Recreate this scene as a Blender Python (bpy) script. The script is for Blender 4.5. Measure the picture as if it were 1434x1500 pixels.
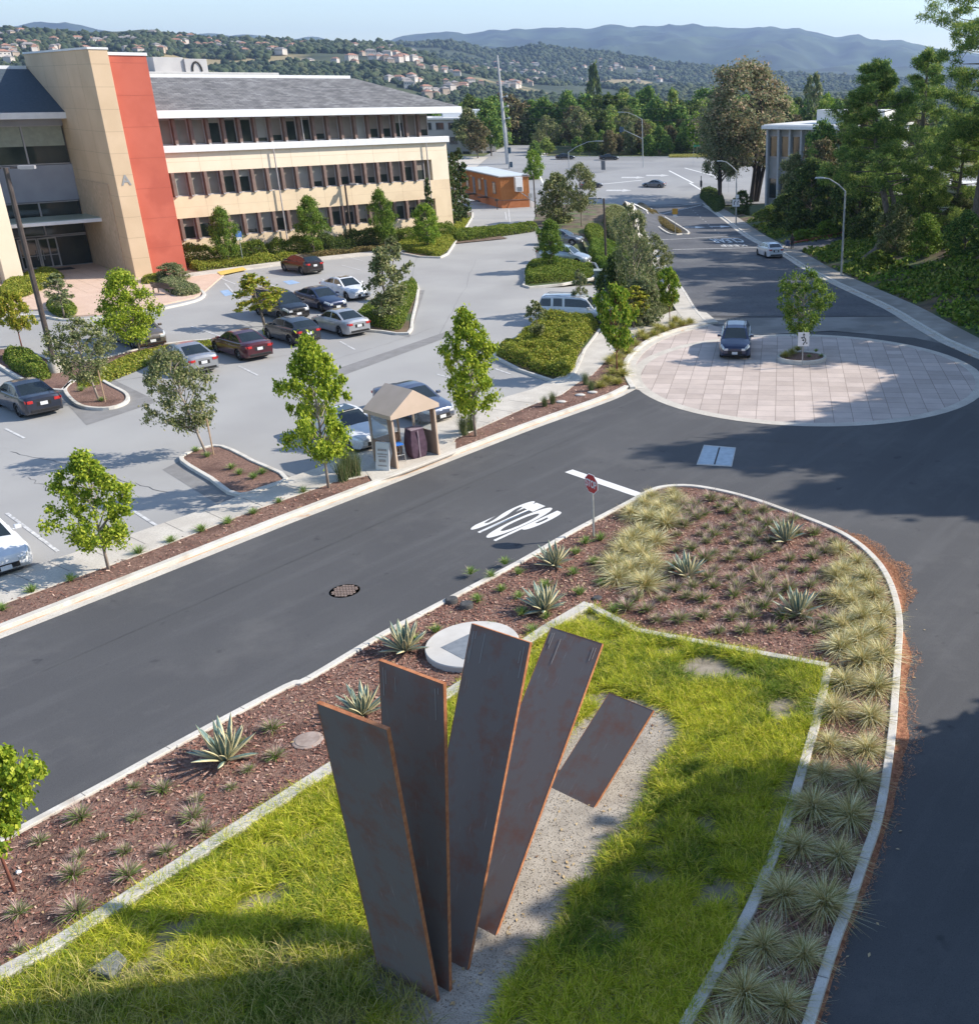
import bpy, math, random
import numpy as np
from mathutils import Vector, Matrix
from mathutils.geometry import tessellate_polygon, delaunay_2d_cdt

for o in list(bpy.data.objects): bpy.data.objects.remove(o)
SC = bpy.context.scene
COL = SC.collection
R = math.radians
random.seed(7)
RNG = np.random.default_rng(11)

# ---------------------------------------------------------------- camera, sky, sun, exposure
CAM_H, FPX, CX, CY = 14.5, 1500.0, 1035.0, 750.0       # eye height, focal length and principal point in photo pixels
PITCH = math.atan(.4147)
cd = bpy.data.cameras.new('camera'); cam = bpy.data.objects.new('camera', cd); COL.objects.link(cam)
cam.location = (0, 0, CAM_H); cam.rotation_euler = (math.pi/2 - PITCH, 0, 0)
cd.sensor_fit = 'HORIZONTAL'; cd.sensor_width = 36; cd.lens = 36*FPX/1434
cd.shift_x = -(CX - 717)/1434; cd.clip_start = .3; cd.clip_end = 30000
SC.camera = cam

SUN_AZ, SUN_EL = 79.0, 35.0                            # azimuth measured clockwise from +Y
w = bpy.data.worlds.new('World'); SC.world = w; w.use_nodes = True
nt = w.node_tree; nt.nodes.clear()
wo = nt.nodes.new('ShaderNodeOutputWorld'); bg = nt.nodes.new('ShaderNodeBackground'); sk = nt.nodes.new('ShaderNodeTexSky')
sk.sky_type = 'NISHITA'; sk.sun_disc = False; sk.sun_elevation = R(SUN_EL); sk.sun_rotation = R(SUN_AZ)
sk.altitude = 50; sk.air_density = 1.0; sk.dust_density = .5; sk.ozone_density = 1.6
bg.inputs['Strength'].default_value = .15
nt.links.new(sk.outputs[0], bg.inputs[0]); nt.links.new(bg.outputs[0], wo.inputs[0])
sl = bpy.data.lights.new('sun', 'SUN'); so = bpy.data.objects.new('sun', sl); COL.objects.link(so)
sl.energy = 4.5; sl.angle = R(.55); sl.color = (1, .92, .81)
sd = Vector((math.sin(R(SUN_AZ))*math.cos(R(SUN_EL)), math.cos(R(SUN_AZ))*math.cos(R(SUN_EL)), math.sin(R(SUN_EL))))
so.rotation_euler = sd.to_track_quat('Z', 'Y').to_euler(); so.location = (40, 10, 60)
SC.view_settings.view_transform = 'Standard'; SC.view_settings.look = 'None'
SC.view_settings.exposure = .64; SC.view_settings.gamma = 1
SC.render.engine = 'CYCLES'
SC.cycles.max_bounces = 6; SC.cycles.volume_bounces = 0; SC.cycles.transparent_max_bounces = 8

# ---------------------------------------------------------------- terrain
def vnoise(x, y, seed=0):
    x = np.asarray(x, float); y = np.asarray(y, float)
    xi = np.floor(x).astype(np.int64); yi = np.floor(y).astype(np.int64); fx = x-xi; fy = y-yi
    fx = fx*fx*(3-2*fx); fy = fy*fy*(3-2*fy)
    def h(a, b):
        n = (a*374761393 + b*668265263 + seed*974711) & 0x7fffffff
        n = ((n ^ (n >> 13))*1274126177) & 0x7fffffff
        return ((n ^ (n >> 16)) & 0xffff)/65535.0
    return (h(xi, yi)*(1-fx)+h(xi+1, yi)*fx)*(1-fy)+(h(xi, yi+1)*(1-fx)+h(xi+1, yi+1)*fx)*fy
def fbm(x, y, o=4, seed=0):
    s = 0; a = .5
    for i in range(o):
        s = s + a*vnoise(np.asarray(x)*2**i, np.asarray(y)*2**i, seed+i); a *= .5
    return s
def sstep(a, b, x):
    t = np.clip((x-a)/(b-a), 0, 1); return t*t*(3-2*t)
def ray(x, y):
    a = (x-CX)/FPX; b = -(y-CY)/FPX
    return np.array([a, math.cos(PITCH)+b*math.sin(PITCH), -math.sin(PITCH)+b*math.cos(PITCH)])
def skyline(pts):
    A = []; S = []
    for x, y in pts:
        r = ray(x, y); A.append(math.atan2(r[0], r[1])); S.append(r[2]/math.hypot(r[0], r[1]))
    return np.array(A), np.array(S)
RG1 = skyline([(-900, 70), (-300, 48), (0, 38), (60, 40), (130, 46), (180, 45), (210, 42), (245, 48), (270, 56), (330, 61), (430, 63), (500, 66), (560, 68), (600, 76), (640, 90), (700, 104), (760, 117), (830, 124), (900, 128), (1100, 132), (1434, 134), (2200, 130)])
RG2 = skyline([(-900, 80), (300, 72), (500, 69), (600, 64), (645, 61), (680, 65), (720, 75), (760, 71), (790, 66), (850, 75), (886, 78), (938, 86), (1000, 95), (1100, 106), (1434, 122), (2200, 130)])
RG3 = skyline([(-900, 40), (0, 38), (60, 33), (95, 33), (150, 42), (250, 54), (290, 48), (340, 49), (420, 53), (480, 60), (540, 61), (590, 52), (650, 44), (720, 41), (780, 43), (840, 38), (890, 36), (990, 33), (1070, 38), (1140, 36), (1180, 44), (1250, 51), (1310, 58), (1400, 75), (1500, 84), (2200, 70)])
HILL_LINE = np.array([(21.5, 50), (17.0, 62.5), (15.5, 74.3), (13.4, 86.5), (11.7, 97.6), (10.3, 110.5), (7.5, 128.9), (5.1, 156.7), (2.9, 180), (1.5, 192)], float)
def T(X, Y):
    X = np.asarray(X, float); Y = np.asarray(Y, float)
    D = np.hypot(X, Y); A = np.arctan2(X, Y)
    east = sstep(-13, -7, X); north = sstep(146, 172, Y)
    m = np.maximum(east, north)
    z = (-.04*(np.clip(Y, 66, 190)-66)+.045*(np.clip(Y, 190, 268)-190))*m
    # bank rising to the right of the street
    hx = np.interp(Y, HILL_LINE[:, 1], HILL_LINE[:, 0])
    d = X-hx
    drive = 1-np.exp(-((Y-(115.5+.45*(X-9)))/4.5)**2)*(X < 34)
    fade = sstep(40, 58, Y)*(1-sstep(172, 196, Y))
    z = z + np.clip(d, 0, 13)*.24*fade*drive*(.85+.3*vnoise(X*.3, Y*.3, 3))
    # far country
    r1 = CAM_H+2200*np.interp(A, *RG1); r2 = CAM_H+3700*np.interp(A, *RG2); r3 = CAM_H+9000*np.interp(A, *RG3)
    xs = [330, 520, 1000, 1500, 2200, 2800, 3700, 4700, 6800, 9000, 12500]
    ys = [-1.45+0*D, -16+0*D, -24+0*D, -24+.42*(r1+24), r1, np.minimum(r1, r2)-40, r2, .45*r2, .52*r3, r3, 0*D]
    zf = np.zeros_like(D)
    for i in range(len(xs)-1):
        t = np.clip((D-xs[i])/(xs[i+1]-xs[i]), 0, 1); sel = (D >= xs[i]) & (D <= xs[i+1])
        zf = np.where(sel, ys[i]*(1-t)+ys[i+1]*t, zf)
    r3b = (fbm(A*45, D*0, 4, 41)-.5)*85*np.exp(-((D-9000)/1500)**2); zf = zf+r3b
    damp = 1-np.exp(-((D-2200)/260)**2)-np.exp(-((D-3700)/350)**2)
    zf = zf + (fbm(X/420, Y/420, 4, 5)-.5)*46*sstep(700, 1500, D)*np.clip(damp, 0, 1)*(D < 5200)
    zf = zf - np.abs(fbm(X/900, Y/900, 4, 9)-.47)*620*sstep(5200, 6500, D)*(1-np.exp(-((D-9000)/500)**2))
    return np.where(D > 330, zf, z)
def Tz(x, y): return float(T(x, y))
TS = np.concatenate([np.linspace(5, 260, 1600), np.geomspace(260, 13000, 1400)[1:]])
def G(x, y, off=0.0):
    """photo pixel -> point on the terrain"""
    r = ray(x, y); r = r/math.hypot(r[0], r[1])
    px = r[0]*TS; py = r[1]*TS; pz = CAM_H+r[2]*TS-off
    g = pz-T(px, py); i = int(np.argmax(g <= 0))
    if g[i] > 0: return None
    a = g[i-1]/(g[i-1]-g[i]+1e-9); t = TS[i-1]+a*(TS[i]-TS[i-1])
    return Vector((r[0]*t, r[1]*t, CAM_H+r[2]*t))
def P(x, y, z=0.0):
    r = ray(x, y); t = (z-CAM_H)/r[2]
    return Vector((r[0]*t, r[1]*t, z))
def proj(p):
    d = (p[0], p[1], p[2]-CAM_H)
    zz = d[1]*math.cos(PITCH)-d[2]*math.sin(PITCH); u = d[1]*math.sin(PITCH)+d[2]*math.cos(PITCH)
    return CX+FPX*d[0]/zz, CY-FPX*u/zz
def height_at(base, ytop):
    """height above base whose projection reaches photo row ytop"""
    lo, hi = 0, 60
    for _ in range(40):
        m = (lo+hi)/2
        if proj((base[0], base[1], base[2]+m))[1] > ytop: lo = m
        else: hi = m
    return lo
def scale_at(p):
    return FPX/(p[1]*math.cos(PITCH)-(p[2]-CAM_H)*math.sin(PITCH))
def azv(a): return Vector((math.sin(R(a)), math.cos(R(a)), 0))

# ---------------------------------------------------------------- materials
MATS = {}
def newmat(name):
    m = bpy.data.materials.new(name); m.use_nodes = True
    return m, m.node_tree, m.node_tree.nodes['Principled BSDF']
def mat(name, c1, c2=None, rough=.7, metal=0, scale=3.0, detail=6, bump=0.0, bscale=None, c3=None, lo=.35, hi=.65, coat=0, spec=.5, island=False, trans=0, stretch=None, c4=None, s4=.2, lo4=.5, hi4=.6, bdist=.02):
    """noise-mixed colour with optional fine bump; c3 a fine speckle; c4 large patches; island: random per leaf"""
    if name in MATS: return MATS[name]
    m, t, b = newmat(name); N = t.nodes; L = t.links
    tc = N.new('ShaderNodeTexCoord'); vec = tc.outputs['Object']
    if stretch:
        mp = N.new('ShaderNodeMapping'); mp.inputs['Scale'].default_value = stretch; L.new(vec, mp.inputs[0]); vec = mp.outputs[0]
    col = None
    def rgb(c): return (*c, 1)
    if c2 is None and c3 is None and c4 is None:
        b.inputs['Base Color'].default_value = rgb(c1)
    else:
        if island:
            g = N.new('ShaderNodeNewGeometry'); fac = g.outputs['Random Per Island']
        else:
            n = N.new('ShaderNodeTexNoise'); n.inputs['Scale'].default_value = scale; n.inputs['Detail'].default_value = detail; L.new(vec, n.inputs['Vector']); fac = n.outputs['Fac']
        cr = N.new('ShaderNodeValToRGB'); cr.color_ramp.elements[0].position = 0 if island else lo; cr.color_ramp.elements[1].position = 1 if island else hi
        cr.color_ramp.elements[0].color = rgb(c1); cr.color_ramp.elements[1].color = rgb(c2 or c1)
        L.new(fac, cr.inputs[0]); col = cr.outputs[0]
        def over(col, c, sc, a, z, mx=1.0, det=4):
            n = N.new('ShaderNodeTexNoise'); n.inputs['Scale'].default_value = sc; n.inputs['Detail'].default_value = det; L.new(vec, n.inputs['Vector'])
            q = N.new('ShaderNodeMapRange'); q.inputs[1].default_value = a; q.inputs[2].default_value = z; q.inputs[4].default_value = mx; L.new(n.outputs['Fac'], q.inputs[0])
            x = N.new('ShaderNodeMix'); x.data_type = 'RGBA'; x.inputs[7].default_value = rgb(c); L.new(col, x.inputs[6]); L.new(q.outputs[0], x.inputs[0])
            return x.outputs[2]
        if c4 is not None: col = over(col, c4, s4, lo4, hi4)
        if c3 is not None: col = over(col, c3, scale*14, .52, .62, .7, 2)
        L.new(col, b.inputs['Base Color'])
    b.inputs['Roughness'].default_value = rough; b.inputs['Metallic'].default_value = metal
    b.inputs['Coat Weight'].default_value = coat; b.inputs['Specular IOR Level'].default_value = spec
    if coat: b.inputs['Coat Roughness'].default_value = .04
    if bump:
        n = N.new('ShaderNodeTexNoise'); n.inputs['Scale'].default_value = bscale or scale*8; n.inputs['Detail'].default_value = 5; L.new(vec, n.inputs['Vector'])
        bp = N.new('ShaderNodeBump'); bp.inputs['Strength'].default_value = bump; bp.inputs['Distance'].default_value = bdist; L.new(n.outputs['Fac'], bp.inputs['Height']); L.new(bp.outputs[0], b.inputs['Normal'])
    if trans:
        tr = N.new('ShaderNodeBsdfTranslucent'); mx = N.new('ShaderNodeMixShader'); mx.inputs[0].default_value = trans
        if col is not None: L.new(col, tr.inputs[0])
        else: tr.inputs[0].default_value = rgb(c1)
        L.new(b.outputs[0], mx.inputs[1]); L.new(tr.outputs[0], mx.inputs[2]); L.new(mx.outputs[0], N['Material Output'].inputs[0])
    MATS[name] = m; return m
def leafmat(name, a, b, trans=.3):
    return mat(name, a, b, rough=.62, island=True, trans=trans, spec=.25)
def ramp3(m, cols):
    """replace the first colour ramp of a material by several stops"""
    cr = [n for n in m.node_tree.nodes if n.type == 'VALTORGB'][0].color_ramp
    a, z = cr.elements[0].position, cr.elements[1].position
    for i in range(len(cols)-2): cr.elements.new(a+(z-a)*(i+1)/(len(cols)-1))
    for e, c in zip(cr.elements, cols): e.color = (*c, 1)
    return m

# ---------------------------------------------------------------- mesh tools
class MB:
    def __init__(s): s.v = []; s.f = []; s.m = []
    def add(s, vs, fs, m=0):
        k = len(s.v); s.v += [tuple(v) for v in vs]; s.f += [[i+k for i in f] for f in fs]; s.m += [m]*len(fs); return s
    def box(s, c, d, rz=0, m=0, taper=1.0, M=None):
        x, y, z = d[0]/2, d[1]/2, d[2]/2; ca, sa = math.cos(rz), math.sin(rz); vs = []
        for sz in (-1, 1):
            k = taper if sz > 0 else 1
            for sx, sy in ((-1, -1), (1, -1), (1, 1), (-1, 1)):
                a, b = sx*x*k, sy*y*k
                vs.append((c[0]+a*ca-b*sa, c[1]+a*sa+b*ca, c[2]+sz*z))
        if M is not None: vs = [M @ Vector(v) for v in vs]
        return s.add(vs, [(3, 2, 1, 0), (4, 5, 6, 7), (0, 1, 5, 4), (1, 2, 6, 5), (2, 3, 7, 6), (3, 0, 4, 7)], m)
    def prism(s, poly, z0, z1, m=0, mtop=None):
        n = len(poly); p = [Vector((q[0], q[1], 0)) for q in poly]
        tri = tessellate_polygon([p])
        def gz(z, q): return z(q[0], q[1]) if callable(z) else z
        vs = [(q[0], q[1], gz(z0, q)) for q in p]+[(q[0], q[1], gz(z1, q)) for q in p]
        k = len(s.v); ar = sum(p[i].x*p[(i+1) % n].y-p[(i+1) % n].x*p[i].y for i in range(n))
        s.add(vs, [], m)
        for i in range(n):
            j = (i+1) % n; f = [k+i, k+j, k+n+j, k+n+i]
            s.f.append(f if ar > 0 else f[::-1]); s.m.append(m)
        for t in tri:
            a, b, c = t; cr = (p[b]-p[a]).cross(p[c]-p[a]).z
            if cr < 0: a, b, c = c, b, a
            s.f.append([k+n+a, k+n+b, k+n+c]); s.m.append(m if mtop is None else mtop)
            s.f.append([k+c, k+b, k+a]); s.m.append(m)
        return s
    def tube(s, pts, rad, n=8, m=0, cap=True):
        pts = [Vector(p) for p in pts]; rad = rad if isinstance(rad, (list, tuple)) else [rad]*len(pts)
        k = len(s.v); up = None
        for i, p in enumerate(pts):
            d = (pts[min(i+1, len(pts)-1)]-pts[max(i-1, 0)]).normalized()
            if up is None: up = Vector((1, 0, 0)) if abs(d.z) > .9 else Vector((0, 0, 1))
            x = d.cross(up).normalized(); up = x.cross(d).normalized()
            for j in range(n):
                a = 2*math.pi*j/n; s.v.append(tuple(p+rad[i]*(math.cos(a)*x+math.sin(a)*up)))
        for i in range(len(pts)-1):
            for j in range(n):
                s.f.append([k+i*n+j, k+i*n+(j+1) % n, k+(i+1)*n+(j+1) % n, k+(i+1)*n+j]); s.m.append(m)
        if cap:
            s.f.append([k+j for j in range(n)][::-1]); s.m.append(m)
            s.f.append([k+(len(pts)-1)*n+j for j in range(n)]); s.m.append(m)
        return s
    def lathe(s, prof, n=24, c=(0, 0, 0), m=0, M=None):
        k = len(s.v)
        for r, z in prof:
            for j in range(n):
                a = 2*math.pi*j/n; v = Vector((c[0]+r*math.cos(a), c[1]+r*math.sin(a), c[2]+z)); s.v.append(tuple(M @ v if M is not None else v))
        for i in range(len(prof)-1):
            for j in range(n):
                s.f.append([k+i*n+j, k+i*n+(j+1) % n, k+(i+1)*n+(j+1) % n, k+(i+1)*n+j]); s.m.append(m)
        s.f.append([k+j for j in range(n)][::-1]); s.m.append(m)
        s.f.append([k+(len(prof)-1)*n+j for j in range(n)]); s.m.append(m)
        return s
    def band(s, line, w0, w1, z0, z1, m=0, closed=False):
        """kerb-like bar along a plan polyline between side offsets w0 and w1 (positive = left of travel)"""
        pts = [Vector((q[0], q[1])) for q in line]; n = len(pts); L = []; Rr = []
        for i in range(n):
            a = pts[(i-1) % n] if (closed or i > 0) else pts[i]; b = pts[(i+1) % n] if (closed or i < n-1) else pts[i]
            d1 = (pts[i]-a); d2 = (b-pts[i])
            d1 = d1.normalized() if d1.length > 1e-6 else d2.normalized(); d2 = d2.normalized() if d2.length > 1e-6 else d1
            t = (d1+d2).normalized(); nn = Vector((-t.y, t.x)); k = 1/max(.5, nn.dot(Vector((-d1.y, d1.x))))
            L.append(pts[i]+nn*w0*k); Rr.append(pts[i]+nn*w1*k)
        def gz(z, q): return z(q[0], q[1]) if callable(z) else z
        k = len(s.v)
        for a, b in zip(L, Rr):
            s.v += [(a.x, a.y, gz(z0, a)), (b.x, b.y, gz(z0, b)), (b.x, b.y, gz(z1, b)), (a.x, a.y, gz(z1, a))]
        for i in range(n if closed else n-1):
            p = k+i*4; q = k+((i+1) % n)*4
            for e in range(4):
                f = [p+e, p+(e+1) % 4, q+(e+1) % 4, q+e]; s.f.append(f if w0 < w1 else f[::-1]); s.m.append(m)
        if not closed:
            s.f.append([k+3, k+2, k+1, k]); s.m.append(m); e = k+(n-1)*4; s.f.append([e, e+1, e+2, e+3]); s.m.append(m)
        return s
    def build(s, name, mats, parent=None, smooth=False, bevel=0, seg=2, recalc=True):
        me = bpy.data.meshes.new(name); me.from_pydata(s.v, [], s.f)
        if not isinstance(mats, (list, tuple)): mats = [mats]
        for q in mats: me.materials.append(q)
        if len(mats) > 1: me.polygons.foreach_set('material_index', s.m)
        if recalc:
            import bmesh
            b = bmesh.new(); b.from_mesh(me); bmesh.ops.recalc_face_normals(b, faces=b.faces); b.to_mesh(me); b.free()
        if smooth:
            me.polygons.foreach_set('use_smooth', [True]*len(me.polygons))
        o = bpy.data.objects.new(name, me); COL.objects.link(o)
        if smooth == 'auto':
            md = o.modifiers.new('split', 'EDGE_SPLIT'); md.split_angle = R(35)
        if parent: o.parent = parent
        if bevel:
            md = o.modifiers.new('bevel', 'BEVEL'); md.width = bevel; md.segments = seg; md.limit_method = 'ANGLE'; md.angle_limit = R(40)
        return o
def raw(name, V, F, mats, parent=None, mi=None, smooth=False):
    """fast mesh from numpy arrays, F is (n,k)"""
    me = bpy.data.meshes.new(name); V = np.asarray(V, np.float32).reshape(-1, 3); F = np.asarray(F, np.int32); n, k = F.shape
    me.vertices.add(len(V)); me.vertices.foreach_set('co', V.ravel())
    me.loops.add(n*k); me.loops.foreach_set('vertex_index', F.ravel())
    me.polygons.add(n); me.polygons.foreach_set('loop_start', np.arange(0, n*k, k, dtype=np.int32)); me.polygons.foreach_set('loop_total', np.full(n, k, np.int32))
    if not isinstance(mats, (list, tuple)): mats = [mats]
    for q in mats: me.materials.append(q)
    if mi is not None: me.polygons.foreach_set('material_index', np.asarray(mi, np.int32))
    if smooth: me.polygons.foreach_set('use_smooth', np.ones(n, bool))
    me.update(calc_edges=True); me.validate()
    o = bpy.data.objects.new(name, me); COL.objects.link(o)
    if parent: o.parent = parent
    return o
def tag(o, label=None, cat=None, group=None, kind=None):
    if label: o['label'] = label
    if cat: o['category'] = cat
    if group: o['group'] = group
    if kind: o['kind'] = kind
    return o
def thing(name, label, cat, loc=(0, 0, 0), rz=0, group=None):
    o = bpy.data.objects.new(name, None); COL.objects.link(o); o.location = loc; o.rotation_euler = (0, 0, rz); o.empty_display_size = .3
    return tag(o, label, cat, group)
def kids(o): return [c for c in ALLKIDS.get(o.name, [])]
def dup(root, loc=None, rz=None, label=None, group=None, scale=None, parent=None, rot=None):
    r = root.copy(); COL.objects.link(r)
    if parent: r.parent = parent
    if loc is not None: r.location = loc
    if rz is not None: r.rotation_euler = (0, 0, rz)
    if rot is not None: r.rotation_euler = rot
    if scale is not None: r.scale = scale
    if label: r['label'] = label
    if group: r['group'] = group
    for ch in root.children: dup(ch, parent=r)
    return r
def first_or_dup(cache, key, maker, **k):
    if key not in cache:
        o = maker(); cache[key] = o
        if k.get('loc') is not None: o.location = k['loc']
        if k.get('rz') is not None: o.rotation_euler = (0, 0, k['rz'])
        if k.get('rot') is not None: o.rotation_euler = k['rot']
        if k.get('scale') is not None: o.scale = k['scale']
        if k.get('label'): o['label'] = k['label']
        if k.get('group'): o['group'] = k['group']
        return o
    return dup(cache[key], **k)
def smooth_line(pts, n=6, closed=False):
    P_ = [Vector((q[0], q[1])) for q in pts]; out = []; N = len(P_)
    rng = range(N) if closed else range(N-1)
    for i in rng:
        p0 = P_[(i-1) % N] if (closed or i > 0) else P_[i]; p1 = P_[i]; p2 = P_[(i+1) % N]; p3 = P_[(i+2) % N] if (closed or i < N-2) else p2
        for j in range(n):
            t = j/n; out.append(.5*((2*p1)+(p2-p0)*t+(2*p0-5*p1+4*p2-p3)*t*t+(3*p1-p0-3*p2+p3)*t**3))
    if not closed: out.append(P_[-1])
    return out
def gl(pts, off=0.0): return [G(x, y, off) for x, y in pts]
def poly_sm(pts, n=5): return smooth_line(gl(pts), n, True)
def inside(px, py, poly):
    px = np.asarray(px); py = np.asarray(py); r = np.zeros(px.shape, bool); n = len(poly)
    for i in range(n):
        x1, y1 = poly[i][0], poly[i][1]; x2, y2 = poly[(i+1) % n][0], poly[(i+1) % n][1]
        if y1 == y2: continue
        c = ((y1 > py) != (y2 > py)) & (px < (x2-x1)*(py-y1)/(y2-y1)+x1); r ^= c
    return r
def drape(name, poly, off, m, step=3.0, kind='structure', parent=None):
    """sheet that follows the terrain, cut to a plan outline"""
    pl = [Vector((q[0], q[1])) for q in poly]; n = len(pl)
    out = []
    for i in range(n):
        a, b = pl[i], pl[(i+1) % n]; k = max(1, int((b-a).length/(step*1.2)))
        for j in range(k): out.append(a+(b-a)*j/k)
    n = len(out)
    x0 = min(p.x for p in out); x1 = max(p.x for p in out); y0 = min(p.y for p in out); y1 = max(p.y for p in out)
    gx, gy = np.meshgrid(np.arange(x0+step/2, x1, step), np.arange(y0+step/2, y1, step)); gx = gx.ravel(); gy = gy.ravel()
    ok = inside(gx, gy, out); vs = out+[Vector((a, b)) for a, b in zip(gx[ok], gy[ok])]
    r = delaunay_2d_cdt(vs, [(i, (i+1) % n) for i in range(n)], [list(range(n))], 1, 1e-4)
    V = np.array([(p.x, p.y) for p in r[0]]); z = T(V[:, 0], V[:, 1])+off
    F = []
    for f in r[2]:
        a, b, c = f; A, B, C = r[0][a], r[0][b], r[0][c]
        if (B-A).cross(C-A) < 0: f = [a, c, b]
        F.append(f)
    o = raw(name, np.column_stack([V, z]), F, m, parent)
    if kind: o['kind'] = kind
    return o
# ---------------------------------------------------------------- ground materials
m_lot = mat('lot_asphalt', (.325, .32, .31), (.365, .36, .345), .9, scale=.22, detail=4, c4=(.295, .29, .28), s4=.1, lo4=.5, hi4=.7)
m_road, t, b = newmat('road_asphalt'); MATS['road_asphalt'] = m_road; N_ = t.nodes; L_ = t.links
tc = N_.new('ShaderNodeTexCoord'); mp = N_.new('ShaderNodeMapping'); mp.vector_type = 'TEXTURE'; mp.inputs['Rotation'].default_value = (0, 0, R(58)); mp.inputs['Scale'].default_value = (9, .8, 1); L_.new(tc.outputs['Object'], mp.inputs[0])
def _nz(vec, sc, det, ro=.55):
    n = N_.new('ShaderNodeTexNoise'); n.inputs['Scale'].default_value = sc; n.inputs['Detail'].default_value = det; n.inputs['Roughness'].default_value = ro; L_.new(vec, n.inputs[0]); return n.outputs['Fac']
def _mixc(fac, a_, b_, lo, hi, mx=1.0):
    q = N_.new('ShaderNodeMapRange'); q.inputs[1].default_value = lo; q.inputs[2].default_value = hi; q.inputs[4].default_value = mx; L_.new(fac, q.inputs[0]); x = N_.new('ShaderNodeMix'); x.data_type = 'RGBA'; L_.new(q.outputs[0], x.inputs[0])
    for k_, v_ in ((6, a_), (7, b_)):
        if isinstance(v_, tuple): x.inputs[k_].default_value = (*v_, 1)
        else: L_.new(v_, x.inputs[k_])
    return x.outputs[2]
c1_ = _mixc(_nz(tc.outputs['Object'], .16, 6), (.070, .070, .073), (.090, .090, .092), .35, .65)
c1_ = _mixc(_nz(mp.outputs[0], 1.0, 8, .6), c1_, (.115, .115, .118), .50, .78, .7)
c1_ = _mixc(_nz(tc.outputs['Object'], .9, 10, .75), c1_, (.14, .14, .14), .60, .75, .5)
c1_ = _mixc(_nz(tc.outputs['Object'], 45, 3), c1_, (.035, .035, .04), .52, .66, .6)
c1_ = _mixc(_nz(tc.outputs['Object'], 38, 2), c1_, (.19, .185, .18), .66, .74, .5)
c1_ = _mixc(_nz(tc.outputs['Object'], 1.3, 3), c1_, (.036, .036, .04), .66, .74, .75)
c1_ = _mixc(_nz(tc.outputs['Object'], .33, 12, .7), c1_, (.125, .122, .12), .52, .70, .55)
L_.new(c1_, b.inputs[0]); b.inputs['Roughness'].default_value = .82
bp = N_.new('ShaderNodeBump'); bp.inputs['Strength'].default_value = .3; bp.inputs['Distance'].default_value = .01; L_.new(_nz(tc.outputs['Object'], 90, 3), bp.inputs['Height']); L_.new(bp.outputs[0], b.inputs['Normal'])
m_street = mat('street_asphalt', (.085, .088, .098), (.12, .122, .13), .88, scale=.3, detail=8, bump=.25, bscale=60, c3=(.07, .07, .075), c4=(.15, .15, .15), s4=.2, lo4=.55, hi4=.7)
m_cross = mat('crossing_asphalt', (.27, .27, .27), (.32, .32, .315), .9, scale=.1, detail=8, c4=(.235, .235, .235), s4=.05)
m_patch = mat('asphalt_patch', (.20, .195, .19), (.25, .245, .24), .9, scale=1.5, detail=8, bump=.3, bscale=60)
m_conc = mat('concrete', (.50, .46, .40), (.60, .56, .49), .85, scale=1.2, detail=8, bump=.15, bscale=40, c3=(.42, .39, .34), c4=(.44, .41, .36), s4=.5, lo4=.55, hi4=.7)
m_curb = mat('kerb_concrete', (.56, .53, .47), (.68, .65, .59), .85, scale=2.0, detail=8, bump=.15, bscale=50, c3=(.50, .47, .41), c4=(.45, .40, .33), s4=.9, lo4=.58, hi4=.7)
m_wall = mat('wall_concrete', (.50, .47, .42), (.62, .59, .53), .85, scale=2.5, detail=8, bump=.2, bscale=40, c3=(.42, .40, .36), c4=(.36, .35, .31), s4=1.3, lo4=.55, hi4=.72)
m_white = mat('road_paint', (.72, .72, .70), (.80, .80, .78), .7, scale=6, c4=(.45, .45, .44), s4=3, lo4=.6, hi4=.75)
m_worn = mat('worn_paint', (.50, .50, .49), (.66, .66, .65), .8, scale=5, c4=(.36, .36, .355), s4=4, lo4=.5, hi4=.65)
m_mulch = mat('bark_mulch', (.088, .048, .036), (.33, .195, .145), .95, scale=11, detail=7, bump=.9, bscale=30, c3=(.34, .20, .15), c4=(.085, .042, .03), s4=.7, lo4=.5, hi4=.65, bdist=.05, lo=.32, hi=.7)
m_soil = mat('bed_soil', (.20, .17, .125), (.32, .28, .22), .95, scale=5, detail=8, bump=.5, bscale=30, c3=(.28, .25, .2))
m_gravel = mat('decomposed_gravel', (.34, .30, .25), (.47, .42, .35), .95, scale=2.2, detail=8, bump=.4, bscale=70, c3=(.22, .19, .15), c4=(.24, .20, .15), s4=.8, lo4=.55, hi4=.7)
m_earth = mat('bank_earth', (.06, .05, .03), (.26, .17, .10), .95, scale=.5, detail=8, bump=.5, bscale=12, c4=(.06, .09, .025), s4=.25, lo4=.45, hi4=.55)
m_green = mat('verge_green', (.05, .075, .02), (.12, .14, .045), .95, scale=.4, detail=8, c4=(.22, .17, .09), s4=.1, lo4=.55, hi4=.65)
m_hill = mat('hill_scrub', (.022, .036, .015), (.06, .075, .03), .95, scale=.02, detail=10, c4=(.30, .24, .12), s4=.0022, lo4=.565, hi4=.60)
m_mtn = mat('mountain_forest', (.003, .010, .006), (.06, .09, .04), .95, scale=.0045, detail=12)

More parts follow.
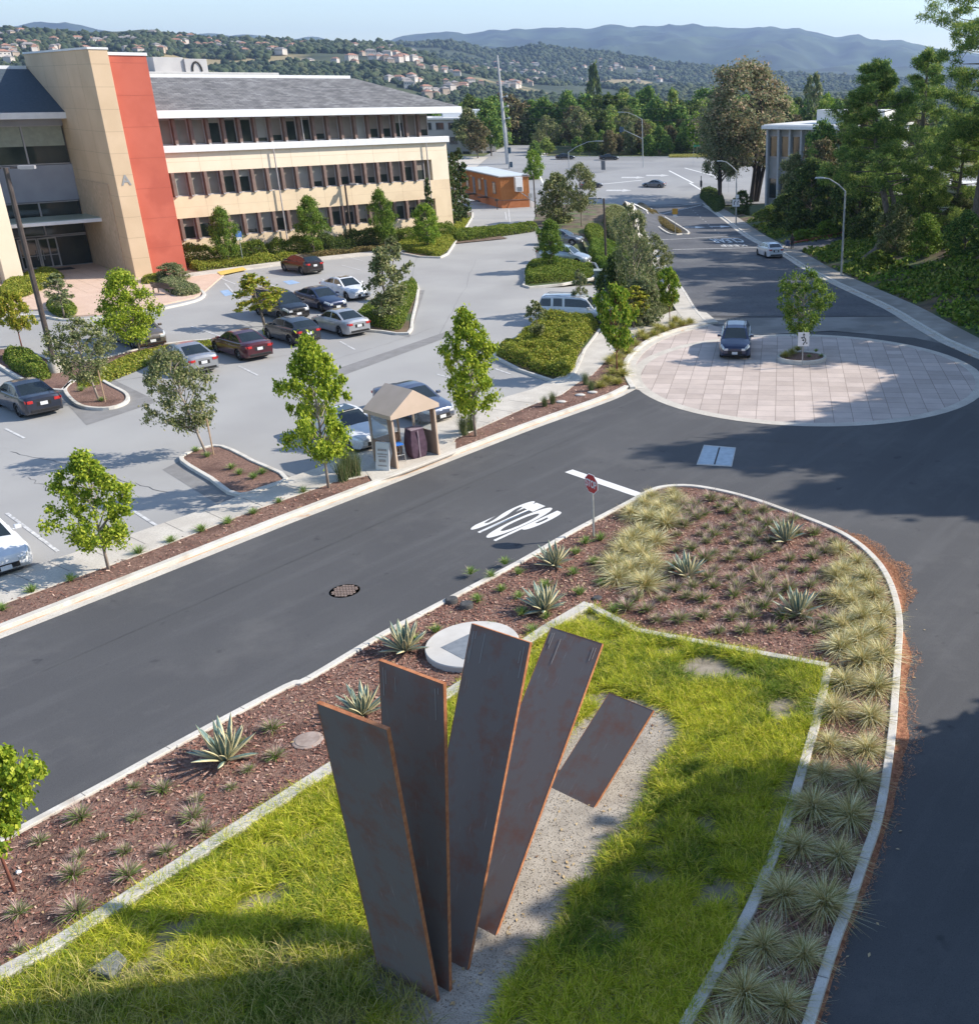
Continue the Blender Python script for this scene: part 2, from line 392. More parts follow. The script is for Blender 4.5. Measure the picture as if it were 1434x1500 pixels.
# ---------------------------------------------------------------- ground out to the horizon (one polar grid cut in three: land, hills, mountains)
def polar(name, d0, d1, nd, m, geo=True):
    az = np.concatenate([np.arange(-180, -40, 4.), np.arange(-40, 22, .3), np.arange(22, 180.1, 4.)])
    D = np.geomspace(d0, d1, nd) if geo else np.linspace(d0, d1, nd)
    A, DD = np.meshgrid(np.radians(az), D); X = DD*np.sin(A); Y = DD*np.cos(A); Z = T(X, Y)
    near = sstep(285, 330, DD); Z = Z-.35*(1-near)                      # sheets lie on top of it nearby
    na = len(az); i = np.arange(nd-1)[:, None]*na+np.arange(na-1)[None]; i = i.ravel()
    F = np.column_stack([i, i+1, i+na+1, i+na])[:, ::-1]
    o = raw(name, np.column_stack([X.ravel(), Y.ravel(), Z.ravel()]), F, m, smooth=True); o['kind'] = 'structure'
    return o
polar('ground', .5, 420, 150, m_green)
polar('hills', 420, 4900, 170, m_hill)
polar('mountains', 4900, 12500, 90, m_mtn)

# ---------------------------------------------------------------- parking lot and roads
KERB = [(-420, 1090), (-200, 1012), (0, 936), (200, 857), (400, 777), (469, 750), (590, 703), (700, 660), (780, 629), (860, 600), (905, 583), (931, 570)]
kerb_line = smooth_line(gl(KERB), 4)
CEN = (5.5, 54.9); RAD = 9.75
c0 = P(1180, 625); RAD = 9.6; CEN = (P(1180, 545).x, c0.y+RAD)
circle = [Vector((CEN[0]+RAD*math.sin(a), CEN[1]+RAD*math.cos(a))) for a in np.linspace(0, 2*math.pi, 73)[:-1]]
LOT = [(-500, 760), (-300, 560), (-200, 430), (0, 375), (265, 380), (640, 320), (672, 300), (780, 290), (790, 330), (850, 380), (905, 440), (870, 500), (830, 560), (700, 618), (472, 700), (380, 733), (0, 872), (-420, 1040)]
lot = drape('parking_lot', [G(*q) for q in LOT], .0, m_lot)
east_x = lambda y: float(np.interp(y, HILL_LINE[:, 1], HILL_LINE[:, 0]))
rd = [(p.x, p.y) for p in kerb_line]
rd_poly = [(-60, 8), (-60, 2), (60, 2), (60, 50), (19.2, 53), (15.0, 62.5), (13.3, 74)] + [(-.8, 74), (0, 67)] + [(p.x, p.y) for p in kerb_line[::-1]]
road = drape('road', rd_poly, .004, m_road, 4)
st_w = [(-.8, 74), (-1.9, 84), (-3.5, 96), (-4.8, 108), (-6.4, 122), (-8.2, 138), (-9.8, 150), (-12.3, 166), (-16.5, 191)]
st_e = [(x-2.2, y) for x, y in HILL_LINE if y > 70]
street = drape('street', [Vector(q) for q in [(-.5, 71), (13.8, 71)]+st_e+[(-1, 193)]+st_w[::-1]], .03, m_street)
xg = drape('crossing_road', [Vector(q) for q in [(-110, 168), (-24, 168), (-17, 188), (1.2, 190), (30, 190), (70, 186), (110, 190), (80, 240), (22, 262), (-10, 268), (-40, 270), (-47, 330), (-60, 330), (-56, 272), (-140, 282), (-140, 168)]], .05, m_cross, 5)
# paved circle with its concrete ring
m_pave, t, b = newmat('pink_pavers')
tc = t.nodes.new('ShaderNodeTexCoord'); mp = t.nodes.new('ShaderNodeMapping'); br = t.nodes.new('ShaderNodeTexBrick')
mp.inputs['Rotation'].default_value = (0, 0, R(4)); br.offset = 0; br.squash = 1
br.inputs['Scale'].default_value = 1; br.inputs['Brick Width'].default_value = .92; br.inputs['Row Height'].default_value = .92; br.inputs['Mortar Size'].default_value = .015
br.inputs['Color1'].default_value = (.46, .385, .34, 1); br.inputs['Color2'].default_value = (.60, .51, .455, 1); br.inputs['Mortar'].default_value = (.25, .20, .17, 1)
n = t.nodes.new('ShaderNodeTexNoise'); n.inputs['Scale'].default_value = .7; n.inputs['Detail'].default_value = 10; n.inputs['Roughness'].default_value = .65
mx = t.nodes.new('ShaderNodeMix'); mx.data_type = 'RGBA'; mx.blend_type = 'MULTIPLY'; mx.inputs[0].default_value = .5
n2 = t.nodes.new('ShaderNodeValToRGB'); n2.color_ramp.elements[0].position = .32; n2.color_ramp.elements[0].color = (.66, .66, .68, 1); n2.color_ramp.elements[1].position = .6
t.links.new(tc.outputs['Object'], mp.inputs[0]); t.links.new(mp.outputs[0], br.inputs[0]); t.links.new(tc.outputs['Object'], n.inputs[0]); t.links.new(n.outputs[0], n2.inputs[0])
t.links.new(br.outputs[0], mx.inputs[6]); t.links.new(n2.outputs[0], mx.inputs[7]); t.links.new(mx.outputs[2], b.inputs[0]); b.inputs['Roughness'].default_value = .85
inner = [Vector((CEN[0]+(RAD-.55)*math.sin(a), CEN[1]+(RAD-.55)*math.cos(a))) for a in np.linspace(0, 2*math.pi, 73)[:-1]]
drape('plaza_pavers', inner, .012, m_pave, 3)
rb = MB(); rb.band([q for q in circle], 0, -.001, 0, .016, closed=True)
rb = MB(); k = len(circle)
V = [(q.x, q.y, .016) for q in circle]+[(q.x, q.y, .016) for q in inner]
rb.add(V, [[i, (i+1) % k, k+(i+1) % k, k+i] for i in range(k)])
o = rb.build('plaza_ring', m_conc); o['kind'] = 'structure'
# apron of pavers north of the circle joining the street
drape('plaza_apron', [Vector(q) for q in [(-1.2, 62.2), (2, 64), (8, 65.5), (13, 63.5), (15.2, 61), (14.6, 66), (13.9, 71), (-.2, 70), (-.4, 66.5)]], .008, mat('apron_concrete', (.22, .21, .195), (.28, .27, .25), .9, scale=.5, c4=(.18, .175, .165)))

# kerbs, gutters and walks along the left side of the road
def kmesh(name, line, w0, w1, h, m, z0=-.1, kind='structure', bevel=.015):
    b = MB(); b.band(line, w0, w1, lambda x, y: Tz(x, y)+z0, lambda x, y: Tz(x, y)+h, 0)
    o = b.build(name, m, bevel=bevel); o['kind'] = kind; return o
m_gut = mat('gutter_concrete', (.50, .47, .41), (.62, .58, .51), .85, scale=1.5, detail=8, c3=(.44, .40, .35), c4=(.50, .30, .17), s4=.8, lo4=.62, hi4=.7)
kmesh('gutter', kerb_line, 0, .36, .014, m_gut, bevel=0)
kmesh('rust_stain_strip', kerb_line, .33, .40, .018, mat('rust_stain', (.52, .33, .2), (.6, .5, .42), .9, scale=1.3, lo=.4, hi=.6), bevel=0)
kmesh('kerb', kerb_line, .40, .66, .15, m_curb)
ring_k = smooth_line(gl([(931, 570), (925, 560), (919, 545), (921, 531), (934, 515), (955, 500), (985, 488), (1015, 480), (1037, 475)]), 5)
kmesh('kerb_curve', ring_k, .0, .28, .15, m_curb)
drape('plaza_pavers', [q for q in ring_k]+[Vector((CEN[0]-2, CEN[1]+RAD-1.0)), Vector((CEN[0]-5, CEN[1]+4)), Vector((CEN[0]-7.5, CEN[1]-.5)), Vector((CEN[0]-6.5, CEN[1]-6))], .0085, m_pave, 2)
kmesh('gutter_curve', ring_k, -.45, -.003, .03, m_gut, bevel=0)
MUL = [(-420, 1050), (-200, 980), (0, 893), (11, 884), (217, 809), (380, 745), (491, 706), (540, 700), (575, 690), (660, 655), (668, 642), (780, 592), (823, 577), (846, 560), (868, 548), (885, 530), (905, 510), (930, 492), (970, 478), (1012, 470), (1036, 474)]
mul_poly = [v.to_2d() for v in gl(MUL)]+[p for p in [q for q in ring_k[::-1]]]+[q+Vector((-.5, .3)) for q in kerb_line[::-1]]
drape('mulch_strip', mul_poly, .10, m_mulch, 2)
WALK = [(-420, 1020), (-200, 935), (0, 850), (190, 788), (323, 742), (380, 718), (472, 687), (560, 655), (642, 619), (742, 584), (780, 573), (811, 558), (838, 545), (845, 528), (862, 505), (885, 485), (930, 470), (965, 462), (1000, 455), (1035, 460), (1052, 474), (1020, 476), (970, 482), (930, 496), (905, 514), (885, 534), (868, 552), (846, 564), (823, 581), (780, 596), (668, 646), (660, 660), (575, 694), (491, 710), (380, 749), (217, 813), (11, 888), (-200, 984), (-420, 1056)]
wp = [v.to_2d() for v in gl(WALK)]
o = MB(); o.prism(wp, lambda x, y: Tz(x, y)-.05, lambda x, y: Tz(x, y)+.125); o = o.build('sidewalk', m_conc, bevel=.01); o['kind'] = 'structure'
# joints of the walk
jb = MB()
wl = gl([(0, 866), (200, 795), (430, 720), (660, 637), (780, 583)]); wr = smooth_line(wl, 8)
for i in range(0, len(wr)-1, 2):
    a = wr[i]; d = (wr[i+1]-wr[i]).normalized(); nn = Vector((-d.y, d.x)); jb.box((a.x, a.y, .1275), (.02, 1.3, .003), math.atan2(d.y, d.x))
jb.build('sidewalk_joints', mat('joint_dark', (.2, .18, .16)))['kind'] = 'structure'
drape('kiosk_pad', [v.to_2d() for v in gl([(548, 712), (532, 688), (640, 640), (668, 652), (668, 668), (600, 695)])], .135, m_conc, 2)

# street side walk on the right with kerb
el = smooth_line([(x-1.95, y) for x, y in HILL_LINE], 4)
kmesh('street_sidewalk', el, -1.9, 0, .14, mat('walk_grey', (.30, .275, .24), (.38, .35, .31), .9, scale=1, c4=(.25, .23, .2)))
kmesh('street_kerb', el, 0.003, .22, .15, m_curb); kmesh('street_gutter', el, .225, .75, .045, m_gut, bevel=0)
wl2 = smooth_line([(0, 68.5)]+st_w, 4)
kmesh('street_kerb_west', wl2, .0, .2, .15, m_curb); kmesh('street_walk_west', wl2, .203, 1.5, .14, m_conc)
kmesh('crossing_kerb', smooth_line([(24, 262), (-9, 268), (-38, 270), (-42, 280), (-46, 320)], 3), 0, .3, .2, m_curb)
# far corner walk and kerb returns
drape('corner_walk', [Vector(q) for q in [(-62, 215), (-56, 215), (-52, 235), (-54, 268), (-62, 268)]], .14, m_conc)

# driveway climbing to the right
drv = [Vector((8.5, 119)), Vector((9.6, 111.5)), Vector((14, 113)), Vector((34, 122)), Vector((34, 130)), Vector((12, 120.5))]
drape('driveway', drv, .06, m_street, 2)
kmesh('red_kerb', smooth_line([(9.0, 119.4), (12, 121), (20, 124.5), (34, 131)], 4), 0, .2, .2, mat('red_paint', (.30, .05, .045), (.4, .09, .07), scale=2))
# median of the street
med = smooth_line(gl([(986, 299), (1002, 297), (1030, 320), (1052, 340), (1046, 344), (1026, 343), (1010, 334), (992, 314)]), 4, True)
med = smooth_line([(-13.0, 187), (-11.2, 188.5), (-7.6, 168), (-4.0, 146), (-2.4, 135), (-3.2, 133.2), (-4.7, 134), (-7.4, 150), (-10.2, 168)], 4, True)
b_ = MB(); b_.band(med, 0, .25, lambda x, y: Tz(x, y)-.1, lambda x, y: Tz(x, y)+.16, closed=True); b_.build('median_kerb', m_curb)['kind'] = 'structure'
drape('median_bed', med, .1, mat('median_soil', (.03, .025, .015), (.08, .06, .035), scale=2), 2)

# ---------------------------------------------------------------- painted markings
def stripe(name, a, b, wd, m=m_white, off=.012, px=True):
    if px: a = G(*a); b = G(*b)
    a = Vector((a[0], a[1])); b = Vector((b[0], b[1])); d = (b-a).normalized(); nn = Vector((-d.y, d.x))*wd/2
    return drape(name, [a-nn, b-nn, b+nn, a+nn], off, m, 2)
stripe('stop_line', (833, 690), (941, 727), .42, off=.012)
for a, b in [((10, 752), (85, 808)), ((192, 746), (232, 772)), ((280, 478), (345, 500)), ((350, 536), (378, 550)), ((498, 500), (520, 512)), ((8, 628), (36, 642)), ((725, 540), (748, 548)), ((715, 578), (745, 586)), ((640, 548), (668, 556)), ((500, 388), (530, 396)), ((470, 408), (500, 418)), ((360, 405), (405, 420)), ((320, 406), (345, 416)), ((505, 375), (532, 382)), ((775, 439), (815, 437)), ((770, 404), (850, 402)), ((780, 375), (850, 373)), ((745, 306), (747, 326)), ((330, 415), (352, 440)), ((740, 310), (742, 322))]:
    stripe('stall_line', a, b, .12, m_worn)
# hatched access aisle
for i in range(5): stripe('aisle_hatch', (336+i*13, 404+i*3), (352+i*14, 398+i*4), .1, m_worn)
m_blue = mat('blue_paint', (.22, .36, .55), (.34, .45, .6), .8, scale=3)
drape('parking_emblem', [v.to_2d() for v in gl([(414, 412), (428, 410), (440, 414), (424, 417)])], .011, m_blue, 2)
drape('parking_emblem', [v.to_2d() for v in gl([(322, 426), (334, 424), (342, 431), (330, 434)])], .011, m_blue, 2)
m_yel = mat('tactile_yellow', (.62, .44, .10), (.72, .52, .14), .8, scale=3)
# dark patches of newer asphalt around the planters
for i, pp in enumerate([[(100, 594), (127, 623), (232, 588), (166, 556)], [(238, 688), (318, 738), (356, 724), (270, 672)], [(315, 650), (330, 652), (430, 700), (418, 706)], [(565, 487), (600, 494), (622, 425), (612, 425), (598, 484)],
                        [(470, 548), (700, 470), (705, 476), (480, 558)], [(830, 452), (905, 440), (900, 398), (850, 404)]]):
    drape('asphalt_patch', [v.to_2d() for v in gl(pp)], .006, m_patch, 3)
# words on the road: letters drawn into a quad
def font_mesh(txt, bold=.0, sp=1.0):
    cu = bpy.data.curves.new('t', 'FONT'); cu.body = txt; cu.offset = bold; cu.space_character = sp; cu.align_x = 'LEFT'; cu.space_line = .95
    o = bpy.data.objects.new('t', cu); COL.objects.link(o)
    dg = bpy.context.evaluated_depsgraph_get(); me = bpy.data.meshes.new_from_object(o.evaluated_get(dg))
    bpy.data.objects.remove(o); bpy.data.curves.remove(cu); return me
def word_on(name, txt, quad, z, m, bold=.02, sp=1.0, kind='structure', parent=None):
    """quad: bottom-left, bottom-right, top-right, top-left in 3-D"""
    me = font_mesh(txt, bold, sp); co = np.zeros(len(me.vertices)*3); me.vertices.foreach_get('co', co); co = co.reshape(-1, 3)
    mn = co.min(0); mxx = co.max(0); u = (co[:, 0]-mn[0])/(mxx[0]-mn[0]); v = (co[:, 1]-mn[1])/(mxx[1]-mn[1])
    q = [np.array(p, float) for p in quad]
    W = (1-u)[:, None]*(1-v)[:, None]*q[0]+u[:, None]*(1-v)[:, None]*q[1]+u[:, None]*v[:, None]*q[2]+(1-u)[:, None]*v[:, None]*q[3]
    if z is not None: W[:, 2] = T(W[:, 0], W[:, 1])+z
    me.vertices.foreach_set('co', W.ravel()); me.materials.clear(); me.materials.append(m); me.name = name; me.update()
    o = bpy.data.objects.new(name, me); COL.objects.link(o)
    if kind: o['kind'] = kind
    if parent: o.parent = parent
    return o
word_on('stop_marking', 'STOP', [G(686, 774), G(731, 797), G(828, 752), G(778, 733)], .013, m_white, .035, 1.0)
word_on('clear_marking', 'CLEAR', [G(1082, 349), G(1038, 350), G(1046, 356), G(1093, 355)], .05, m_white, .02)
word_on('keep_marking', 'KEEP', [G(1090, 358), G(1052, 358.6), G(1057, 361.5), G(1096, 361)], .05, m_worn, .02)
for a, b in [((950, 352.5), (1092, 345.5)), ((955, 303), (1030, 297)), ((985, 366), (1112, 363)), ((925, 297), (1050, 288))]: stripe('street_line', a, b, .35, m_worn, .06)
for a, b in [((1010, 268), (1040, 286)), ((980, 250), (1015, 268)), ((1040, 255), (1052, 262)), ((1003, 246), (1040, 256)), ((786, 250), (800, 276)), ((800, 278), (940, 264))]: stripe('crossing_line', a, b, .45, m_white, .07)
for x, y in [(903, 279), (924, 260), (960, 257)]:
    c = G(x, y); drape('turn_arrow', [Vector((c.x-2, c.y-1)), Vector((c.x+1.2, c.y-1)), Vector((c.x+1.2, c.y-2)), Vector((c.x+3, c.y)), Vector((c.x+1.2, c.y+2)), Vector((c.x+1.2, c.y+1)), Vector((c.x-2, c.y+1))], .07, m_worn, 5)
for x, y, s in [(1015, 333, 1), (1052, 332, -1)]:
    c = G(x, y); drape('lane_arrow', [Vector((c.x-1.2, c.y-.2)), Vector((c.x+.3, c.y-.2)), Vector((c.x+.3, c.y-1.6)), Vector((c.x+1.7, c.y)), Vector((c.x+.3, c.y+1.6)), Vector((c.x+.3, c.y+.5)), Vector((c.x-1.2, c.y+.5))], .055, m_white, 3)
for i in range(11): c = Vector((1.6-.42*i, 134+i*4.6)); stripe('lane_dash', c, c+Vector((-.12, .9)), .14, m_worn, .06, px=False)

# sealed cracks and joints in the asphalt
m_seal = mat('crack_seal', (.035, .035, .038), (.06, .06, .06), .6, scale=4); m_sealg = mat('crack_grey', (.20, .20, .195), (.26, .26, .255), .8, scale=4)
rc = random.Random(4)
def crack(a, b, m, wd, off=.012, wob=.25, n=26):
    a = G(*a); b = G(*b); a = Vector((a.x, a.y)); b = Vector((b.x, b.y)); d = b-a; nn = Vector((-d.y, d.x)).normalized(); L2 = []; w_ = 0
    for i in range(n+1): w_ += rc.uniform(-wob, wob)*.35; w_ *= .9; L2.append(a+d*i/n+nn*w_)
    q = MB(); k_ = []
    for i, p in enumerate(L2):
        h = wd*rc.uniform(.4, 1.2)/2; q.v += [(p.x-nn.x*h, p.y-nn.y*h, Tz(p.x, p.y)+off), (p.x+nn.x*h, p.y+nn.y*h, Tz(p.x, p.y)+off)]
    q.f = [[2*i, 2*i+1, 2*i+3, 2*i+2] for i in range(n)]; q.m = [0]*n; q.build('asphalt_crack', m, recalc=True)['kind'] = 'structure'
for a, b in [((60, 985), (870, 628)), ((1010, 640), (1290, 655))]: crack(a, b, mat('paving_seam', (.045, .045, .05), (.085, .085, .09), scale=1.5), .03, wob=.01)
for a, b in [((590, 445), (625, 330)), ((250, 720), (20, 660)), ((160, 560), (420, 520)), ((640, 500), (700, 380)), ((40, 700), (95, 735)), ((480, 530), (640, 480)), ((330, 460), (470, 520))]: crack(a, b, m_seal if a[0] < 300 else MATS['asphalt_patch'], .03, .008, .3)
# seams: manhole, patches
mh = thing('manhole_cover', 'brown brick-patterned round manhole cover in the dark road', 'manhole cover', G(505, 866))
MB().lathe([(.0, .012), (.46, .012)], 28).build('frame', mat('iron_ring', (.11, .09, .08), (.15, .125, .11), .6, scale=9), mh)
cb = MB()
for i in range(-4, 5):
    for j in range(-3, 4):
        x = i*.095+(.047 if j % 2 else 0); y = j*.115
        if math.hypot(x, y) < .38: cb.box((x, y, .016), (.075, .09, .008), m=0)
cb.build('cover', mat('iron_tread', (.20, .15, .125), (.27, .20, .165), .6, scale=7), mh)
q = [G(1031, 652), G(1078, 656), G(1072, 684), G(1020, 681)]
hp = thing('utility_hatch', 'grey double leaf metal hatch set in the road below the circle', 'hatch')
b_ = MB(); b_.band(q, 0, -.14, 0, .02, closed=True); b_.build('frame', mat('hatch_frame', (.45, .44, .42), (.55, .54, .5), scale=3), hp)
qq = [Vector((p.x, p.y)) for p in q]; cq = sum(qq, Vector((0, 0)))/4
for s_ in (0, 1):
    hh = [qq[0], (qq[0]+qq[1])/2, (qq[2]+qq[3])/2, qq[3]] if s_ == 0 else [(qq[0]+qq[1])/2, qq[1], qq[2], (qq[2]+qq[3])/2]
    cc = sum(hh, Vector((0, 0)))/4; hh = [cc+(p-cc)*.9 for p in hh]
    b_ = MB(); b_.prism(hh, 0, .022); b_.build('leaf', mat('hatch_metal', (.30, .36, .42), (.40, .46, .52), .35, .6, scale=4), hp)
# ---------------------------------------------------------------- plants made of blades
def blades(C, n, length, lean, width, droop, rng, seg=3, jit=.03, lvar=.35):
    C = np.repeat(np.asarray(C, float).reshape(-1, 3), n, 0); N = len(C)
    a = rng.uniform(0, 2*np.pi, N); th = rng.uniform(lean[0], lean[1], N); l = length*(1-lvar*rng.random(N))
    b = C+np.column_stack([rng.normal(0, jit, N), rng.normal(0, jit, N), np.zeros(N)])
    h = np.column_stack([np.cos(a), np.sin(a), np.zeros(N)]); s = np.column_stack([-np.sin(a), np.cos(a), np.zeros(N)])
    tw = rng.uniform(-.8, .8, N); s = s*np.cos(tw)[:, None]+np.array([0, 0, 1])*np.sin(tw)[:, None]
    dr = droop*rng.uniform(.5, 1.5, N); V = []
    for i in range(seg+1):
        t = i/seg; p = b+h*(l*(np.sin(th)*t+dr*.6*t*t))[:, None]; p[:, 2] += l*(np.cos(th)*t-dr*t*t)
        w = width*(1-t**1.5)+width*.08
        V += [p-s*w/2, p+s*w/2]
    V = np.stack(V, 1); base = np.arange(N)[:, None]*(2*(seg+1)); F = []
    for i in range(seg): F.append(base+np.array([[2*i, 2*i+1, 2*i+3, 2*i+2]]))
    return V.reshape(-1, 3), np.stack(F, 1).reshape(-1, 4)
def merge(parts):
    V = []; F = []; M = []; k = 0
    for i, (v, f) in enumerate(parts):
        V.append(v); F.append(f+k); M.append(np.full(len(f), i)); k += len(v)
    return np.concatenate(V), np.concatenate(F), np.concatenate(M)
m_sedge = ramp3(leafmat('sedge_bright', (.11, .17, .012), (.46, .50, .05), .35), [(0.152, 0.231, 0.014), (0.361, 0.446, 0.025), (0.554, 0.598, 0.035), (0.726, 0.707, 0.065), (0.850, 0.707, 0.195)])
m_sedge2 = ramp3(leafmat('sedge_deep', (.06, .12, .01), (.2, .28, .03), .35), [(0.078, 0.151, 0.019), (0.158, 0.259, 0.022), (0.268, 0.370, 0.038), (0.410, 0.382, 0.093)])
m_tan = ramp3(leafmat('grass_tan', (.22, .19, .08), (.6, .5, .3), .25), [(0.235, 0.266, 0.077), (0.470, 0.417, 0.165), (0.768, 0.590, 0.291), (0.850, 0.850, 0.525), (0.850, 0.850, 0.621)])
m_tang = ramp3(leafmat('grass_greytan', (.12, .13, .06), (.4, .34, .2), .25), [(0.157, 0.188, 0.063), (0.316, 0.312, 0.108), (0.524, 0.416, 0.180), (0.850, 0.708, 0.378)])
m_tuft = ramp3(leafmat('tuft_green', (.05, .11, .02), (.25, .3, .08), .25), [(0.081, 0.161, 0.031), (0.161, 0.306, 0.054), (0.322, 0.451, 0.108), (0.515, 0.531, 0.231)])
m_purp = ramp3(leafmat('tuft_purple', (.12, .08, .08), (.35, .24, .22), .25), [(0.232, 0.151, 0.152), (0.423, 0.284, 0.266), (0.655, 0.486, 0.429), (0.807, 0.669, 0.530)])
m_rush = ramp3(leafmat('rush_green', (.03, .06, .02), (.2, .22, .1), .2), [(.045, .098, .030), (.105, .165, .053), (.195, .240, .105), (.375, .330, .180)])
m_gold = ramp3(leafmat('grass_gold', (.2, .2, .05), (.5, .42, .15), .3), [(.156, .204, .036), (.336, .348, .072), (.504, .456, .132), (.660, .540, .240)])

# ---------------------------------------------------------------- kerbed planter in the foreground
OUT = [(-420, 1500), (-200, 1362), (0, 1240), (160, 1153), (279, 1087), (420, 1012), (453, 1000), (563, 934), (664, 880), (762, 828), (829, 789), (870, 767), (925, 738), (950, 724), (974, 717), (1012, 716), (1060, 724), (1108, 737), (1161, 756), (1217, 778), (1254, 799), (1284, 827), (1302, 856), (1313, 890), (1317, 923), (1315, 961), (1311, 1017), (1306, 1080), (1295, 1159), (1284, 1211), (1265, 1267), (1246, 1322), (1220, 1393), (1187, 1497), (1145, 1620), (1080, 1780)]
INN = [(-420, 1745), (-150, 1545), (0, 1443), (77, 1401), (265, 1279), (485, 1136), (660, 1025), (800, 930), (862, 893)]
INN2 = [(862, 893), (933, 931), (1049, 953), (1213, 983)]
INN3 = [(1213, 983), (1205, 1021), (1194, 1069), (1179, 1121), (1164, 1173), (1142, 1237), (1120, 1293), (1094, 1352), (1068, 1397), (1038, 1453), (1012, 1497), (960, 1600), (880, 1750)]
g0 = lambda L: [P(x, y).to_2d() for x, y in L]
out_l = smooth_line(g0(OUT), 4)
in3 = smooth_line(g0(INN3), 4)
inn_l = g0(INN)+g0(INN2)[1:]+in3[1:]
def wall(name, line, w0, w1, h, m, label, cat='kerb wall', bev=.02):
    b_ = MB(); b_.band(line, w0, w1, -.1, h); o = b_.build(name, m, bevel=bev); tag(o, label, cat); return o
wall('planter_kerb', out_l, -.10, .10, .16, m_curb, 'pale concrete kerb sweeping round the outside of the large foreground planting island', 'kerb')
wall('retaining_wall', g0(INN)[:-1]+[g0(INN)[-1]], -.17, .17, .24, m_wall, 'long straight low concrete wall between the bark strip and the bright grass', 'low wall')
wall('retaining_wall', g0(INN2), -.11, .11, .20, m_wall, 'short kinked low concrete wall above the bright grass, below the bed of agaves', 'low wall')
wall('retaining_wall', [in3[0]-Vector((0, .12))]+in3[1:], -.11, .11, .20, m_wall, 'curved low concrete wall between the bright grass and the strip of tan grass clumps', 'low wall')
# joints of the planter kerb
jb = MB()
acc = 0
for i in range(len(out_l)-1):
    d = out_l[i+1]-out_l[i]; acc += d.length
    if acc > 1.5:
        acc = 0; u = d.normalized(); jb.box((out_l[i].x, out_l[i].y, .1615), (.014, .2, .003), math.atan2(u.y, u.x))
ko = jb.build('kerb_joints', MATS.get('joint_dark')); ko['kind'] = 'structure'
mul2 = out_l+inn_l[::-1]
drape('planter_mulch', mul2, .09, m_mulch, 2)
grass_poly = inn_l
drape('grass_bed_soil', grass_poly, .05, m_soil, 2)
GRAV = [(520, 1440), (556, 1400), (650, 1370), (700, 1300), (740, 1180), (800, 1110), (860, 1050), (900, 1030), (940, 1030), (985, 1045), (1005, 1075), (985, 1110), (950, 1160), (930, 1205), (890, 1255), (850, 1310), (825, 1350), (790, 1395), (762, 1440), (740, 1490), (700, 1560), (640, 1580), (600, 1520)]
grav = smooth_line(g0(GRAV), 4, True)
drape('gravel_path', grav, .066, m_gravel, 2)
# bark chips scattered over the mulch: one stuff object
def scatter(poly, n, rng, avoid=None):
    x0 = min(p[0] for p in poly); x1 = max(p[0] for p in poly); y0 = min(p[1] for p in poly); y1 = max(p[1] for p in poly)
    X = rng.uniform(x0, x1, n); Y = rng.uniform(y0, y1, n); ok = inside(X, Y, poly)
    if avoid is not None: ok &= ~inside(X, Y, avoid)
    return X[ok], Y[ok]
def chips(name, poly, n, size, z, m, rng):
    X, Y = scatter(poly, n, rng); N = len(X); ok = (Y > 8) & (Y < 66); X = X[ok]; Y = Y[ok]; N = len(X)
    a = rng.uniform(0, np.pi, N); l = size*rng.uniform(.5, 1.5, N); w_ = l*rng.uniform(.2, .45, N); e = rng.uniform(-.5, .5, N)
    u = np.column_stack([np.cos(a)*np.cos(e), np.sin(a)*np.cos(e), np.sin(e)]); v = np.column_stack([-np.sin(a), np.cos(a), rng.uniform(-.4, .4, N)])
    c = np.column_stack([X, Y, T(X, Y)+z+rng.uniform(0, .02, N)])
    V = np.stack([c-u*l[:, None]-v*w_[:, None], c+u*l[:, None]-v*w_[:, None], c+u*l[:, None]*.8+v*w_[:, None], c-u*l[:, None]*.8+v*w_[:, None]], 1).reshape(-1, 3)
    o = raw(name, V, np.arange(4*N).reshape(-1, 4), m); o['kind'] = 'stuff'; tag(o, 'reddish brown shredded bark scattered over the planting beds', 'bark mulch'); return o
m_chip = ramp3(mat('chips', (.05, .02, .015), (.4, .25, .19), .9, island=True), [(0.064, 0.029, 0.022), (0.172, 0.071, 0.052), (0.273, 0.122, 0.086), (0.402, 0.201, 0.144), (0.646, 0.460, 0.359)])
RC = np.random.default_rng(5)
chips('bark_chips', mul2, 130000, .035, .10, m_chip, RC)
chips('bark_chips', mul_poly, 50000, .04, .11, m_chip, RC)
# pebbly fragments at the gravel edge
X, Y = scatter(grav, 16000, RC); N = len(X); a = RC.uniform(0, 6.28, N); s_ = RC.uniform(.006, .02, N)
c = np.column_stack([X, Y, np.full(N, .072)]); u = np.column_stack([np.cos(a), np.sin(a), 0*a])*s_[:, None]; v = np.column_stack([-np.sin(a), np.cos(a), 0*a])*s_[:, None]; tip = c+np.array([0, 0, .012])
V = np.stack([c-u, c+v, c+u, c-v, tip], 1).reshape(-1, 3); F = (np.arange(N)[:, None, None]*5+np.array([[0, 1, 4], [1, 2, 4], [2, 3, 4], [3, 0, 4]])[None]).reshape(-1, 3)
o = raw('gravel_stones', V, F, ramp3(mat('stones', (.2, .17, .13), (.5, .45, .38), .9, island=True), [(.16, .13, .1), (.36, .31, .25), (.5, .46, .4)])); tag(o, 'fine tan gravel lying round the steel plates', 'gravel', kind='stuff')
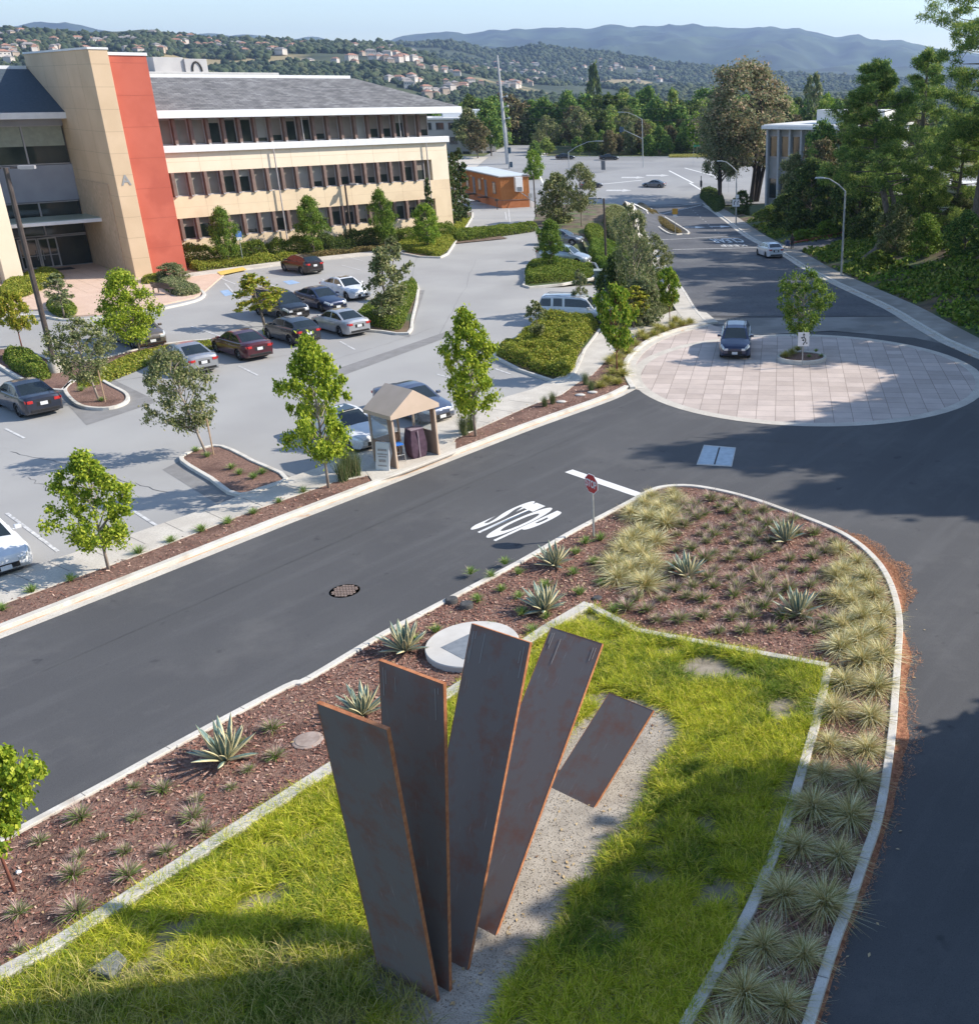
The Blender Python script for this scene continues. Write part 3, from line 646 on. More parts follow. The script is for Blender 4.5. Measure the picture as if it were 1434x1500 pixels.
# orange bark washed out along the outside of the kerb
def fringe(name, line_px, wpx, seed, label):
    rng = np.random.default_rng(seed); base = smooth_line(g0(line_px), 10); N = len(base); inn = []; oo = []; o3 = []
    for i, p in enumerate(base):
        d = (base[min(i+1, N-1)]-base[max(i-1, 0)]).normalized(); nn = Vector((d.y, -d.x))*-1
        wv = np.interp(i/(N-1), np.linspace(0, 1, len(wpx)), wpx)*(.75+.55*float(vnoise(i*.35, seed*7.7)))
        inn.append(p+nn*.09); oo.append(p+nn*(.12+wv*.62)); o3.append(p+nn*(.14+wv*1.35))
    pl = inn+oo[::-1]
    b_ = MB(); b_.add([(p.x, p.y, .05) for p in inn]+[(p.x, p.y, .008) for p in oo], [[i, i+1, N+i+1, N+i] for i in range(N-1)])
    o = b_.build(name, mat('orange_bark', (.22, .085, .045), (.5, .23, .13), .95, scale=9, detail=8, bump=.9, bscale=35, c3=(.12, .05, .03), bdist=.04), recalc=True); tag(o, label, 'bark spill', kind='stuff')
    X, Y = scatter(pl, 50000, rng); X2, Y2 = scatter(inn+o3[::-1], 22000, rng); X = np.concatenate([X, X2]); Y = np.concatenate([Y, Y2]); k = len(X); C = np.column_stack([X, Y, np.full(k, .02)])
    V, F = blades(C, 1, .09, (1.0, 1.6), .012, .05, rng, 1); V[:, 2] = np.maximum(V[:, 2], .012)
    o2 = raw('bark_needles', V, F, ramp3(mat('needles', (.1, .04, .02), (.5, .26, .15), .9, island=True), [(.16, .06, .03), (.38, .16, .08), (.55, .29, .16)])); tag(o2, label, 'bark spill', kind='stuff')
fringe('bark_spill', [(1190, 768), (1225, 782), (1262, 805), (1290, 835), (1308, 868), (1316, 898)], [0, .25, .45, .5, .42, .0], 3, 'orange bark washed onto the road outside the kerb')
fringe('bark_spill', [(1317, 925), (1316, 960), (1313, 1010), (1308, 1070), (1300, 1125), (1291, 1175), (1275, 1235), (1256, 1290), (1230, 1360), (1210, 1420), (1185, 1500), (1150, 1600)], [0, .38, .2, .4, .35, .25, .15, .2, .1, .08, .08, .08], 4, 'orange brown bark lying in the shade outside the kerb')

# dry leaves blown over gravel, bark, gutter and road edge
def litter(name, poly, n, z, lab):
    X, Y = scatter(poly, n, RC); N = len(X)
    if not N: return
    V, F = leaf_cloud0(np.column_stack([X, Y, T(X, Y)+z]), .055)
    tag(raw(name, V, F, ramp3(mat('dry_leaves', (.2, .1, .05), (.5, .35, .18), .9, island=True), [(.13, .06, .03), (.28, .15, .07), (.42, .28, .13), (.5, .4, .24)])), lab, 'leaf litter', kind='stuff')
def leaf_cloud0(C, size):
    N = len(C); a = RC.uniform(0, 6.28, N); s_ = size*RC.uniform(.4, 1.2, N); u = np.column_stack([np.cos(a), np.sin(a), RC.uniform(-.15, .15, N)])*s_[:, None]; v = np.column_stack([-np.sin(a), np.cos(a), RC.uniform(-.3, .3, N)])*(s_*.5)[:, None]; C = C+np.array([0, 0, .012])
    return np.stack([C-u, C-v+[0, 0, .006], C+u, C+v+[0, 0, .006]], 1).reshape(-1, 3), np.arange(4*N).reshape(-1, 4)
litter('leaf_litter', grav, 700, .07, 'dry brown leaves scattered over the gravel round the plates')
litter('leaf_litter', mul2, 2600, .11, 'dry leaves scattered over the bark of the planting island')
litter('leaf_litter', mul_poly, 1500, .12, 'dry leaves scattered along the bark verge by the road')
litter('leaf_litter', smooth_line([p+Vector((-.05, -.3)) for p in out_l[::6]], 1)+[p+Vector((.9, .5)) for p in out_l[::-6]], 700, .01, 'dry leaves lying on the asphalt close to the planter kerb')
# bright sedge filling the bed: stuff
RL = np.random.default_rng(21)
def gap(X, Y): return ~inside(X, Y, g0([(950, 946), (1000, 954), (1015, 962), (985, 968)]))&~inside(X, Y, g0([(1180, 1100), (1150, 1125), (1120, 1200), (1118, 1250), (1128, 1240), (1160, 1165)]))
def lawn(name, n, cond, m, length, width, nb, label, lean=(.05, 1.0), rot=0):
    X, Y = scatter(grass_poly, n, RL, grav); d = fbm(X*.55, Y*.55, 3, 31); ok = cond(X, Y, d) & (Y > 8.5) & gap(X, Y)
    X = X[ok]; Y = Y[ok]; C = np.column_stack([X, Y, np.full(len(X), .05)])
    V, F = blades(C, nb, length, lean, width, .42, RL, 3, .05)
    o = raw(name, V, F, m); tag(o, label, 'ornamental grass', kind='stuff'); return len(F)
nwall = sum(1 for _ in [0])
fine = lambda X, Y: fbm(X*1.7, Y*1.7, 2, 77)
m_sedge3 = ramp3(leafmat('sedge_straw', (.2, .2, .03), (.6, .5, .2), .3), [(.16, .19, .02), (.34, .36, .05), (.56, .50, .12), (.66, .55, .25)])
lawn('bright_sedge', 12500, lambda X, Y, d: (d > .20) & (fine(X, Y) > .25) & (d+.12*RL.random(len(X)) > .36), m_sedge, .54, .013, 46, 'bright yellow green tufted grass filling the bed round the steel plates', (.05, 1.15))
lawn('deep_sedge', 8500, lambda X, Y, d: (d > .17) & (fine(X, Y) > .235) & (d+.12*RL.random(len(X)) < .47), m_sedge2, .50, .013, 44, 'deeper green tufts among the bright grass', (.05, 1.1))
lawn('pale_sedge', 1500, lambda X, Y, d: (fine(X, Y) > .36), m_sedge3, .56, .012, 26, 'pale straw tinged tufts among the bright grass', (.05, 1.2))
# straw seed heads at the lower left
X, Y = scatter(g0([(0, 1500), (60, 1440), (560, 1380), (640, 1520), (700, 1640), (-100, 1640)]), 1500, RL)
ok = inside(X, Y, grass_poly)
V, F = blades(np.column_stack([X, Y, np.full(len(X), .05)])[ok], 6, .75, (.05, .5), .014, .4, RL, 3, .05)
tag(raw('straw_stems', V, F, m_gold), 'straw coloured flower stems standing in the grass at the foot of the plates', 'ornamental grass', kind='stuff')
# fallen dry leaves of edges of gravel
# ---------------------------------------------------------------- clump plants
CACHE = {}
def clump_mesh(name, m, n, length, lean, width, droop, seed, extra=None):
    rng = np.random.default_rng(seed); parts = [blades([(0, 0, 0)], n, length, lean, width, droop, rng, 4, length*.06)]; ms = [m]
    for e in (extra or []):
        parts.append(blades([(0, 0, 0)], e[1], e[2], e[3], e[4], e[5], rng, 4, length*.05)); ms.append(e[0])
    V, F, M = merge(parts); V[:, 2] = np.maximum(V[:, 2], .01); return V, F, M, ms
def clump(kind, p, s, label, group, off=.09):
    tbl = {
        'tan': ('tan_grass_clump', 'ornamental grass', lambda k: clump_mesh('c', m_tang, 150, .70, (.05, 1.2), .018, .28, 40+k, [(m_tan, 420, .92, (.05, 1.3), .017, .38)])),
        'tangreen': ('grey_green_grass_clump', 'ornamental grass', lambda k: clump_mesh('c', m_tang, 240, .74, (.1, 1.35), .013, .33, 60+k, [(m_tan, 380, .84, (.05, 1.4), .012, .42)])),
        'purple': ('purple_tuft', 'grass tuft', lambda k: clump_mesh('c', m_tuft, 150, .36, (.05, 1.0), .016, .25, 80+k, [(m_purp, 120, .50, (.05, 1.05), .012, .22)])),
        'green': ('green_tuft', 'grass tuft', lambda k: clump_mesh('c', m_tuft, 120, .40, (.05, .9), .018, .25, 100+k, [(m_purp, 14, .45, (.1, .9), .01, .3)])),
        'rush': ('rush_clump', 'rush', lambda k: clump_mesh('c', m_rush, 260, 1.0, (.0, .45), .012, .08, 120+k)),
        'gold': ('golden_grass_clump', 'ornamental grass', lambda k: clump_mesh('c', m_gold, 320, .72, (.05, 1.1), .02, .3, 140+k)),
    }[kind]
    k = random.randint(0, 3); key = (kind, k)
    if key not in CACHE:
        V, F, M, ms = tbl[2](k); o = raw(tbl[0], V, F, ms, mi=M); CACHE[key] = o
    else: o = CACHE[key].copy(); COL.objects.link(o)
    o.location = (p[0], p[1], Tz(p[0], p[1])+off); o.rotation_euler = (0, 0, random.uniform(0, 6.28)); o.scale = (s, s, s*random.uniform(.85, 1.1))
    return tag(o, label, tbl[1], group)
random.seed(3)
# tan clumps: the band inside the bed, then the strip between both kerbs
for x, y, s in [(945, 745, .9), (968, 752, 1), (990, 742, .9), (925, 760, .9), (950, 768, 1), (975, 775, 1.05), (940, 790, 1), (925, 800, 1), (960, 800, 1), (985, 762, .9), (915, 815, 1), (940, 822, 1.1), (900, 835, 1.1), (925, 845, 1.1), (955, 838, 1), (905, 855, 1), (945, 865, 1.15), (955, 735, .8), (985, 730, .7)]:
    clump('tan', P(x, y), s, 'tan feathery grass clump in the loose band crossing the bed behind the stop sign', 'tan grass clumps banding the bed')
for x, y, s in [(1230, 812, .8), (1255, 830, .85), (1235, 842, .9), (1268, 855, .95), (1243, 868, .95), (1225, 850, .8), (1280, 880, .95), (1250, 892, 1), (1228, 885, .9), (1290, 905, .9), (1262, 915, 1), (1235, 925, 1), (1285, 935, 1), (1258, 948, 1), (1232, 958, 1), (1290, 968, 1), (1262, 978, 1)]:
    clump('tan', P(x, y), s, 'sunlit tan grass clump massed against the outer kerb right of the agaves', 'sunlit tan grass clumps by the kerb')
for x, y in [(1236, 1008), (1282, 1015), (1222, 1050), (1275, 1058), (1215, 1100), (1270, 1105), (1205, 1142), (1258, 1150), (1190, 1192), (1245, 1205), (1172, 1248), (1228, 1262), (1148, 1320), (1208, 1335), (1118, 1395), (1178, 1410), (1090, 1468), (1150, 1482), (1060, 1540), (1125, 1560), (1030, 1610), (1090, 1640)]:
    clump('tangreen', P(x, y), random.uniform(.82, 1.2), 'grey green grass clump in two rows between the curved wall and the outer kerb', 'grass clumps in the curved strip')
# small purple and green tufts
bed = g0([(985, 735), (1060, 735), (1160, 765), (1225, 800), (1215, 860), (1215, 960), (1060, 938), (960, 915), (880, 885), (955, 880), (985, 830), (990, 780)])
pts = []
for j in range(16):
    for i in range(15):
        p = P(985, 735)+Vector((i*.70+(j % 2)*.35-2.2, -j*.68, 0))+Vector((random.uniform(-.15, .15), random.uniform(-.15, .15), 0))
        if inside([p.x], [p.y], bed)[0]: pts.append(p)
for p in pts:
    if random.random() < .09: continue
    clump('purple', p, random.uniform(.75, 1.5), 'small green tuft with purple seed heads in rows among the agaves', 'purple tufts in the agave bed')
for x, y in [(690, 845), (720, 850), (735, 870), (760, 880), (800, 865), (850, 875), (700, 885), (765, 905), (840, 845), (870, 830), (858, 800), (880, 795), (760, 845), (740, 830), (640, 930), (800, 910), (880, 860), (900, 900), (720, 925), (780, 930), (610, 945), (845, 815)]:
    clump('green', P(x, y), random.uniform(.8, 1.1), 'low green tuft near the two small white-leaved agaves and the stop sign', 'green tufts near the stop sign')
for x, y in [(60, 1240), (118, 1262), (185, 1255), (120, 1205), (200, 1205), (240, 1165), (285, 1205), (198, 1160), (245, 1255), (300, 1225), (290, 1180), (340, 1160), (110, 1290), (190, 1290), (30, 1345), (115, 1345), (20, 1230), (365, 1135), (405, 1115), (400, 1075), (350, 1100), (150, 1235), (30, 1400), (-20, 1300)]:
    clump('purple', P(x, y), random.uniform(.6, 1.25), 'small tuft with faded purple heads in the bark strip at lower left', 'tufts in the lower left bark strip')
for x, y, s in [(5, 898, 1), (48, 872, 1.1), (105, 855, 1.0), (205, 815, 1.2), (252, 798, 1), (296, 782, 1.2), (335, 770, 1.1), (372, 756, 1), (445, 725, 1.0), (409, 740, .8), (-60, 920, 1)]:
    clump('green', P(x, y), s, 'green tuft planted along the narrow bark verge left of the road', 'tufts along the road verge')
for x, y, s, l in [(512, 702, 1.5, 'tall dark green rush beside the maple left of the booth'), (503, 708, 1.3, 'dark rush leaning over the verge next to the booth sign board'), (523, 700, 1.3, 'rush clump right up against the white sign board'),
                   (680, 640, 1.2, 'grey seeding rush just right of the booth'), (690, 634, 1.1, 'grey rush around the foot of the maple right of the booth'), (798, 598, .8, 'short rush pair member left on the verge by flat stones'), (810, 594, .8, 'short rush pair member right on the verge by flat stones'), (866, 575, .9, 'dark rush where the verge meets the path'), (858, 566, .9, 'feathery dark rush behind the path bend')]:
    clump('rush', G(x, y), s, l, 'rushes on the verge')
for x, y in [(905, 565), (890, 562), (912, 553), (898, 550), (908, 540), (895, 535), (905, 528), (918, 520), (930, 508), (945, 500), (958, 494), (972, 488), (985, 483), (998, 479), (1010, 476), (940, 495), (965, 485), (990, 475), (880, 570), (915, 512)]:
    clump('gold', G(x, y), random.uniform(.9, 1.25), 'golden green grass clump behind the kerb at the edge of the paved circle', 'golden grasses by the circle')
for x, y in [(1160, 524), (1150, 528), (1168, 518), (1195, 520), (1203, 527), (1185, 528)]:
    clump('gold' if x < 1170 else 'green', P(x, y), .8, 'grass clump on the round island under the small tree', 'grasses on the round island', .2)

# ---------------------------------------------------------------- agaves
m_aga = mat('agave_blue', (.10, .17, .15), (.20, .28, .25), .5, scale=14, spec=.4); m_agc = mat('agave_cream', (.55, .48, .26), (.68, .62, .40), .5, scale=9, spec=.4)
def agave_mesh(seed):
    rng = random.Random(seed); V = []; F = []; M = []
    n = 30
    for i in range(n):
        f = i/n; a = i*2.4+rng.uniform(-.2, .2); lean = .12+1.25*(1-f)**1.15+rng.uniform(-.06, .06); L = (.72+.25*math.sin(f*3.1))*rng.uniform(.85, 1.1); W = .062*rng.uniform(.9, 1.15)
        h = Vector((math.cos(a), math.sin(a), 0)); s = Vector((-math.sin(a), math.cos(a), 0)); k = len(V); seg = 9; pos = h*.04; ang = lean*.8
        bend = (-.1 if f > .5 else .13)*rng.uniform(.3, 1.5)
        for j in range(seg+1):
            t = j/seg; d = h*math.sin(ang)+Vector((0, 0, 1))*math.cos(ang); nn = d.cross(s)*-1
            w_ = W*(.62+.9*math.sin(min(t*1.25+.1, 1.57))*1.0)*(1-t**3.2)+.003; up = nn*(w_*.5)
            V += [pos+s*w_+up, pos+s*w_*.62+up*.15, pos-nn*w_*.12, pos-s*w_*.62+up*.15, pos-s*w_+up]
            if j: 
                for e in range(4):
                    q = k+(j-1)*5+e; F.append([q, q+1, q+6, q+5]); M.append(1 if e in (0, 3) else 0)
            pos = pos+d*(L/seg); ang += (lean*.28+bend)/seg*(1 if t < .8 else 2)
    return V, F, M
def agave(i, p, s, label):
    key = ('agave', i % 3)
    if key not in CACHE:
        V, F, M = agave_mesh(i % 3+5); o = MB(); o.v = [tuple(v) for v in V]; o.f = F; o.m = M; o = o.build('agave', [m_aga, m_agc], smooth=True, recalc=False)
        md = o.modifiers.new('thick', 'SOLIDIFY'); md.thickness = .012; CACHE[key] = o
    else: o = CACHE[key].copy(); COL.objects.link(o)
    o.location = (p[0], p[1], .09); o.scale = (s,)*3; o.rotation_euler = (0, 0, i*1.3); return tag(o, label, 'agave', 'striped agaves in the planting island')
for i, (x, y, s, l) in enumerate([(332, 1118, 1.0, 'cream edged agave alone in the lower left bark strip, beside a flat stone disc'), (594, 957, .95, 'cream edged agave between the road kerb and the round concrete pad'), (532, 1052, .85, 'cream edged agave half hidden behind the leftmost steel plate'),
                                 (797, 898, .95, 'cream edged agave just above the two middle steel plates'), (812, 832, .85, 'cream edged agave closest to the stop sign and the road kerb'), (1006, 848, .85, 'cream edged agave beside the band of tan grass'), (1150, 796, .9, 'cream edged agave highest up in the bed, near the top of the outer kerb'), (1168, 905, .95, 'cream edged agave lowest in the bed, above the short kinked wall')]):
    agave(i, P(x, y), s*1.02, l)

# ---------------------------------------------------------------- the leaning steel plates
m_steel, t, b = newmat('weathered_steel'); N_ = t.nodes; L_ = t.links
tc = N_.new('ShaderNodeTexCoord'); mp = N_.new('ShaderNodeMapping'); mp.inputs['Scale'].default_value = (6, 6, .5); L_.new(tc.outputs['Object'], mp.inputs[0])
n1 = N_.new('ShaderNodeTexNoise'); n1.inputs['Scale'].default_value = 1.5; n1.inputs['Detail'].default_value = 9; L_.new(mp.outputs[0], n1.inputs[0])
r1_ = N_.new('ShaderNodeValToRGB'); e = r1_.color_ramp.elements; e[0].position = .32; e[0].color = (.105, .088, .082, 1); e[1].position = .7; e[1].color = (.42, .34, .30, 1); q = e.new(.5); q.color = (.20, .165, .15, 1)
n2_ = N_.new('ShaderNodeTexNoise'); n2_.inputs['Scale'].default_value = 1.4; n2_.inputs['Detail'].default_value = 10; n2_.inputs['Roughness'].default_value = .7; L_.new(tc.outputs['Object'], n2_.inputs[0])
r2_ = N_.new('ShaderNodeMapRange'); r2_.inputs[1].default_value = .48; r2_.inputs[2].default_value = .66; r2_.inputs[4].default_value = .85; L_.new(n2_.outputs['Fac'], r2_.inputs[0])
mx = N_.new('ShaderNodeMix'); mx.data_type = 'RGBA'; mx.inputs[7].default_value = (.23, .105, .072, 1); L_.new(r1_.outputs[0], mx.inputs[6]); L_.new(r2_.outputs[0], mx.inputs[0])
# pale runs and scratches
mp2 = N_.new('ShaderNodeMapping'); mp2.inputs['Scale'].default_value = (22, 22, 1.1); L_.new(tc.outputs['Object'], mp2.inputs[0]); n3_ = N_.new('ShaderNodeTexNoise'); n3_.inputs['Scale'].default_value = 1.6; n3_.inputs['Detail'].default_value = 3; L_.new(mp2.outputs[0], n3_.inputs[0])
r3_ = N_.new('ShaderNodeMapRange'); r3_.inputs[1].default_value = .66; r3_.inputs[2].default_value = .78; r3_.inputs[4].default_value = .6; L_.new(n3_.outputs['Fac'], r3_.inputs[0])
mx2 = N_.new('ShaderNodeMix'); mx2.data_type = 'RGBA'; mx2.inputs[7].default_value = (.45, .42, .42, 1); L_.new(mx.outputs[2], mx2.inputs[6]); L_.new(r3_.outputs[0], mx2.inputs[0]); L_.new(mx2.outputs[2], b.inputs[0])
b.inputs['Roughness'].default_value = .8; b.inputs['Specular IOR Level'].default_value = .2; b.inputs['Metallic'].default_value = .0
m_rust = mat('edge_rust', (.38, .13, .05), (.54, .23, .10), .85, scale=9, detail=8, bump=.3, c3=(.25, .08, .04))
m_chalk = mat('chalk_drip', (.34, .32, .30))
PL = [  # bottom right corner px, azimuth of the bottom edge, vector up the plate, width, length of visible
    ((641, 1472), 118.97, (.196, -1.088, 6.326), 1.36, 'leftmost leaning steel plate, tallest and standing nearly upright with a bright orange edge'),
    ((658, 1458), 120.69, (.489, .069, 6.207), 1.36, 'second steel plate from the left, upright, in the fan behind the leftmost'),
    ((683, 1428), 120.74, (1.137, 2.175, 5.462), 1.36, 'middle steel plate of the fan, leaning away with its top over the round concrete pad'),
    ((722, 1380), 121.02, (1.747, 4.315, 3.789), 1.36, 'fourth steel plate from the left, leaning far back to the right'),
    ((868, 1186), 124.75, (1.264, 1.577, 1.481), 1.28, 'short separate steel plate rising low out of the gravel, rightmost of the five')]
for (br_, az_, u, W_, lab) in PL:
    A = P(*br_, .05 if u[2] < 2 else 0); e_ = azv(az_); U = Vector(u); bl = A-e_*W_; nrm = e_.cross(U).normalized()
    if nrm.y > 0: nrm = -nrm                         # towards the viewer
    uh = U.normalized(); ce = uh.dot(e_); lz = (uh-e_*ce).normalized(); kz = math.sqrt(1-ce*ce); ly = lz.cross(e_).normalized()
    def skew(q):
        q.v = [(v[0]+v[2]*ce, v[1], v[2]*kz) for v in q.v]; return q
    t_ = .065; t0 = -.25 if u[2] > 2 else -.1
    o = thing('steel_plate', lab, 'steel plate', bl, 0, 'leaning plates of rusted steel')
    # local frame with z up the plate so the streaks run along it
    Mx = Matrix(((e_.x, ly.x, lz.x, 0), (e_.y, ly.y, lz.y, 0), (e_.z, ly.z, lz.z, 0), (0, 0, 0, 1)))
    L_len = U.length; sh = U.dot(e_)/U.length        # slight skew
    b_ = MB(); sg = -1 if ly.dot(nrm) > 0 else 1
    b_.box((W_/2, sg*t_/2, (L_len+t0)/2+0), (W_, t_*.9, L_len-t0)); skew(b_); pl = b_.build('plate', m_steel, o, bevel=.004); pl.matrix_basis = Mx
    b_ = MB(); b_.box((W_+.003, sg*t_/2, (L_len+t0)/2), (.008, t_, L_len-t0)); b_.box((W_/2, sg*t_/2, L_len+.003), (W_+.012, t_, .008)); b_.box((-.003, sg*t_/2, (L_len+t0)/2), (.008, t_, L_len-t0))
    skew(b_); ed = b_.build('edge', m_rust, o); ed.matrix_basis = Mx
    if u[2] > 3 and lab[0] != 'l':
        for xx in (.09, .14, W_-.16, W_-.1, .35):
            b_ = MB(); zz = L_len-random.uniform(.06, .2); ll = random.uniform(.1, .6)
            b_.box((xx, -sg*.0035, zz-ll/2), (.012, .004, ll))
            skew(b_); d_ = b_.build('chalk_mark', m_chalk, o); d_.matrix_basis = Mx
m_pad = mat('pad_concrete', (.50, .48, .445), (.60, .58, .54), .8, scale=1.5, detail=8, c4=(.48, .47, .45))
c_ = P(693, 955); o = thing('round_pad', 'raised white concrete disc with a square grey plaque, behind the steel plates', 'concrete pad', (c_.x, c_.y, 0))
MB().lathe([(1.26, .0), (1.28, .25), (1.26, .28), (0, .28)], 48).build('disc', m_pad, o, smooth='auto')
b_ = MB(); b_.box((-.12, -.2, .283), (1.0, .95, .012), R(-40)); b_.build('plaque', mat('plaque_metal', (.20, .22, .24), (.27, .29, .31), .5, .2, scale=5), o)
for i, (x, y, r_, h, l) in enumerate([(662, 886, .19, .22, 'dark round valve cover nearer the road kerb, of a pair'), (684, 894, .20, .24, 'dark round valve cover nearer the concrete pad, of a pair'), (875, 881, .15, .14, 'small dark round cover flat in the bark below the tan grass'), (452, 1090, .36, .12, 'flat brown stone disc in the bark left of the steel plates')]):
    p = P(x, y); o = thing('ground_cover_lid', l, 'valve cover' if i < 3 else 'stone disc', (p.x, p.y, 0))
    m1 = mat('lid_dark', (.05, .05, .05), (.10, .095, .09), .6, scale=8) if i < 3 else mat('lid_stone', (.26, .20, .17), (.38, .31, .27), .9, scale=5, detail=8)
    MB().lathe([(r_, 0), (r_, h*.9), (r_*.93, h), (0, h)], 24).build('body', m1, o, smooth='auto')
    MB().lathe([(r_*.8, h+.001), (r_*.78, h+.012), (0, h+.012)], 24).build('lid', m1, o, smooth='auto')
for x, y in [(733, 560+0), ]: pass
for i, (x, y, l) in enumerate([(822, 592, 'flat pale stepping stone nearest the short rushes'), (850, 582, 'flat pale stone on the verge, middle of three'), (868, 578, 'flat pale stone on the verge near the path')]):
    p = G(x, y); b_ = MB(); b_.lathe([(.24, 0), (.27, .04), (.22, .07), (0, .075)], 9); o = b_.build('flat_stone', m_pad, smooth=True); o.location = (p.x, p.y, p.z+.1); o.scale = (1, .7, 1); tag(o, l, 'stone')
q = g0([(132, 1438), (176, 1406), (190, 1420), (164, 1446)])
b_ = MB(); b_.prism(q, 0, .26); o = b_.build('stone_block', mat('rough_stone', (.16, .17, .16), (.30, .31, .30), .9, scale=7, detail=8, bump=.5, c3=(.1, .1, .1)), bevel=.03); tag(o, 'grey stone block sunk in the grass at lower left', 'stone block')
for x, y, l in [(1170, 1308, 'small white scrap of litter among the lower grass clumps'), (25, 1277, 'tiny white cup lying on the bark near the leaning young tree')]:
    p = P(x, y, .1); b_ = MB(); b_.lathe([(.03, 0), (.045, .05), (.05, .09), (0, .09)], 8); o = b_.build('litter', mat('litter_white', (.8, .8, .8))); o.location = p; o.rotation_euler = (1.4, .3, 1); tag(o, l, 'litter')
# ---------------------------------------------------------------- office building
m_cream = mat('render_cream', (.72, .57, .385), (.78, .63, .435), .85, scale=.6, detail=8, bump=.1, bscale=30, c4=(.69, .545, .37), s4=.3)
m_creamt = mat('render_pale_cream', (.78, .66, .50), (.82, .71, .55), .85, scale=.6, detail=8, bump=.1, bscale=30)
m_fin = mat('fin_panels', (.58, .43, .28), (.64, .48, .32), .8, scale=.5, detail=8, bump=.1, bscale=25)
m_red = mat('red_render', (.47, .105, .065), (.52, .125, .08), .8, scale=.5, detail=8, bump=.1, bscale=25, c4=(.44, .095, .06), s4=.3)
m_stone = mat('stone_cladding', (.46, .345, .235), (.58, .44, .31), .85, scale=3, detail=8, bump=.2, c4=(.50, .38, .26), s4=1)
m_trim = mat('white_trim', (.70, .71, .72), (.76, .77, .78), .5, scale=2)
m_pier = mat('brown_pier', (.17, .115, .095), (.22, .15, .125), .6, scale=2)
m_piers = mat('grey_mullion', (.36, .34, .34), (.42, .40, .40), .5, scale=2)
m_glass = mat('dark_glass', (.025, .035, .035), (.05, .06, .055), .06, spec=.8, scale=.6)
m_blind = mat('roller_blind', (.21, .18, .15), (.26, .225, .19), .8, scale=.8)
m_blind2 = mat('roller_blind_light', (.28, .27, .24), (.33, .32, .29), .8, scale=.8)
m_spand = mat('grey_spandrel', (.30, .31, .35), (.34, .35, .39), .5, scale=.8)
m_dark = mat('dark_metal', (.03, .028, .027), (.05, .047, .045), .5, scale=4)
m_galv = mat('galvanised', (.36, .38, .39), (.46, .48, .49), .45, .5, scale=6)
m_roof, t, b = newmat('shingle_roof'); N_ = t.nodes; L_ = t.links
tc = N_.new('ShaderNodeTexCoord'); mp = N_.new('ShaderNodeMapping'); mp.inputs['Rotation'].default_value = (0, 0, 0)
br = N_.new('ShaderNodeTexBrick'); br.inputs['Scale'].default_value = 1; br.inputs['Brick Width'].default_value = .6; br.inputs['Row Height'].default_value = .28; br.inputs['Mortar Size'].default_value = .02
br.inputs['Color1'].default_value = (.13, .13, .135, 1); br.inputs['Color2'].default_value = (.24, .24, .24, 1); br.inputs['Mortar'].default_value = (.08, .08, .085, 1); br.inputs['Bias'].default_value = -.1
L_.new(tc.outputs['Object'], mp.inputs[0]); L_.new(mp.outputs[0], br.inputs[0])
n_ = N_.new('ShaderNodeTexNoise'); n_.inputs['Scale'].default_value = .9; n_.inputs['Detail'].default_value = 9; r_ = N_.new('ShaderNodeMapRange'); r_.inputs[1].default_value = .3; r_.inputs[2].default_value = .7; r_.inputs[3].default_value = .75; r_.inputs[4].default_value = 1.2
L_.new(n_.outputs['Fac'], r_.inputs[0]); L_.new(tc.outputs['Object'], n_.inputs[0]); mu = N_.new('ShaderNodeMix'); mu.data_type = 'RGBA'; mu.blend_type = 'MULTIPLY'; mu.inputs[0].default_value = 1; L_.new(br.outputs[0], mu.inputs[6]); L_.new(r_.outputs[0], mu.inputs[7]); L_.new(mu.outputs[2], b.inputs[0]); b.inputs['Roughness'].default_value = .9

ORG = P(272, 388)
ob = thing('office_building', 'three storey cream office block with red tower wall, tan fin and grey shingle roof', 'building', ORG, R(45))
def wb(v): return ob.matrix_basis
def LB(u, y, z=0.0):
    """building-local -> world"""
    c, s = math.cos(R(45)), math.sin(R(45)); return Vector((ORG.x+u*c-y*s, ORG.y+u*s+y*c, z))
UE = 27.4
b_ = MB()      # solid cream bands of the long front; windows sit in the gaps
for z0, z1 in ((-1, 2.1), (3.95, 5.75), (7.75, 9.38)): b_.box(((UE-3)/2, .9, (z0+z1)/2), (UE+3, 1.8, z1-z0), m=0 if z0 < 6 else 1)
b_.box((UE-.95, .895, 3.0), (1.9, 1.79, 1.92)); b_.box((UE-.95, .895, 6.75), (1.9, 1.79, 2.02), m=1)
b_.box(((UE-3)/2, 20.5, 4.5), (UE+2.8, 37.2, 9.6)); b_.box((UE/2-1.6, 20, 11.1), (UE-1.2, 36.5, 3.4))
o = b_.build('wall', [m_cream, m_creamt], ob, bevel=0)
jb = MB()
for z in (4.85, 8.6, 1.2):
    jb.box((UE/2, -.002, z), (UE, .006, .02))
for u in range(1, 10): 
    for z0, z1 in ((3.95, 5.75), (7.75, 9.38)): jb.box((u*2.74, -.002, (z0+z1)/2), (.02, .006, z1-z0))
jb.build('wall_joint', mat('joint_tan', (.58, .45, .31)), ob)
b_ = MB(); b_.box((UE/2-1.4, -.08, 9.66), (UE+3.2, .55, .56)); b_.build('ledge', m_trim, ob, bevel=.02)
SP = 1.37
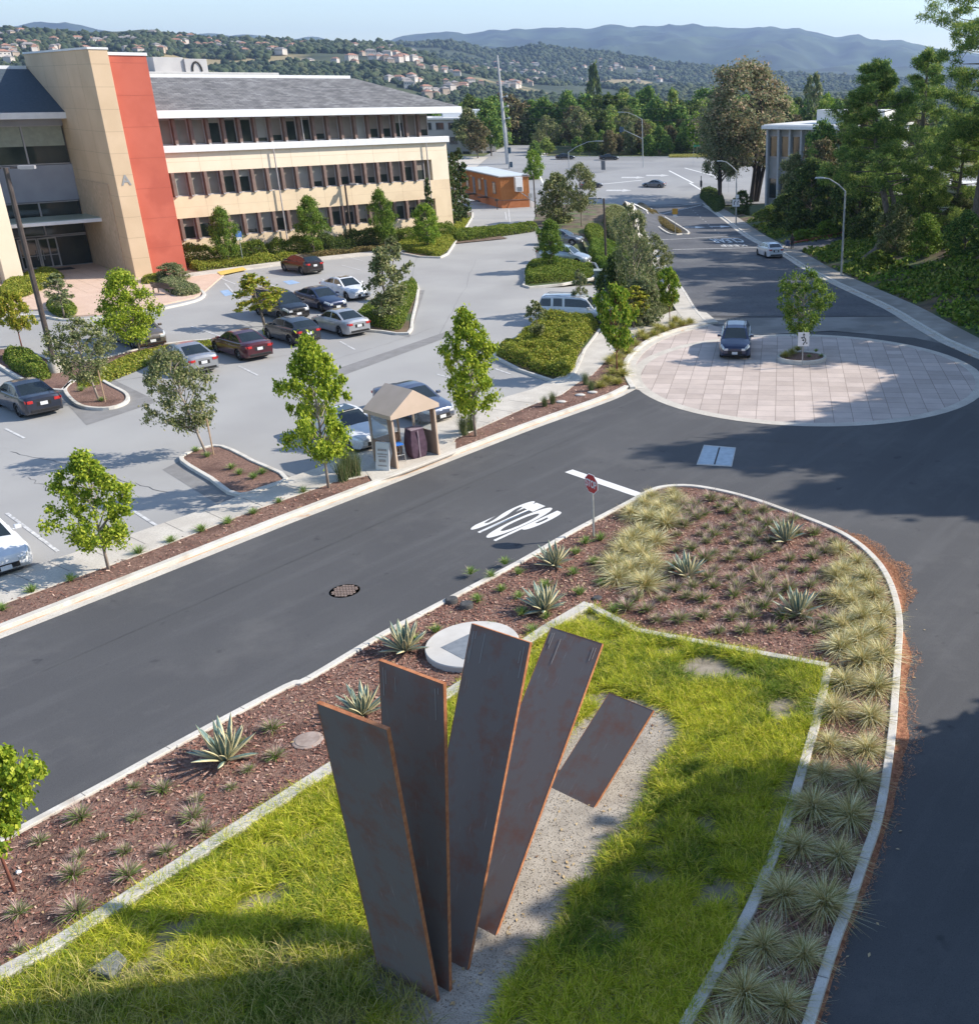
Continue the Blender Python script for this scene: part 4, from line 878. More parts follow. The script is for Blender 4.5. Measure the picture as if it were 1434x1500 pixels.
def window(u, z0, z1, kind, y=.0, wd=SP):
    h = z1-z0; b_ = MB()
    b_.box((u+.14, y+.08, (z0+z1)/2), (.26, .46, h), m=0); b_.box((u+.14, y-.165, z0+.05), (.2, .05, .12), m=1)
    b_.box((u+wd/2+.13, y+.36, z0+.05), (wd-.26, .12, .1), m=1); b_.box((u+wd/2+.13, y+.36, z1-.05), (wd-.26, .12, .1), m=1); b_.box((u+.31, y+.36, (z0+z1)/2), (.07, .12, h-.2), m=1); b_.box((u+wd-.04, y+.36, (z0+z1)/2), (.07, .12, h-.2), m=1)
    f = b_.build('window', [m_pier, m_piers], ob)
    p = MB(); p.box((u+wd/2+.13, y+.45, (z0+z1)/2), (wd-.26, .04, h-.16)); p.build('pane', m_glass, f)
    fr = kind
    if fr > 0:
        q = MB(); q.box((u+wd/2+.13, y+.425, z1-.1-(h-.2)*fr/2), (wd-.40, .008, (h-.2)*fr)); q.build('blind', m_blind if random.random() < .7 else m_blind2, f)
random.seed(12)
pat = [1, 1, 1, .25, .3, 1, 1, 1, 1, .75, .6, .6, .6, .7, .6, .75, .3, .5, 1, 1]
for i in range(18): window(.15+i*SP, 2.1, 3.95, random.choice([.25, .35, .6, .4, .3, .8]) if i < 16 else .4)
for i in range(18): window(.15+i*SP, 5.75, 7.75, pat[i])
for i in range(19): window(-.35+i*SP, 9.95, 12.05, [1, 1, 1, .15, .05, .05, .85, .75, .15, .1, .75, 1, 1, 1, .6, .6, .35, 1, .7][i])
b_ = MB()
for u, z0, z1 in ((9.3, -.2, 9.4), (24.9, -.2, 9.4), (12.3, 9.95, 12.1), (22.2, 9.95, 12.1)): b_.tube([(u, -.3, z0), (u, -.3, z1)], .06, 8)
b_.build('downpipe', m_piers, ob)
# roof: eaves, hipped shingles, flat top with parapets
x0, x1, y0, y1, k = -4.1, 28.6, -1.6, 41, 7.4
b_ = MB(); b_.box(((x0+x1)/2, (y0+y1)/2, 12.45), (x1-x0, y1-y0, .62)); rf = b_.build('roof', m_trim, ob, bevel=.03)
sh = MB(); E = .08
A_ = [(x0, y0+E, 12.765), (x1-E, y0+E, 12.765), (x1-E, y1, 12.765), (x0, y1, 12.765)]; T_ = [(x0, y0+k, 15.35), (x1-k, y0+k, 15.35), (x1-k, y1-k, 15.35), (x0, y1-k, 15.35)]
sh.add(A_+T_, [(0, 1, 5, 4), (1, 2, 6, 5), (2, 3, 7, 6), (4, 5, 6, 7)]); sh.build('shingles', m_roof, rf)
pb = MB(); pb.band([(x0+.2, y0+k+.3), (x1-k-.3, y0+k+.3), (x1-k-.3, y1-k-.3)], -.02, .35, 15.2, 15.62); pb.build('roof_edge', m_trim, rf)
pb = MB(); pb.box((6.5, y0+k+5, 15.65), (15, 8, .35)); pb.box((17, y0+k+9, 15.55), (9, 8, .25)); pb.build('parapet', mat('parapet_grey', (.50, .49, .47), (.56, .55, .53)), rf, bevel=.02)
pb = MB(); pb.box((4.6, y0+k+4, 16.4), (2.6, 3.2, 1.3)); pb.box((6.9, y0+k+3.4, 16.35), (2.0, 2.4, 1.2)); ph = pb.build('penthouse', mat('penthouse_grey', (.42, .41, .41), (.48, .47, .46), scale=1), rf, bevel=.02)
pb = MB(); pb.tube([(6.9+.42*(-math.cos(a)), y0+k+2.17, 15.9+.8*math.sin(a)) for a in np.linspace(0, math.pi, 9)], .09, 6); pb.build('arch', m_dark, rf)
# fin and red wall
FU0, FU1, FV, FB, FZ = -5.5, -4.15, -4.4, 13.5, 17.2
b_ = MB(); b_.box(((FU0+FU1)/2, (FV+FB)/2, FZ/2-.5), (FU1-FU0, FB-FV, FZ+1)); fin = b_.build('fin_wall', m_fin, ob, bevel=.02)
jb = MB()
for z in np.arange(1.6, 17, 1.62):
    jb.box((FU0-.002, (FV+FB)/2, z), (.006, FB-FV-.02, .025)); jb.box(((FU0+FU1)/2, FV-.002, z), (FU1-FU0-.02, .006, .025))
for y in np.arange(FV+3.2, FB, 3.2): jb.box((FU0-.002, y, FZ/2), (.006, .02, FZ-.1))
jb.build('panel_joint', mat('joint_brown', (.40, .30, .20)), fin)
b_ = MB(); b_.box((FU0-.04, 1.9, 3.6), (.09, 8.6, 7.4)); b_.build('stone_panel', m_stone, fin)
b_ = MB(); b_.box(((FU0+FU1)/2, (FV+FB)/2, FZ+.08), (FU1-FU0+.12, FB-FV+.12, .15)); b_.build('coping', m_trim, fin)
word_on('letter', 'A', [(FU0+.38, FV-.03, 7.3), (FU1-.22, FV-.03, 7.3), (FU1-.22, FV-.03, 8.1), (FU0+.38, FV-.03, 8.1)], None, mat('letter_grey', (.30, .30, .30)), .02, 1, None, fin)
b_ = MB(); b_.box((-2.65, -1.6, 8.2), (2.95, 4.1, 17.3)); rw = b_.build('red_wall', m_red, ob, bevel=.02)
jb = MB()
for z in np.arange(2.2, 16.5, 2.35): jb.box((-2.65, -3.652, z), (2.93, .006, .03)); jb.box((-1.173, -1.6, z), (.006, 4.0, .03))
jb.build('panel_joint', mat('joint_red', (.36, .08, .05)), rw)
b_ = MB(); b_.box((-2.65, -1.6, 16.95), (3.1, 4.25, .22)); b_.build('coping', m_trim, rw)
# recessed glass entrance to the left of the fin
GY = 6.6
b_ = MB(); b_.box((-21, GY+8, 6), (31, 15.6, 12.6)); b_.build('entrance_core', mat('core_grey', (.16, .15, .14), (.2, .19, .18)), ob)
b_ = MB(); b_.box((-21, GY+.05, 7.0), (31, .5, 2.9)); b_.box((-21, GY+.05, 11.9), (31, .4, .6)); b_.build('spandrel', m_spand, ob)
def gpanel(u0, u1, z0, z1, blind=0):
    b_ = MB(); h = z1-z0
    b_.box((u0, GY-.12, (z0+z1)/2), (.11, .24, h)); b_.box(((u0+u1)/2, GY-.12, z0+.04), (u1-u0, .18, .08)); b_.box(((u0+u1)/2, GY-.12, z1-.04), (u1-u0, .18, .08))
    f = b_.build('window', m_piers, ob); p = MB(); p.box(((u0+u1)/2, GY-.06, (z0+z1)/2), (u1-u0-.1, .05, h-.1)); p.build('pane', m_glass, f)
    if blind: q = MB(); q.box(((u0+u1)/2, GY-.09, z1-.08-h*blind/2), (u1-u0-.15, .008, h*blind)); q.build('blind', mat('green_blind', (.28, .30, .24), (.33, .35, .28)), f)
for i in range(7):
    u1 = FU0-.1-i*3.1; gpanel(u1-3.1, u1, 8.5, 11.6, [.5, .5, .45, 1, .5, .5, 1][i]); gpanel(u1-3.1, u1, 4.0, 5.5); gpanel(u1-3.1, u1, 2.7, 3.95)
    if i != 1: gpanel(u1-3.1, u1, .05, 2.65)
for s_ in range(2):
    u = -8.75-s_*1.5; b_ = MB()
    for dx in (-.68, .68): b_.box((u+dx, GY-.2, 1.3), (.1, .12, 2.6))
    b_.box((u, GY-.2, 2.55), (1.3, .12, .12)); b_.box((u, GY-.2, .1), (1.3, .12, .2)); b_.box((u, GY-.2, 1.15), (1.3, .1, .05))
    d_ = b_.build('door', mat('door_frame', (.42, .40, .38), (.5, .47, .45), .5), ob); q = MB(); q.box((u, GY-.17, 1.35), (1.28, .04, 2.3)); q.build('pane', m_glass, d_)
    q = MB(); q.tube([(u+.5*(1 if s_ else -1), GY-.32, .8), (u+.5*(1 if s_ else -1), GY-.32, 1.6)], .025, 6); q.build('handle', m_galv, d_)
b_ = MB(); b_.box((-14.2, 3.4, 4.25), (18.4, 4.6, .28)); cn = b_.build('canopy', m_trim, ob, bevel=.03); b_ = MB(); b_.box((-14.2, 3.4, 4.41), (17.8, 4.0, .04)); b_.build('canopy_top', mat('canopy_glass', (.25, .32, .26), (.32, .38, .32), .3), cn)
b_ = MB(); b_.box((-13.2, .6, 8), (1.3, 2.4, 18)); b_.box((-15, 1.2, 8), (2.4, 1.0, 18), m=1); b_.build('pillar', [m_creamt, m_fin], ob, bevel=.02)
# roof over the recessed part
b_ = MB(); b_.box((-19.4, GY+8.6, 12.38), (27.8, 20.6, .5)); r2 = b_.build('roof', m_trim, ob, bevel=.02)
sh = MB(); ya = GY-1.6; sh.add([(-33, ya, 12.64), (FU0-.02, ya, 12.64), (FU0-.02, ya+8, 16.0), (-9, ya+8, 16.0), (-33, ya+8, 16.0), (FU0-.02, ya+20, 16), (-33, ya+20, 16)], [(0, 1, 2, 4), (4, 2, 5, 6)]); sh.build('shingles', mat('shaded_shingle', (.035, .055, .075), (.075, .10, .125), .8, scale=5, stretch=(1, 6, 1)), r2)  # shade on this slope is put into the colour: darker, bluer shingle
b_ = MB(); b_.box((-19.4, ya+8.4, 16.1), (27.6, .5, .35)); b_.build('parapet', m_trim, r2)
# forecourt paving
fore = [LB(u, y).to_2d() for u, y in [(-22, 6.5), (-5.6, 6.5), (-5.5, -4.5), (-3, -5.2), (.5, -7.5)]]+[v.to_2d() for v in gl([(300, 428), (285, 437), (215, 452), (140, 462), (100, 465), (70, 455), (40, 455), (-80, 470)])]
b_ = MB(); b_.prism(fore, -.05, .10); o = b_.build('forecourt', mat('forecourt_pavers', (.60, .43, .33), (.66, .49, .38), .85, scale=1, detail=8, c3=(.5, .36, .28))); o['kind'] = 'structure'
jb = MB()
for i in range(16):
    a = LB(-14+i*1.2, 5); c2 = LB(-14+i*1.2, -9)
    if inside([a.x], [a.y], fore)[0]: 
        L2 = [a+(c2-a)*t for t in np.linspace(0, 1, 30)]; L2 = [p for p in L2 if inside([p.x], [p.y], fore)[0]]
        if len(L2) > 1: jb.band([L2[0], L2[-1]], -.012, .012, .09, .103)
jb.build('forecourt_joints', MATS['joint_brown'])['kind'] = 'structure'
kmesh('forecourt_kerb', smooth_line(gl([(-80, 480), (40, 463), (90, 470), (140, 468), (215, 458), (285, 443), (302, 432), (292, 424)]), 3), 0, .22, .13, m_curb)
fw = gl([(205, 412), (300, 398), (440, 372), (640, 330), (660, 322)]); kmesh('building_walk', [LB(-3, -6.3), LB(8, -5.2), LB(20.4, -6.0)], -.9, .9, .12, m_conc)
drape('tactile_strip', [v.to_2d() for v in gl([(318, 400), (356, 393), (362, 397), (324, 405)])], .13, m_yel, 2)
b_ = MB(); o = thing('doormat_grate', 'dark mat on the paving in front of the glass doors', 'mat', LB(-9, 4.6), R(45)); b_.box((0, 0, .115), (2.6, 1.2, .03)); b_.build('mat', m_dark, o)
# litter bin, bench
o = thing('litter_bin', 'pale round litter bin with a dark lid beside the office entrance', 'litter bin', LB(-12.3, 2.4))
MB().lathe([(.26, .1), (.30, 1.0), (.29, 1.02), (0, 1.02)], 16).build('bin_body', m_galv, o, smooth='auto'); MB().lathe([(.32, 1.0), (.31, 1.12), (.2, 1.22), (0, 1.22)], 16).build('lid', m_dark, o, smooth='auto')
pb_ = G(242, 432); o = thing('park_bench', 'dark slatted bench seen from behind on the pink forecourt', 'bench', (pb_.x, pb_.y, .1), R(-20))
m_bench = mat('bench_brown', (.05, .035, .03), (.09, .065, .05), .6, scale=5); b_ = MB()
for i in range(4): b_.box((0, -.15+i*.12, .45), (1.8, .1, .035))
b_.build('seat', m_bench, o); b_ = MB()
for i in range(4): b_.box((0, -.28-.02*i, .55+i*.1), (1.8, .03, .08))
b_.build('backrest', m_bench, o)
for x in (-.8, .8): b_ = MB(); b_.box((x, -.25, .22), (.06, .06, .44)); b_.box((x, .2, .22), (.06, .06, .44)); b_.box((x, -.02, .41), (.05, .5, .04)); b_.build('leg', m_dark, o)

# ---------------------------------------------------------------- orange site trailer
NT = P(735, 305); lt = azv(-29); tr_ = thing('site_trailer', 'orange ribbed mobile office with a pale flat roof and a wall air conditioner', 'mobile office', NT, 0)
rz = math.pi/2-R(61)
tr_.rotation_euler = (0, 0, rz)      # local x = along the short end (az 61), local y = along the long side
m_or = mat('orange_siding', (.40, .155, .045), (.46, .19, .06), .7, scale=1.2); m_or2 = mat('orange_skirt', (.35, .12, .04), (.42, .15, .055), .75, scale=1.4)
Wt, Lt, Ht = 3.9, 17.5, 3.95
b_ = MB(); b_.box((Wt/2, Lt/2, 2.45), (Wt, Lt, 2.9))
for i in range(20): b_.box((.1+i*.195, -.012, 2.45), (.05, .03, 2.88))
for i in range(88): b_.box((-.012, .1+i*.198, 2.45), (.03, .05, 2.88))
b_.build('wall', m_or, tr_)
b_ = MB(); b_.box((Wt/2, Lt/2, .5), (Wt-.1, Lt-.1, 1.0)); b_.build('skirt', m_or2, tr_); b_ = MB(); b_.box((Wt/2, Lt/2, 1.02), (Wt+.05, Lt+.05, .1)); b_.build('sill_band', m_pier, tr_)
b_ = MB(); b_.box((Wt/2, Lt/2, 3.95), (Wt+.3, Lt+.3, .16)); r_ = b_.build('roof', mat('roof_membrane', (.50, .55, .58), (.58, .63, .66), .6, scale=.8), tr_); b_ = MB(); b_.box((Wt/2, Lt/2, 3.86), (Wt+.36, Lt+.36, .1)); b_.build('roof_edge', m_pier, r_)
for y in (2.4, 8.6, 14.2):
    b_ = MB(); b_.band([(-.01, y-.65)], 0, 0, 0, 0) if False else b_.box((-.03, y, 2.4), (.08, 1.2, 1.5)); f = b_.build('window', m_pier, tr_); b_ = MB(); b_.box((-.075, y, 2.4), (.02, .9, 1.2)); b_.build('pane', mat('sand_glass', (.25, .18, .11), (.34, .25, .16), .2), f)
for y in (6.0, 11.2):
    b_ = MB(); b_.box((-.03, y, 2.1), (.08, 1.05, 2.15)); f = b_.build('door', mat('grey_door', (.14, .13, .15), (.18, .17, .19)), tr_); b_ = MB(); b_.box((-.09, y-.4, 2.0), (.05, .08, .12)); b_.build('handle', m_galv, f)
    b_ = MB(); b_.box((-.6, y, .95), (1.1, 1.4, .1)); b_.box((-1.3, y, .5), (.4, 1.2, .1)); b_.build('steps', m_dark, tr_); b_ = MB(); b_.box((-.1, y+.9, 3.25), (.15, .2, .2)); b_.build('wall_lamp', mat('lamp_cream', (.7, .6, .4)), tr_)
b_ = MB(); b_.box((2.35, -.35, 2.95), (.95, .7, 1.8)); ac = b_.build('air_conditioner', mat('ac_white', (.70, .71, .73), (.75, .76, .78), .5), tr_, bevel=.02); b_ = MB()
for i in range(6): b_.box((2.35, -.712, 2.15+i*.09), (.7, .015, .04))
b_.build('grille', m_dark, ac)
b_ = MB(); b_.tube([(2.5, -.3, 2.0), (4.6, -2.2, .2)], .05, 6); b_.build('conduit', m_galv, tr_); b_ = MB(); b_.box((3.6, -1.0, 1.55), (.4, .25, .5)); b_.tube([(3.6, -1.0, 0), (3.6, -1.0, 1.4)], .05, 6); b_.build('meter_box', m_galv, tr_)
o = thing('post_box', 'small dark box on a post in front of the orange trailer', 'post', NT+Vector((-.3, -1.4, 0))); b_ = MB(); b_.tube([(0, 0, 0), (0, 0, 1.1)], .06, 6); b_.box((0, 0, 1.2), (.4, .3, .3)); b_.build('post', m_dark, o)

# ---------------------------------------------------------------- valet booth
K0 = P(582, 687, .13); kk = thing('valet_booth', 'small tan gabled booth with plastic windows at the edge of the road', 'booth', (K0.x, K0.y, .135), R(90-37))
m_tan_ = mat('booth_tan', (.50, .38, .29), (.56, .43, .33), .8, scale=1.5); m_tanr = mat('booth_roof', (.55, .43, .33), (.60, .47, .37), .85, scale=2); m_br = mat('booth_brown', (.27, .18, .13), (.33, .225, .165), .8, scale=2)
m_pl, t, b = newmat('clear_plastic'); b.inputs['Base Color'].default_value = (.75, .8, .82, 1); b.inputs['Roughness'].default_value = .12; b.inputs['Transmission Weight'].default_value = .85; b.inputs['IOR'].default_value = 1.05
WK, DK, EK = 2.2, 1.55, 2.32
for x, y in ((.04, .04), (WK-.04, .04), (.04, DK-.04), (WK-.04, DK-.04), (WK*.62, DK-.04)):
    b_ = MB(); b_.box((x, y, EK/2), (.08, .08, EK)); b_.build('post', m_tan_, kk)
for x, w_ in ((.04, 'side_panel'), (WK-.04, 'side_panel')):
    b_ = MB(); b_.box((x, DK/2, .48), (.04, DK-.16, .96)); b_.box((x, DK/2, EK-.14), (.05, DK-.16, .28)); b_.box((x, DK/2, .98), (.06, DK-.16, .05)); b_.box((x, .2, 1.5), (.05, .24, 1.1)); b_.build(w_, m_br, kk)
    b_ = MB(); b_.box((x, DK/2+.12, 1.5), (.012, DK-.42, 1.06)); b_.build('window', m_pl, kk)
b_ = MB(); b_.box((WK*.31, DK-.04, .48), (WK*.6, .04, .96)); b_.box((WK*.5, DK-.04, EK-.1), (WK-.1, .05, .2)); b_.build('back_panel', m_br, kk)
b_ = MB(); b_.box((WK*.31, DK-.04, 1.55), (WK*.58, .012, 1.1)); b_.build('window', m_pl, kk)
rb_ = MB(); ox = .12; za, zr = EK-.05, EK+.78
V = [(-ox, -ox, za), (WK+ox, -ox, za), (WK+ox, DK+ox, za), (-ox, DK+ox, za), (WK/2, -ox, zr), (WK/2, DK+ox, zr), (-ox, -ox, za-.16), (WK+ox, -ox, za-.16), (WK+ox, DK+ox, za-.16), (-ox, DK+ox, za-.16)]
rb_.add(V, [(0, 4, 5, 3), (1, 2, 5, 4), (0, 1, 4), (2, 3, 5), (6, 7, 1, 0), (7, 8, 2, 1), (8, 9, 3, 2), (9, 6, 0, 3), (9, 8, 7, 6)]); rb_.build('roof', m_tanr, kk)
def kloc(x, y, z=0):
    a = R(53); return Vector((K0.x+x*math.cos(a)-y*math.sin(a), K0.y+x*math.sin(a)+y*math.cos(a), .137+z))
o = thing('covered_podium', 'plum coloured fabric cover over a tall valet stand inside the booth', 'podium', kloc(1.48, .62), R(53-8))
m_plum = mat('plum_fabric', (.055, .03, .05), (.095, .055, .085), .85, scale=4, bump=.4, bscale=12); m_plum2 = mat('plum_top', (.24, .19, .23), (.30, .24, .28), .85, scale=3)
b_ = MB(); prof = [(.30, .0), (.36, .25), (.38, .6), (.34, .95), (.30, 1.22)]
kx = len(prof); V = []
for r_, z in prof: V += [(-r_, -r_*.8, z), (r_, -r_*.8, z), (r_, r_*.8, z), (-r_, r_*.8, z)]
b_.add(V, [[i*4+j, i*4+(j+1) % 4, i*4+4+(j+1) % 4, i*4+4+j] for i in range(kx-1) for j in range(4)]); b_.build('cover', m_plum, o, bevel=.04, seg=3)
b_ = MB(); b_.box((0, 0, 1.24), (.60, .48, .05)); b_.build('top', m_plum2, o, bevel=.015); b_ = MB(); b_.box((.0, -.30, .62), (.04, .02, 1.15)); b_.build('seam', m_plum2, o)
o = thing('blue_chair', 'tall blue-seated metal stool inside the booth', 'stool', kloc(.62, .75), R(40)); m_bl = mat('seat_blue', (.02, .14, .55), (.03, .18, .62), .5)
b_ = MB(); b_.box((0, 0, .74), (.46, .44, .06)); b_.build('seat', m_bl, o, bevel=.02)
for x in (-.2, .2):
    for y in (-.19, .19): b_ = MB(); b_.tube([(x*1.2, y*1.2, 0), (x, y, .72)], .016, 6); b_.build('leg', m_galv, o)
b_ = MB(); b_.tube([(-.22, -.21, .3), (.22, -.21, .3)], .012, 6); b_.tube([(-.22, .21, .3), (.22, .21, .3)], .012, 6); b_.build('footrest', m_galv, o)
sb = G(566, 690); o = thing('sandwich_board', 'white folding sign board standing against the left side of the booth', 'sign board', (sb.x, sb.y, .12), R(-12))
m_sb = mat('board_white', (.66, .67, .68), (.72, .73, .74), .5, scale=3)
for s_ in (1, -1):
    V = [(-.3, s_*.28, 0), (.3, s_*.28, 0), (.3, s_*.05, 1.12), (-.3, s_*.05, 1.12), (-.3, s_*.24, 0), (.3, s_*.24, 0), (.3, s_*.01, 1.12), (-.3, s_*.01, 1.12)]
    b_ = MB(); b_.add(V, [(0, 1, 2, 3), (4, 7, 6, 5), (0, 4, 5, 1), (1, 5, 6, 2), (2, 6, 7, 3), (3, 7, 4, 0)]); pn = b_.build('board', m_sb, o)
    if s_ < 0:
        b_ = MB()
        for z, hh, ww in ((.82, .10, .40), (.66, .05, .44), (.56, .05, .36), (.38, .14, .30), (.2, .05, .4)):
            f = z/1.12; y = s_*(.28-.23*f)-.006; b_.box((0, y, z), (ww, .004, hh))
        b_.build('lettering', mat('board_grey', (.28, .27, .27), (.42, .40, .40), scale=30, lo=.45, hi=.5), pn)

# ---------------------------------------------------------------- signs, poles, lamps
def flat_text(name, txt, quad, m, parent, bold=.02): return word_on(name, txt, quad, None, m, bold, 1, None, parent)
sp = P(870, 789); o = thing('stop_sign', 'red octagonal STOP sign on a grey post at the planter kerb', 'stop sign', (sp.x, sp.y, .09), R(-32))
# local -y faces the oncoming driver on the road (towards lower left)
o.rotation_euler = (0, R(1.5), R(-46)); HS = 2.28
MB().box((0, 0, HS/2), (.055, .055, HS)).build('post', m_galv, o)
m_sr = mat('sign_red', (.50, .03, .03), (.56, .05, .045), .5); m_sw = mat('sign_white', (.75, .75, .75)); r8 = .37; zc = 1.98
b_ = MB(); octo = [(r8*math.cos(R(22.5+45*i)), r8*math.sin(R(22.5+45*i))) for i in range(8)]
def disc_face(b_, pts, y, z, m=0, s=1.0, th=.01):
    V = [(p[0]*s, y, z+p[1]*s) for p in pts]+[(p[0]*s, y+th, z+p[1]*s) for p in pts]; n = len(pts)
    b_.add(V, [list(range(n)), list(range(n, 2*n))[::-1]]+[[i, n+i, n+(i+1) % n, (i+1) % n] for i in range(n)], m)
disc_face(b_, octo, -.045, zc, 0); pl_ = b_.build('plate', m_sw, o); b_ = MB(); disc_face(b_, octo, -.052, zc, 0, .93, .006); b_.build('face', m_sr, pl_)
flat_text('lettering', 'STOP', [(-.28, -.056, zc-.14), (.28, -.056, zc-.14), (.28, -.056, zc+.14), (-.28, -.056, zc+.14)], m_sw, pl_, .03)
rp = P(1175, 534, .15); o = thing('roundabout_sign', 'white square sign with a curved arrow on a post in the round island', 'road sign', (rp.x, rp.y, .15), 0)
MB().box((0, 0, .95), (.05, .05, 1.9)).build('post', m_galv, o)
b_ = MB(); b_.box((.02, -.04, 1.45), (.62, .012, .78)); pl_ = b_.build('plate', m_sw, o, bevel=.005); m_ink = mat('sign_black', (.015, .015, .015)); b_ = MB()
def strokep(b_, pts, wd, y):
    pts = [Vector(p) for p in pts]
    for a, c in zip(pts[:-1], pts[1:]):
        d = (c-a).normalized(); nn = Vector((-d.y, d.x))*wd/2; e = d*wd*.15
        V = [a-nn-e, a+nn-e, c+nn+e, c-nn+e]; b_.add([(v.x, y, v.y) for v in V]+[(v.x, y+.004, v.y) for v in V], [(0, 3, 2, 1), (4, 5, 6, 7), (0, 1, 5, 4), (1, 2, 6, 5), (2, 3, 7, 6), (3, 0, 4, 7)])
strokep(b_, [(.02, 1.14), (.03, 1.22), (.10, 1.28), (.14, 1.38), (.12, 1.48), (.04, 1.56), (.03, 1.66)], .05, -.052)
strokep(b_, [(.07, 1.54), (-.06, 1.53)], .045, -.053); b_.add([(-.14, -.053, 1.53), (-.05, -.053, 1.60), (-.05, -.053, 1.47)], [(0, 1, 2)]); b_.add([(.03, -.053, 1.80), (-.04, -.053, 1.68), (.10, -.053, 1.68)], [(0, 1, 2)]); b_.add([(.0+.055*math.cos(a), -.053, 1.40+.055*math.sin(a)) for a in np.linspace(0, 6.28, 13)[:-1]], [list(range(12))])
b_.add([(.17, -.053, 1.20), (.23, -.053, 1.20), (.23, -.053, 1.28), (.17, -.053, 1.28)], [(0, 1, 2, 3)])
b_.build('arrow', m_ink, pl_)
# round island under the small tree
ri = P(1174, 527); isl = [Vector((ri.x+1.42*math.cos(a), ri.y+1.25*math.sin(a))) for a in np.linspace(0, 2*math.pi, 33)[:-1]]
b_ = MB(); b_.band(isl, 0, .16, 0, .24, closed=True); tag(b_.build('island_kerb', m_curb, bevel=.02), 'round kerb of the small planted island inside the paved circle', 'kerb'); drape('island_bed', isl, .18, m_mulch, 1)

def post_sign(base, top_y, lab, plates, name='sign_post', cat='sign', az=180, m=m_galv, r_=.03):
    p = G(*base); h = height_at(p, top_y); o = thing(name, lab, cat, p, R(180-az)); MB().tube([(0, 0, 0), (0, 0, h)], r_, 6).build('post', m, o)
    for (z, w_, hh, mm) in plates: b_ = MB(); b_.box((0, -.05, h-z), (w_, .02, hh)); b_.build('plate', mm, o, bevel=.004)
    return o, h
m_hb = mat('sign_blue', (.09, .22, .60), (.12, .26, .66))
post_sign((259, 398), 350, 'blue parking sign on a post against the red wall', [(.25, .5, .5, m_hb), (.65, .4, .25, m_hb)], az=150)
post_sign((357, 388), 338, 'blue parking sign on a post by the tactile strip, right of the red wall', [(.25, .5, .5, m_hb), (.65, .4, .25, m_sw)], az=150)
post_sign((989, 343), 305, 'small yellow warning sign at the near end of the street median', [(.35, .7, .7, mat('sign_yellow', (.55, .30, .04))), (.9, .5, .3, m_sw)])
o, h = post_sign((1016, 244), 212, 'green street name sign on a post at the far side of the crossing', []); b_ = MB(); b_.box((.8, 0, h-.2), (1.6, .05, .5)); b_.build('name_plate', mat('sign_green', (.02, .22, .10)), o)
o, h = post_sign((1027, 290), 257, 'dark signal post at the corner of street and crossing', [], 'signal_post', 'signal post', m=m_dark, r_=.08); b_ = MB(); b_.box((0, 0, h-1.4), (.4, .4, 1.1)); b_.build('signal_head', m_dark, o)
post_sign((1067, 282), 250, 'white sign panel on the corner beside the eucalyptus', [(1.0, .9, 1.9, m_sw)])
o, h = post_sign((884, 252), 236, 'grey controller cabinet head on a post across the crossing', [], 'signal_post', 'signal post'); b_ = MB(); b_.box((0, 0, h-.8), (.9, .5, 1.9)); b_.build('signal_head', mat('cab_grey', (.16, .16, .17)), o)
def cobra(base, top_y, arm_px, lab, signs=False):
    p = G(*base); h = height_at(p, top_y); o = thing('street_lamp', lab, 'street lamp', p)
    MB().tube([(0, 0, 0), (0, 0, .3), (0, 0, h)], [.16, .10, .075], 10).build('pole', m_galv, o)
    s = scale_at(p+Vector((0, 0, h))); dx = (arm_px[0]-proj(p+Vector((0, 0, h)))[0])/s; dz = (top_y-arm_px[1])/s/math.cos(PITCH)
    b_ = MB(); b_.tube([(0, 0, h-.05), (dx*.25, 0, h+dz*.45), (dx*.6, 0, h+dz*.9), (dx*.85, 0, h+dz)], [.06, .055, .05, .045], 8); b_.build('arm', m_galv, o)
    b_ = MB(); b_.box((dx*.95, 0, h+dz-.02), (abs(dx)*.26+.25, .26, .13), taper=.8); b_.build('lamp_head', m_galv, o, bevel=.03)
    if signs:
        b_ = MB(); b_.box((-.05, -.12, h*.42), (1.0, .03, .95)); pl_ = b_.build('sign_plate', m_sw, o); b_ = MB(); strokep(b_, [(-.3, h*.42-.25), (-.3, h*.42+.1), (-.1, h*.42+.3)], .1, -.142); strokep(b_, [(.2, h*.42-.25), (.2, h*.42+.1), (.36, h*.42+.3)], .1, -.142); b_.build('arrow', m_ink, pl_)
        b_ = MB(); b_.box((.15, -.12, h*.42+.85), (.45, .03, .5)); b_.build('sign_plate', m_sw, o)
    return o
cobra((1232, 406), 279, (1198, 262), 'tall grey street lamp on the right pavement nearest the paved circle')
cobra((1078, 330), 250, (1053, 237), 'grey street lamp with a two-arrow lane sign on its pole', True)
cobra((835, 275), 222, (880, 208), 'grey street lamp on the near side of the crossing behind the shrubs')
o = cobra((942, 245), 174, (908, 165), 'grey signal mast with street lamp and hanging signal at the far side of the crossing')
o['category'] = 'signal mast'; hh = height_at(G(942, 245), 174); sc_ = scale_at(G(942, 245))
b_ = MB(); b_.tube([(0, 0, hh*.60), (-4.6, 0, hh*.80)], [.08, .05], 8); b_.build('signal_arm', m_galv, o); b_ = MB(); b_.box((-4.9, 0, hh*.79), (.5, .4, 1.2)); b_.box((-4.4, 0, hh*.79), (.4, .4, 1.0)); b_.build('signal_head', mat('signal_blue', (.05, .09, .13)), o)
o, h = post_sign((746, 247), 186, 'thin signal pole right of the tall utility pole', [], 'signal_pole', 'signal pole', m=m_galv, r_=.13); b_ = MB(); b_.box((.4, 0, h*.45), (.5, .5, 1.3)); b_.box((.5, 0, h*.05+.5), (.6, .4, 1.2)); b_.build('signal_head', mat('signal_blue', (.05, .09, .13)), o)
